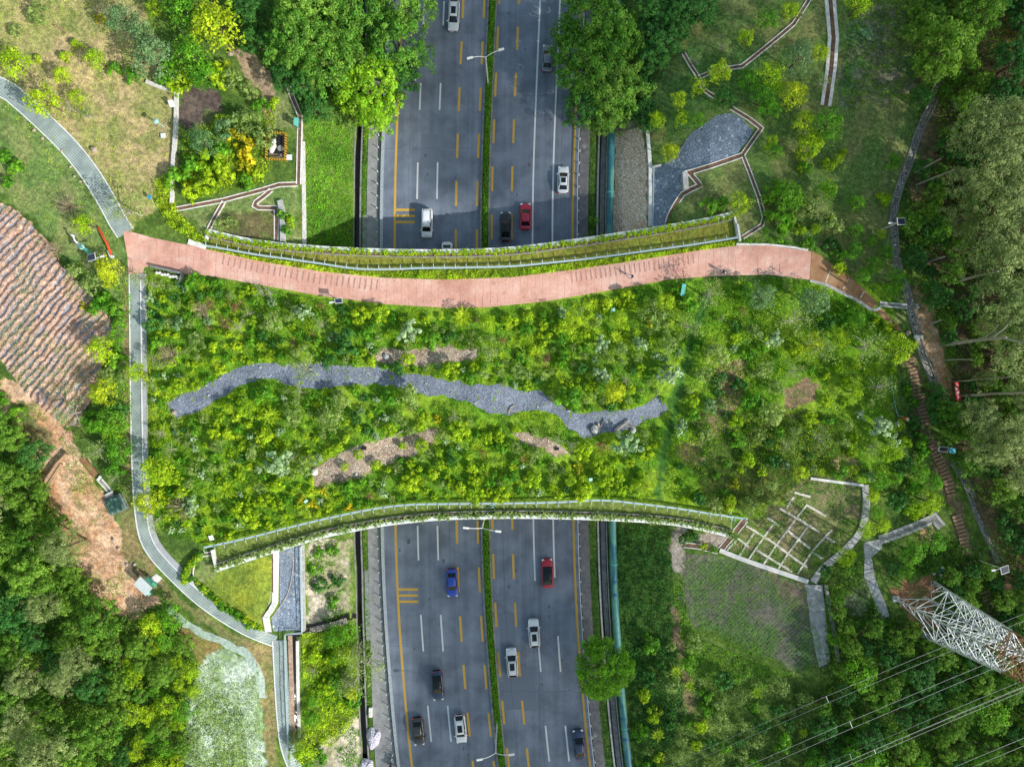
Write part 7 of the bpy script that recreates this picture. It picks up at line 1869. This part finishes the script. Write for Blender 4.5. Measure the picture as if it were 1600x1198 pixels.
cover('lawn_weeds', [[(1040, 60), (1290, 60), (1290, 170), (1400, 170), (1400, 420), (1300, 400), (1200, 300), (1180, 190), (1100, 170), (1020, 250), (1018, 200)]], .10, 'green', .15, .18, 'scattered weeds in the upper right park lawns', 21, thr=.45)
cover('lawn_weeds', [[(0, 0), (230, 0), (272, 140), (272, 300), (200, 350), (110, 225), (0, 120)], [(0, 150), (100, 225), (175, 340), (200, 430), (150, 430), (70, 350), (0, 300)]], .06, 'lime', .22, .2, 'scattered weeds on the dry lawn at upper left', 22, thr=.45)
cover('vegetable_leaves', [FIELD], .30, 'olive', .22, .18, 'small crop leaves scattered along the ridged plot', 23, thr=.47, zoff=.3)
cover('bank_cover', [[(150, 440), (205, 440), (208, 800), (190, 790), (150, 640), (175, 510)]], .26, 'green', .5, .26, 'low growth along the bank left of the long grey path', 24, thr=.40)
cover('bank_cover', [[(286, 205), (330, 190), (410, 160), (432, 170), (425, 265), (400, 290), (310, 310), (282, 300)]], .34, 'lime', .6, .26, 'bright rough growth around the fenced pit', 25, thr=.36)
cover('bank_cover', [[(20, 640), (60, 630), (160, 760), (150, 790), (110, 760)], [(95, 740), (170, 800), (190, 880), (200, 950), (150, 930), (105, 850)]], .22, 'green', .3, .2, 'thin scrub on the orange soil slope', 26, thr=.52)
cover('leaf_litter', [along(resample([(p[0], p[1] - 3) for p in RED_BOT[1:14]], 12), 3), along([(p[0], p[1] + 2.5) for p in RED_TOP[3:16]], 2.5)], .10, 'olive', .02, .15, 'fallen leaves along the edges of the red path', 40, zoff=.07)
cover('stream_weeds', [STREAM], .05, 'lime', .12, .2, 'small weeds sprouting in the gravel stream', 41, thr=.55, zoff=.05)
cover('slope_grass', [[(312, 1045), (352, 1014), (405, 1050), (411, 1240), (286, 1240), (292, 1120)]], .30, 'olive', .35, .22, 'sprouting weeds on the pale netted slope', 27, thr=.43)
cover('slope_grass', [[(305, 1105), (340, 1080), (380, 1110), (392, 1240), (290, 1240), (294, 1150)]], .45, 'olive', .5, .26, 'grassy middle of the pale netted slope', 42, thr=.38)
cover('slope_grass', [[(1240, 768), (1268, 750), (1347, 760), (1343, 822), (1298, 874), (1262, 902), (1200, 882), (1132, 862), (1166, 817)]], .60, 'green', .24, .2, 'grass filling the concrete grid slope', 28, thr=.42)
cover('understorey', [LW], .26, 'wood', 1.6, .36, 'undergrowth beneath the lower left wood', 29)
cover('understorey', [LR], .24, 'wood', 1.5, .36, 'undergrowth around the pylon', 30, reject=lambda u, v: (((u - 1430) / 44) ** 2 + ((v - 940) / 42) ** 2 < 1) | inside([(1345, 838), (1382, 838), (1400, 962), (1385, 975), (1350, 900)], u, v))
cover('understorey', [RW], .16, 'wood', 1.0, .34, 'low undergrowth in the right hand wood', 31, thr=.42)
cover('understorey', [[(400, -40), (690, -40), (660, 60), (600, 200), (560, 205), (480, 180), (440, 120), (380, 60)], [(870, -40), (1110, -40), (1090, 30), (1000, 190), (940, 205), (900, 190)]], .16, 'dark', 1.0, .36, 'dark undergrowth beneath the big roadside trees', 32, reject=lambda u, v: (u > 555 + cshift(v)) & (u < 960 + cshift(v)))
cover('flower_patch', [[(1195, 290), (1300, 300), (1320, 360), (1260, 378), (1190, 350)], [(1300, 560), (1345, 545), (1350, 590), (1320, 600)], [(455, 320), (474, 310), (475, 380), (452, 378)], [(1385, 690), (1415, 720), (1425, 760), (1400, 740)], [(150, 15), (165, 10), (168, 35), (152, 36)]], .10, 'orange', .4, .2, 'scattered orange flowers in the rough planting', 33, thr=.48)
cover('edge_hedge', [[(240, 282), (272, 262), (274, 320), (285, 340), (322, 372), (320, 383), (296, 374), (262, 352), (240, 312)]], .9, 'lime', 1.1, .26, 'clipped lime hedge curving left of the small drains', 34)
cover('bank_cover', [[(1150, 372), (1200, 370), (1275, 385), (1400, 480), (1380, 470), (1330, 425), (1280, 392), (1200, 382), (1150, 381)], [(1265, 440), (1330, 468), (1385, 505), (1400, 540), (1330, 500), (1270, 470), (1180, 440), (1200, 431)]], .5, 'green', .5, .25, 'green growth edging the right end of red path', 35)
cover('bank_cover', [[(1395, 500), (1415, 520), (1428, 560), (1440, 640), (1400, 660), (1385, 600)], [(1405, 660), (1445, 650), (1470, 760), (1420, 740)], [(1405, 440), (1420, 500), (1390, 480)]], .25, 'dark', .35, .24, 'dark grass beside the log steps', 36)
def median_hedge():
    poly = [(753 + cshift(v), v) for v in range(-60, 1260, 15)] + [(762.5 + cshift(v), v) for v in range(1245, -61, -15)]
    rng = np.random.default_rng(77); n = 30000; v = rng.uniform(-60, 1255, n); a = rng.uniform(-1, 1, n)
    lit = (v < 425) | (v > 780); v, a = v[lit], a[lit]; n = len(v)
    z = .12 + .85 * (1 - np.abs(a) ** 4) * (.7 + .5 * fbm(v / 7, a * 2, 3, 3)) * rng.uniform(.65, 1, n)
    u = 757.7 + cshift(v) + a * 4.9 * (.85 + .3 * fbm(v / 5, a, 9, 2)); k = (HH - z) / FF
    C = np.stack([(u - CU) * k, (CV - v) * k, z], 1); N = unit(rng.normal(size=C.shape) * .6 + np.array([0, 0, .7]))
    tv = np.clip(fbm(v / 6, a * 3, 4, 3) * 1.2 - .1 + rng.normal(size=n) * .15, 0, 1)
    o = link('hedge', leaf_mesh('hedge', C, N, .2 * rng.uniform(.6, 1.3, n), np.stack([rng.uniform(size=n), tv, rng.uniform(size=n)], 1), LM['green'], rng))
    tag(o, 'clipped green hedge filling the road median', 'hedge')
median_hedge()

# -------- labels: what a plant looks like and the nearest landmark
MARKS = [(243, 189, 'teal garden lamp'), (434, 231, 'yellow fenced pit'), (104, 322, 'bare tree by the curved path'), (126, 385, 'teal cut-out stand'), (262, 428, 'concrete planter basin'), (529, 470, 'small solar panel'), (1067, 453, 'teal notice board'), (986, 433, 'walker in dark blue'), (1129, 426, 'walker in white'),
 (1408, 346, 'upper right solar lamp'), (1498, 611, 'red banner'), (1406, 652, 'orange worker'), (1485, 703, 'blue topped notice stand'), (1570, 890, 'solar lamp near the pylon'), (1425, 935, 'pylon feet'), (1235, 840, 'grid framed slope'), (1275, 975, 'cracked cement strip'), (184, 787, 'camouflaged tank'), (223, 916, 'small ribbed shelter'), (330, 840, 'white box sign'),
 (267, 636, 'left tip of the gravel stream'), (450, 588, 'upper bend of the gravel stream'), (610, 592, 'middle of the gravel stream'), (797, 640, 'bleached branch on the gravel stream'), (937, 668, 'upright forked log'), (1030, 640, 'right tip of the gravel stream'), (570, 715, 'lower gravel patch'), (850, 692, 'small gravel patch'), (660, 556, 'upper gravel patch'), (923, 749, 'teal plate above lower railing'), (478, 783, 'teal plate in yellow flowers'),
 (958, 484, 'tiny teal plate'), (283, 792, 'dry brown bare tree'), (266, 553, 'bare twiggy tree'), (315, 485, 'dry twiggy tree'), (760, 84, 'upper street lamp'), (709, 23, 'silver car at the top edge'), (1130, 215, 'blue stone paving'), (1295, 85, 'wide upper right drain'), (1091, 121, 'junction of the white drains'), (1390, 80, 'textured grass slope'), (1573, 530, 'thick leaning pale trunk'), (1470, 265, 'two thin pale trunks'), (455, 920, 'lower left stone pitching'), (455, 1080, 'dark water channel'), (583, 1152, 'striped tarpaulin'),
 (350, 1110, 'pale netted slope'), (90, 520, 'ridged plot'), (140, 800, 'orange soil'), (1180, 930, 'dark netted plot'), (1070, 1070, 'brown earth gully'), (250, 615, 'long grey path'), (1317, 437, 'brown slab path'), (1250, 615, 'bare patch on the mound'), (70, 190, 'curved grey path'), (310, 170, 'black soil patch'), (20, 1060, 'left edge, low down'), (150, 1060, 'middle of the lower left wood'), (200, 1180, 'lower edge of the left wood'), (60, 900, 'upper part of the lower left wood'), (1450, 1150, 'power lines at the bottom right'), (1150, 1150, 'lower end of the power lines'), (40, 720, 'dark hollow at the left edge'), (720, 720, 'round bushes right of lower gravel'), (760, 530, 'plain stretch below red path'), (400, 700, 'planting right of the long path'), (1120, 620, 'brown leafy patch on the mound'), (1330, 600, 'orange flowers on the mound')]
def label_plants():
    from collections import defaultdict
    def where(u, v):
        c = sorted(MARKS, key=lambda m: (m[0] - u) ** 2 + (m[1] - v) ** 2)[0]; du, dv = u - c[0], v - c[1]
        if math.hypot(du, dv) < 16: return 'at the ' + c[2], c
        a = math.degrees(math.atan2(-dv, du)) % 360
        w = ['right of', 'above right of', 'above', 'above left of', 'left of', 'below left of', 'below', 'below right of'][int(((a + 22.5) % 360) // 45)]
        return w + ' the ' + c[2], c
    B = defaultdict(list)
    for o, k, u, v in VEG:
        w, c = where(u, v); B[(k, w)].append((math.hypot(u - c[0], v - c[1]), o))
    ORD = ['nearest', 'second nearest', 'third nearest', 'fourth nearest', 'fifth nearest', 'sixth nearest', 'seventh nearest', 'eighth nearest', 'ninth nearest', 'tenth nearest', 'eleventh nearest', 'twelfth nearest']
    for (k, w), L in B.items():
        L.sort(key=lambda q: q[0]); cat, look = KINDW[k]
        for i, (d, o) in enumerate(L):
            s = look + ' ' + w
            if len(L) > 1: s += ', ' + ORD[min(i, 11)]
            tag(o, s, cat)
label_plants()
from collections import Counter as _C
print('VEG', len(VEG), _C(KINDW[k][0] for o, k, u, v in VEG), 'dupes', [x for x, n in _C(o['label'] for o, *_ in VEG).items() if n > 1][:10], 'long', [o['label'] for o, *_ in VEG if len(o['label'].split()) > 16][:5])
# ------------------------------------------------------------------ light, sky, camera
SUN_AZ = Vector((.85, -.53)).normalized(); EL = math.radians(33)
SDIR = Vector((SUN_AZ.x * math.cos(EL), SUN_AZ.y * math.cos(EL), math.sin(EL)))
sun = bpy.data.lights.new('sun', 'SUN'); sun.energy = 5.0; sun.angle = math.radians(.5); sun.color = (1.0, .965, .91)
so = bpy.data.objects.new('sun', sun); COL.objects.link(so); so.location = SDIR * 200; so.rotation_euler = (-SDIR).to_track_quat('-Z', 'Y').to_euler()
w = bpy.data.worlds.new('World'); SC.world = w; w.use_nodes = True
nt = w.node_tree; nt.nodes.clear(); ow = nt.nodes.new('ShaderNodeOutputWorld'); bg = nt.nodes.new('ShaderNodeBackground')
sk = nt.nodes.new('ShaderNodeTexSky'); sk.sky_type = 'NISHITA'; sk.sun_disc = False; sk.sun_elevation = EL; sk.sun_rotation = math.atan2(SUN_AZ.x, SUN_AZ.y)
sk.air_density = 2.2; sk.dust_density = 1.5; sk.ozone_density = 1.0
bg.inputs[1].default_value = .15
nt.links.new(sk.outputs[0], bg.inputs[0]); nt.links.new(bg.outputs[0], ow.inputs[0])

# unseen sheet added to shade road and right side, open over the bridge
def build_shade_sheet():
    us = np.arange(-200, 2000, 20.0); vs = np.arange(-400, 1700, 20.0)
    U, V = np.meshgrid(us, vs); u = U.ravel(); v = V.ravel()
    wu = u + (fbm(u / 120, v / 120, 3) - .5) * 130; wv = v + (fbm(u / 120, v / 120, 4) - .5) * 110
    north = sstep(340, 270, wv) if False else 1 - sstep(312, 352, wv)
    south = sstep(745, 815, wv)
    d = (north * sstep(585, 680, wu) * (1 - .42 * sstep(770, 840, wu)) + south * sstep(560, 640, wu) * (1 - .5 * sstep(900, 1000, wu))) * .96
    d = np.maximum(d, sstep(960, 1170, wu) * .22)
    br = sstep(.52, .7, fbm(u / 70, v / 70, 8, 4))
    d = d * (1 - np.where((wu > 590) & (wu < 960), .06, .7) * br)
    h = 330.0
    X = np.array([tuple(P(a, b, 0) + SDIR * ((h + 26 * (c - .5)) / SDIR.z)) for a, b, c in zip(u, v, fbm(u / 90, v / 90, 6))])
    nx, ny = len(us), len(vs); i = np.arange(nx * ny).reshape(ny, nx)
    F4 = np.stack([i[:-1, :-1].ravel(), i[1:, :-1].ravel(), i[1:, 1:].ravel(), i[:-1, 1:].ravel()], 1)
    keep = d[F4].max(1) > .01
    t = NT('shade_sheet_veil')
    at = t.n('ShaderNodeAttribute'); at.attribute_name = 'shade_density'
    sp = t.n('ShaderNodeSeparateColor'); t.l(at.outputs['Color'], sp.inputs[0])
    tp = t.n('ShaderNodeBsdfTransparent'); tl = t.n('ShaderNodeBsdfTranslucent'); tl.inputs[0].default_value = (.9, .9, .9, 1)
    mx = t.n('ShaderNodeMixShader'); t.l(sp.outputs[0], mx.inputs[0]); t.l(tp.outputs[0], mx.inputs[1]); t.l(tl.outputs[0], mx.inputs[2])
    mt = t.done(mx.outputs[0])
    me = np_mesh('shade_sheet', X, F4[keep], mt, {'shade_density': ('POINT', np.stack([d, d, d], 1))}, True)
    struct(link('shade_sheet', me))
build_shade_sheet()

cam = bpy.data.cameras.new('camera'); co = bpy.data.objects.new('camera', cam); COL.objects.link(co)
co.location = (0, 0, HH); co.rotation_euler = (0, 0, 0); cam.sensor_width = 36; cam.lens = 36 * FF / 1600; cam.clip_end = 3000; cam.clip_start = .5
SC.camera = co
SC.view_settings.view_transform = 'Standard'; SC.view_settings.look = 'None'; SC.view_settings.exposure = 0; SC.view_settings.gamma = 1
SC.render.engine = 'CYCLES'; SC.cycles.max_bounces = 7; SC.cycles.diffuse_bounces = 4; SC.cycles.transparent_max_bounces = 8; SC.cycles.transmission_bounces = 3
bpy.context.view_layer.update()
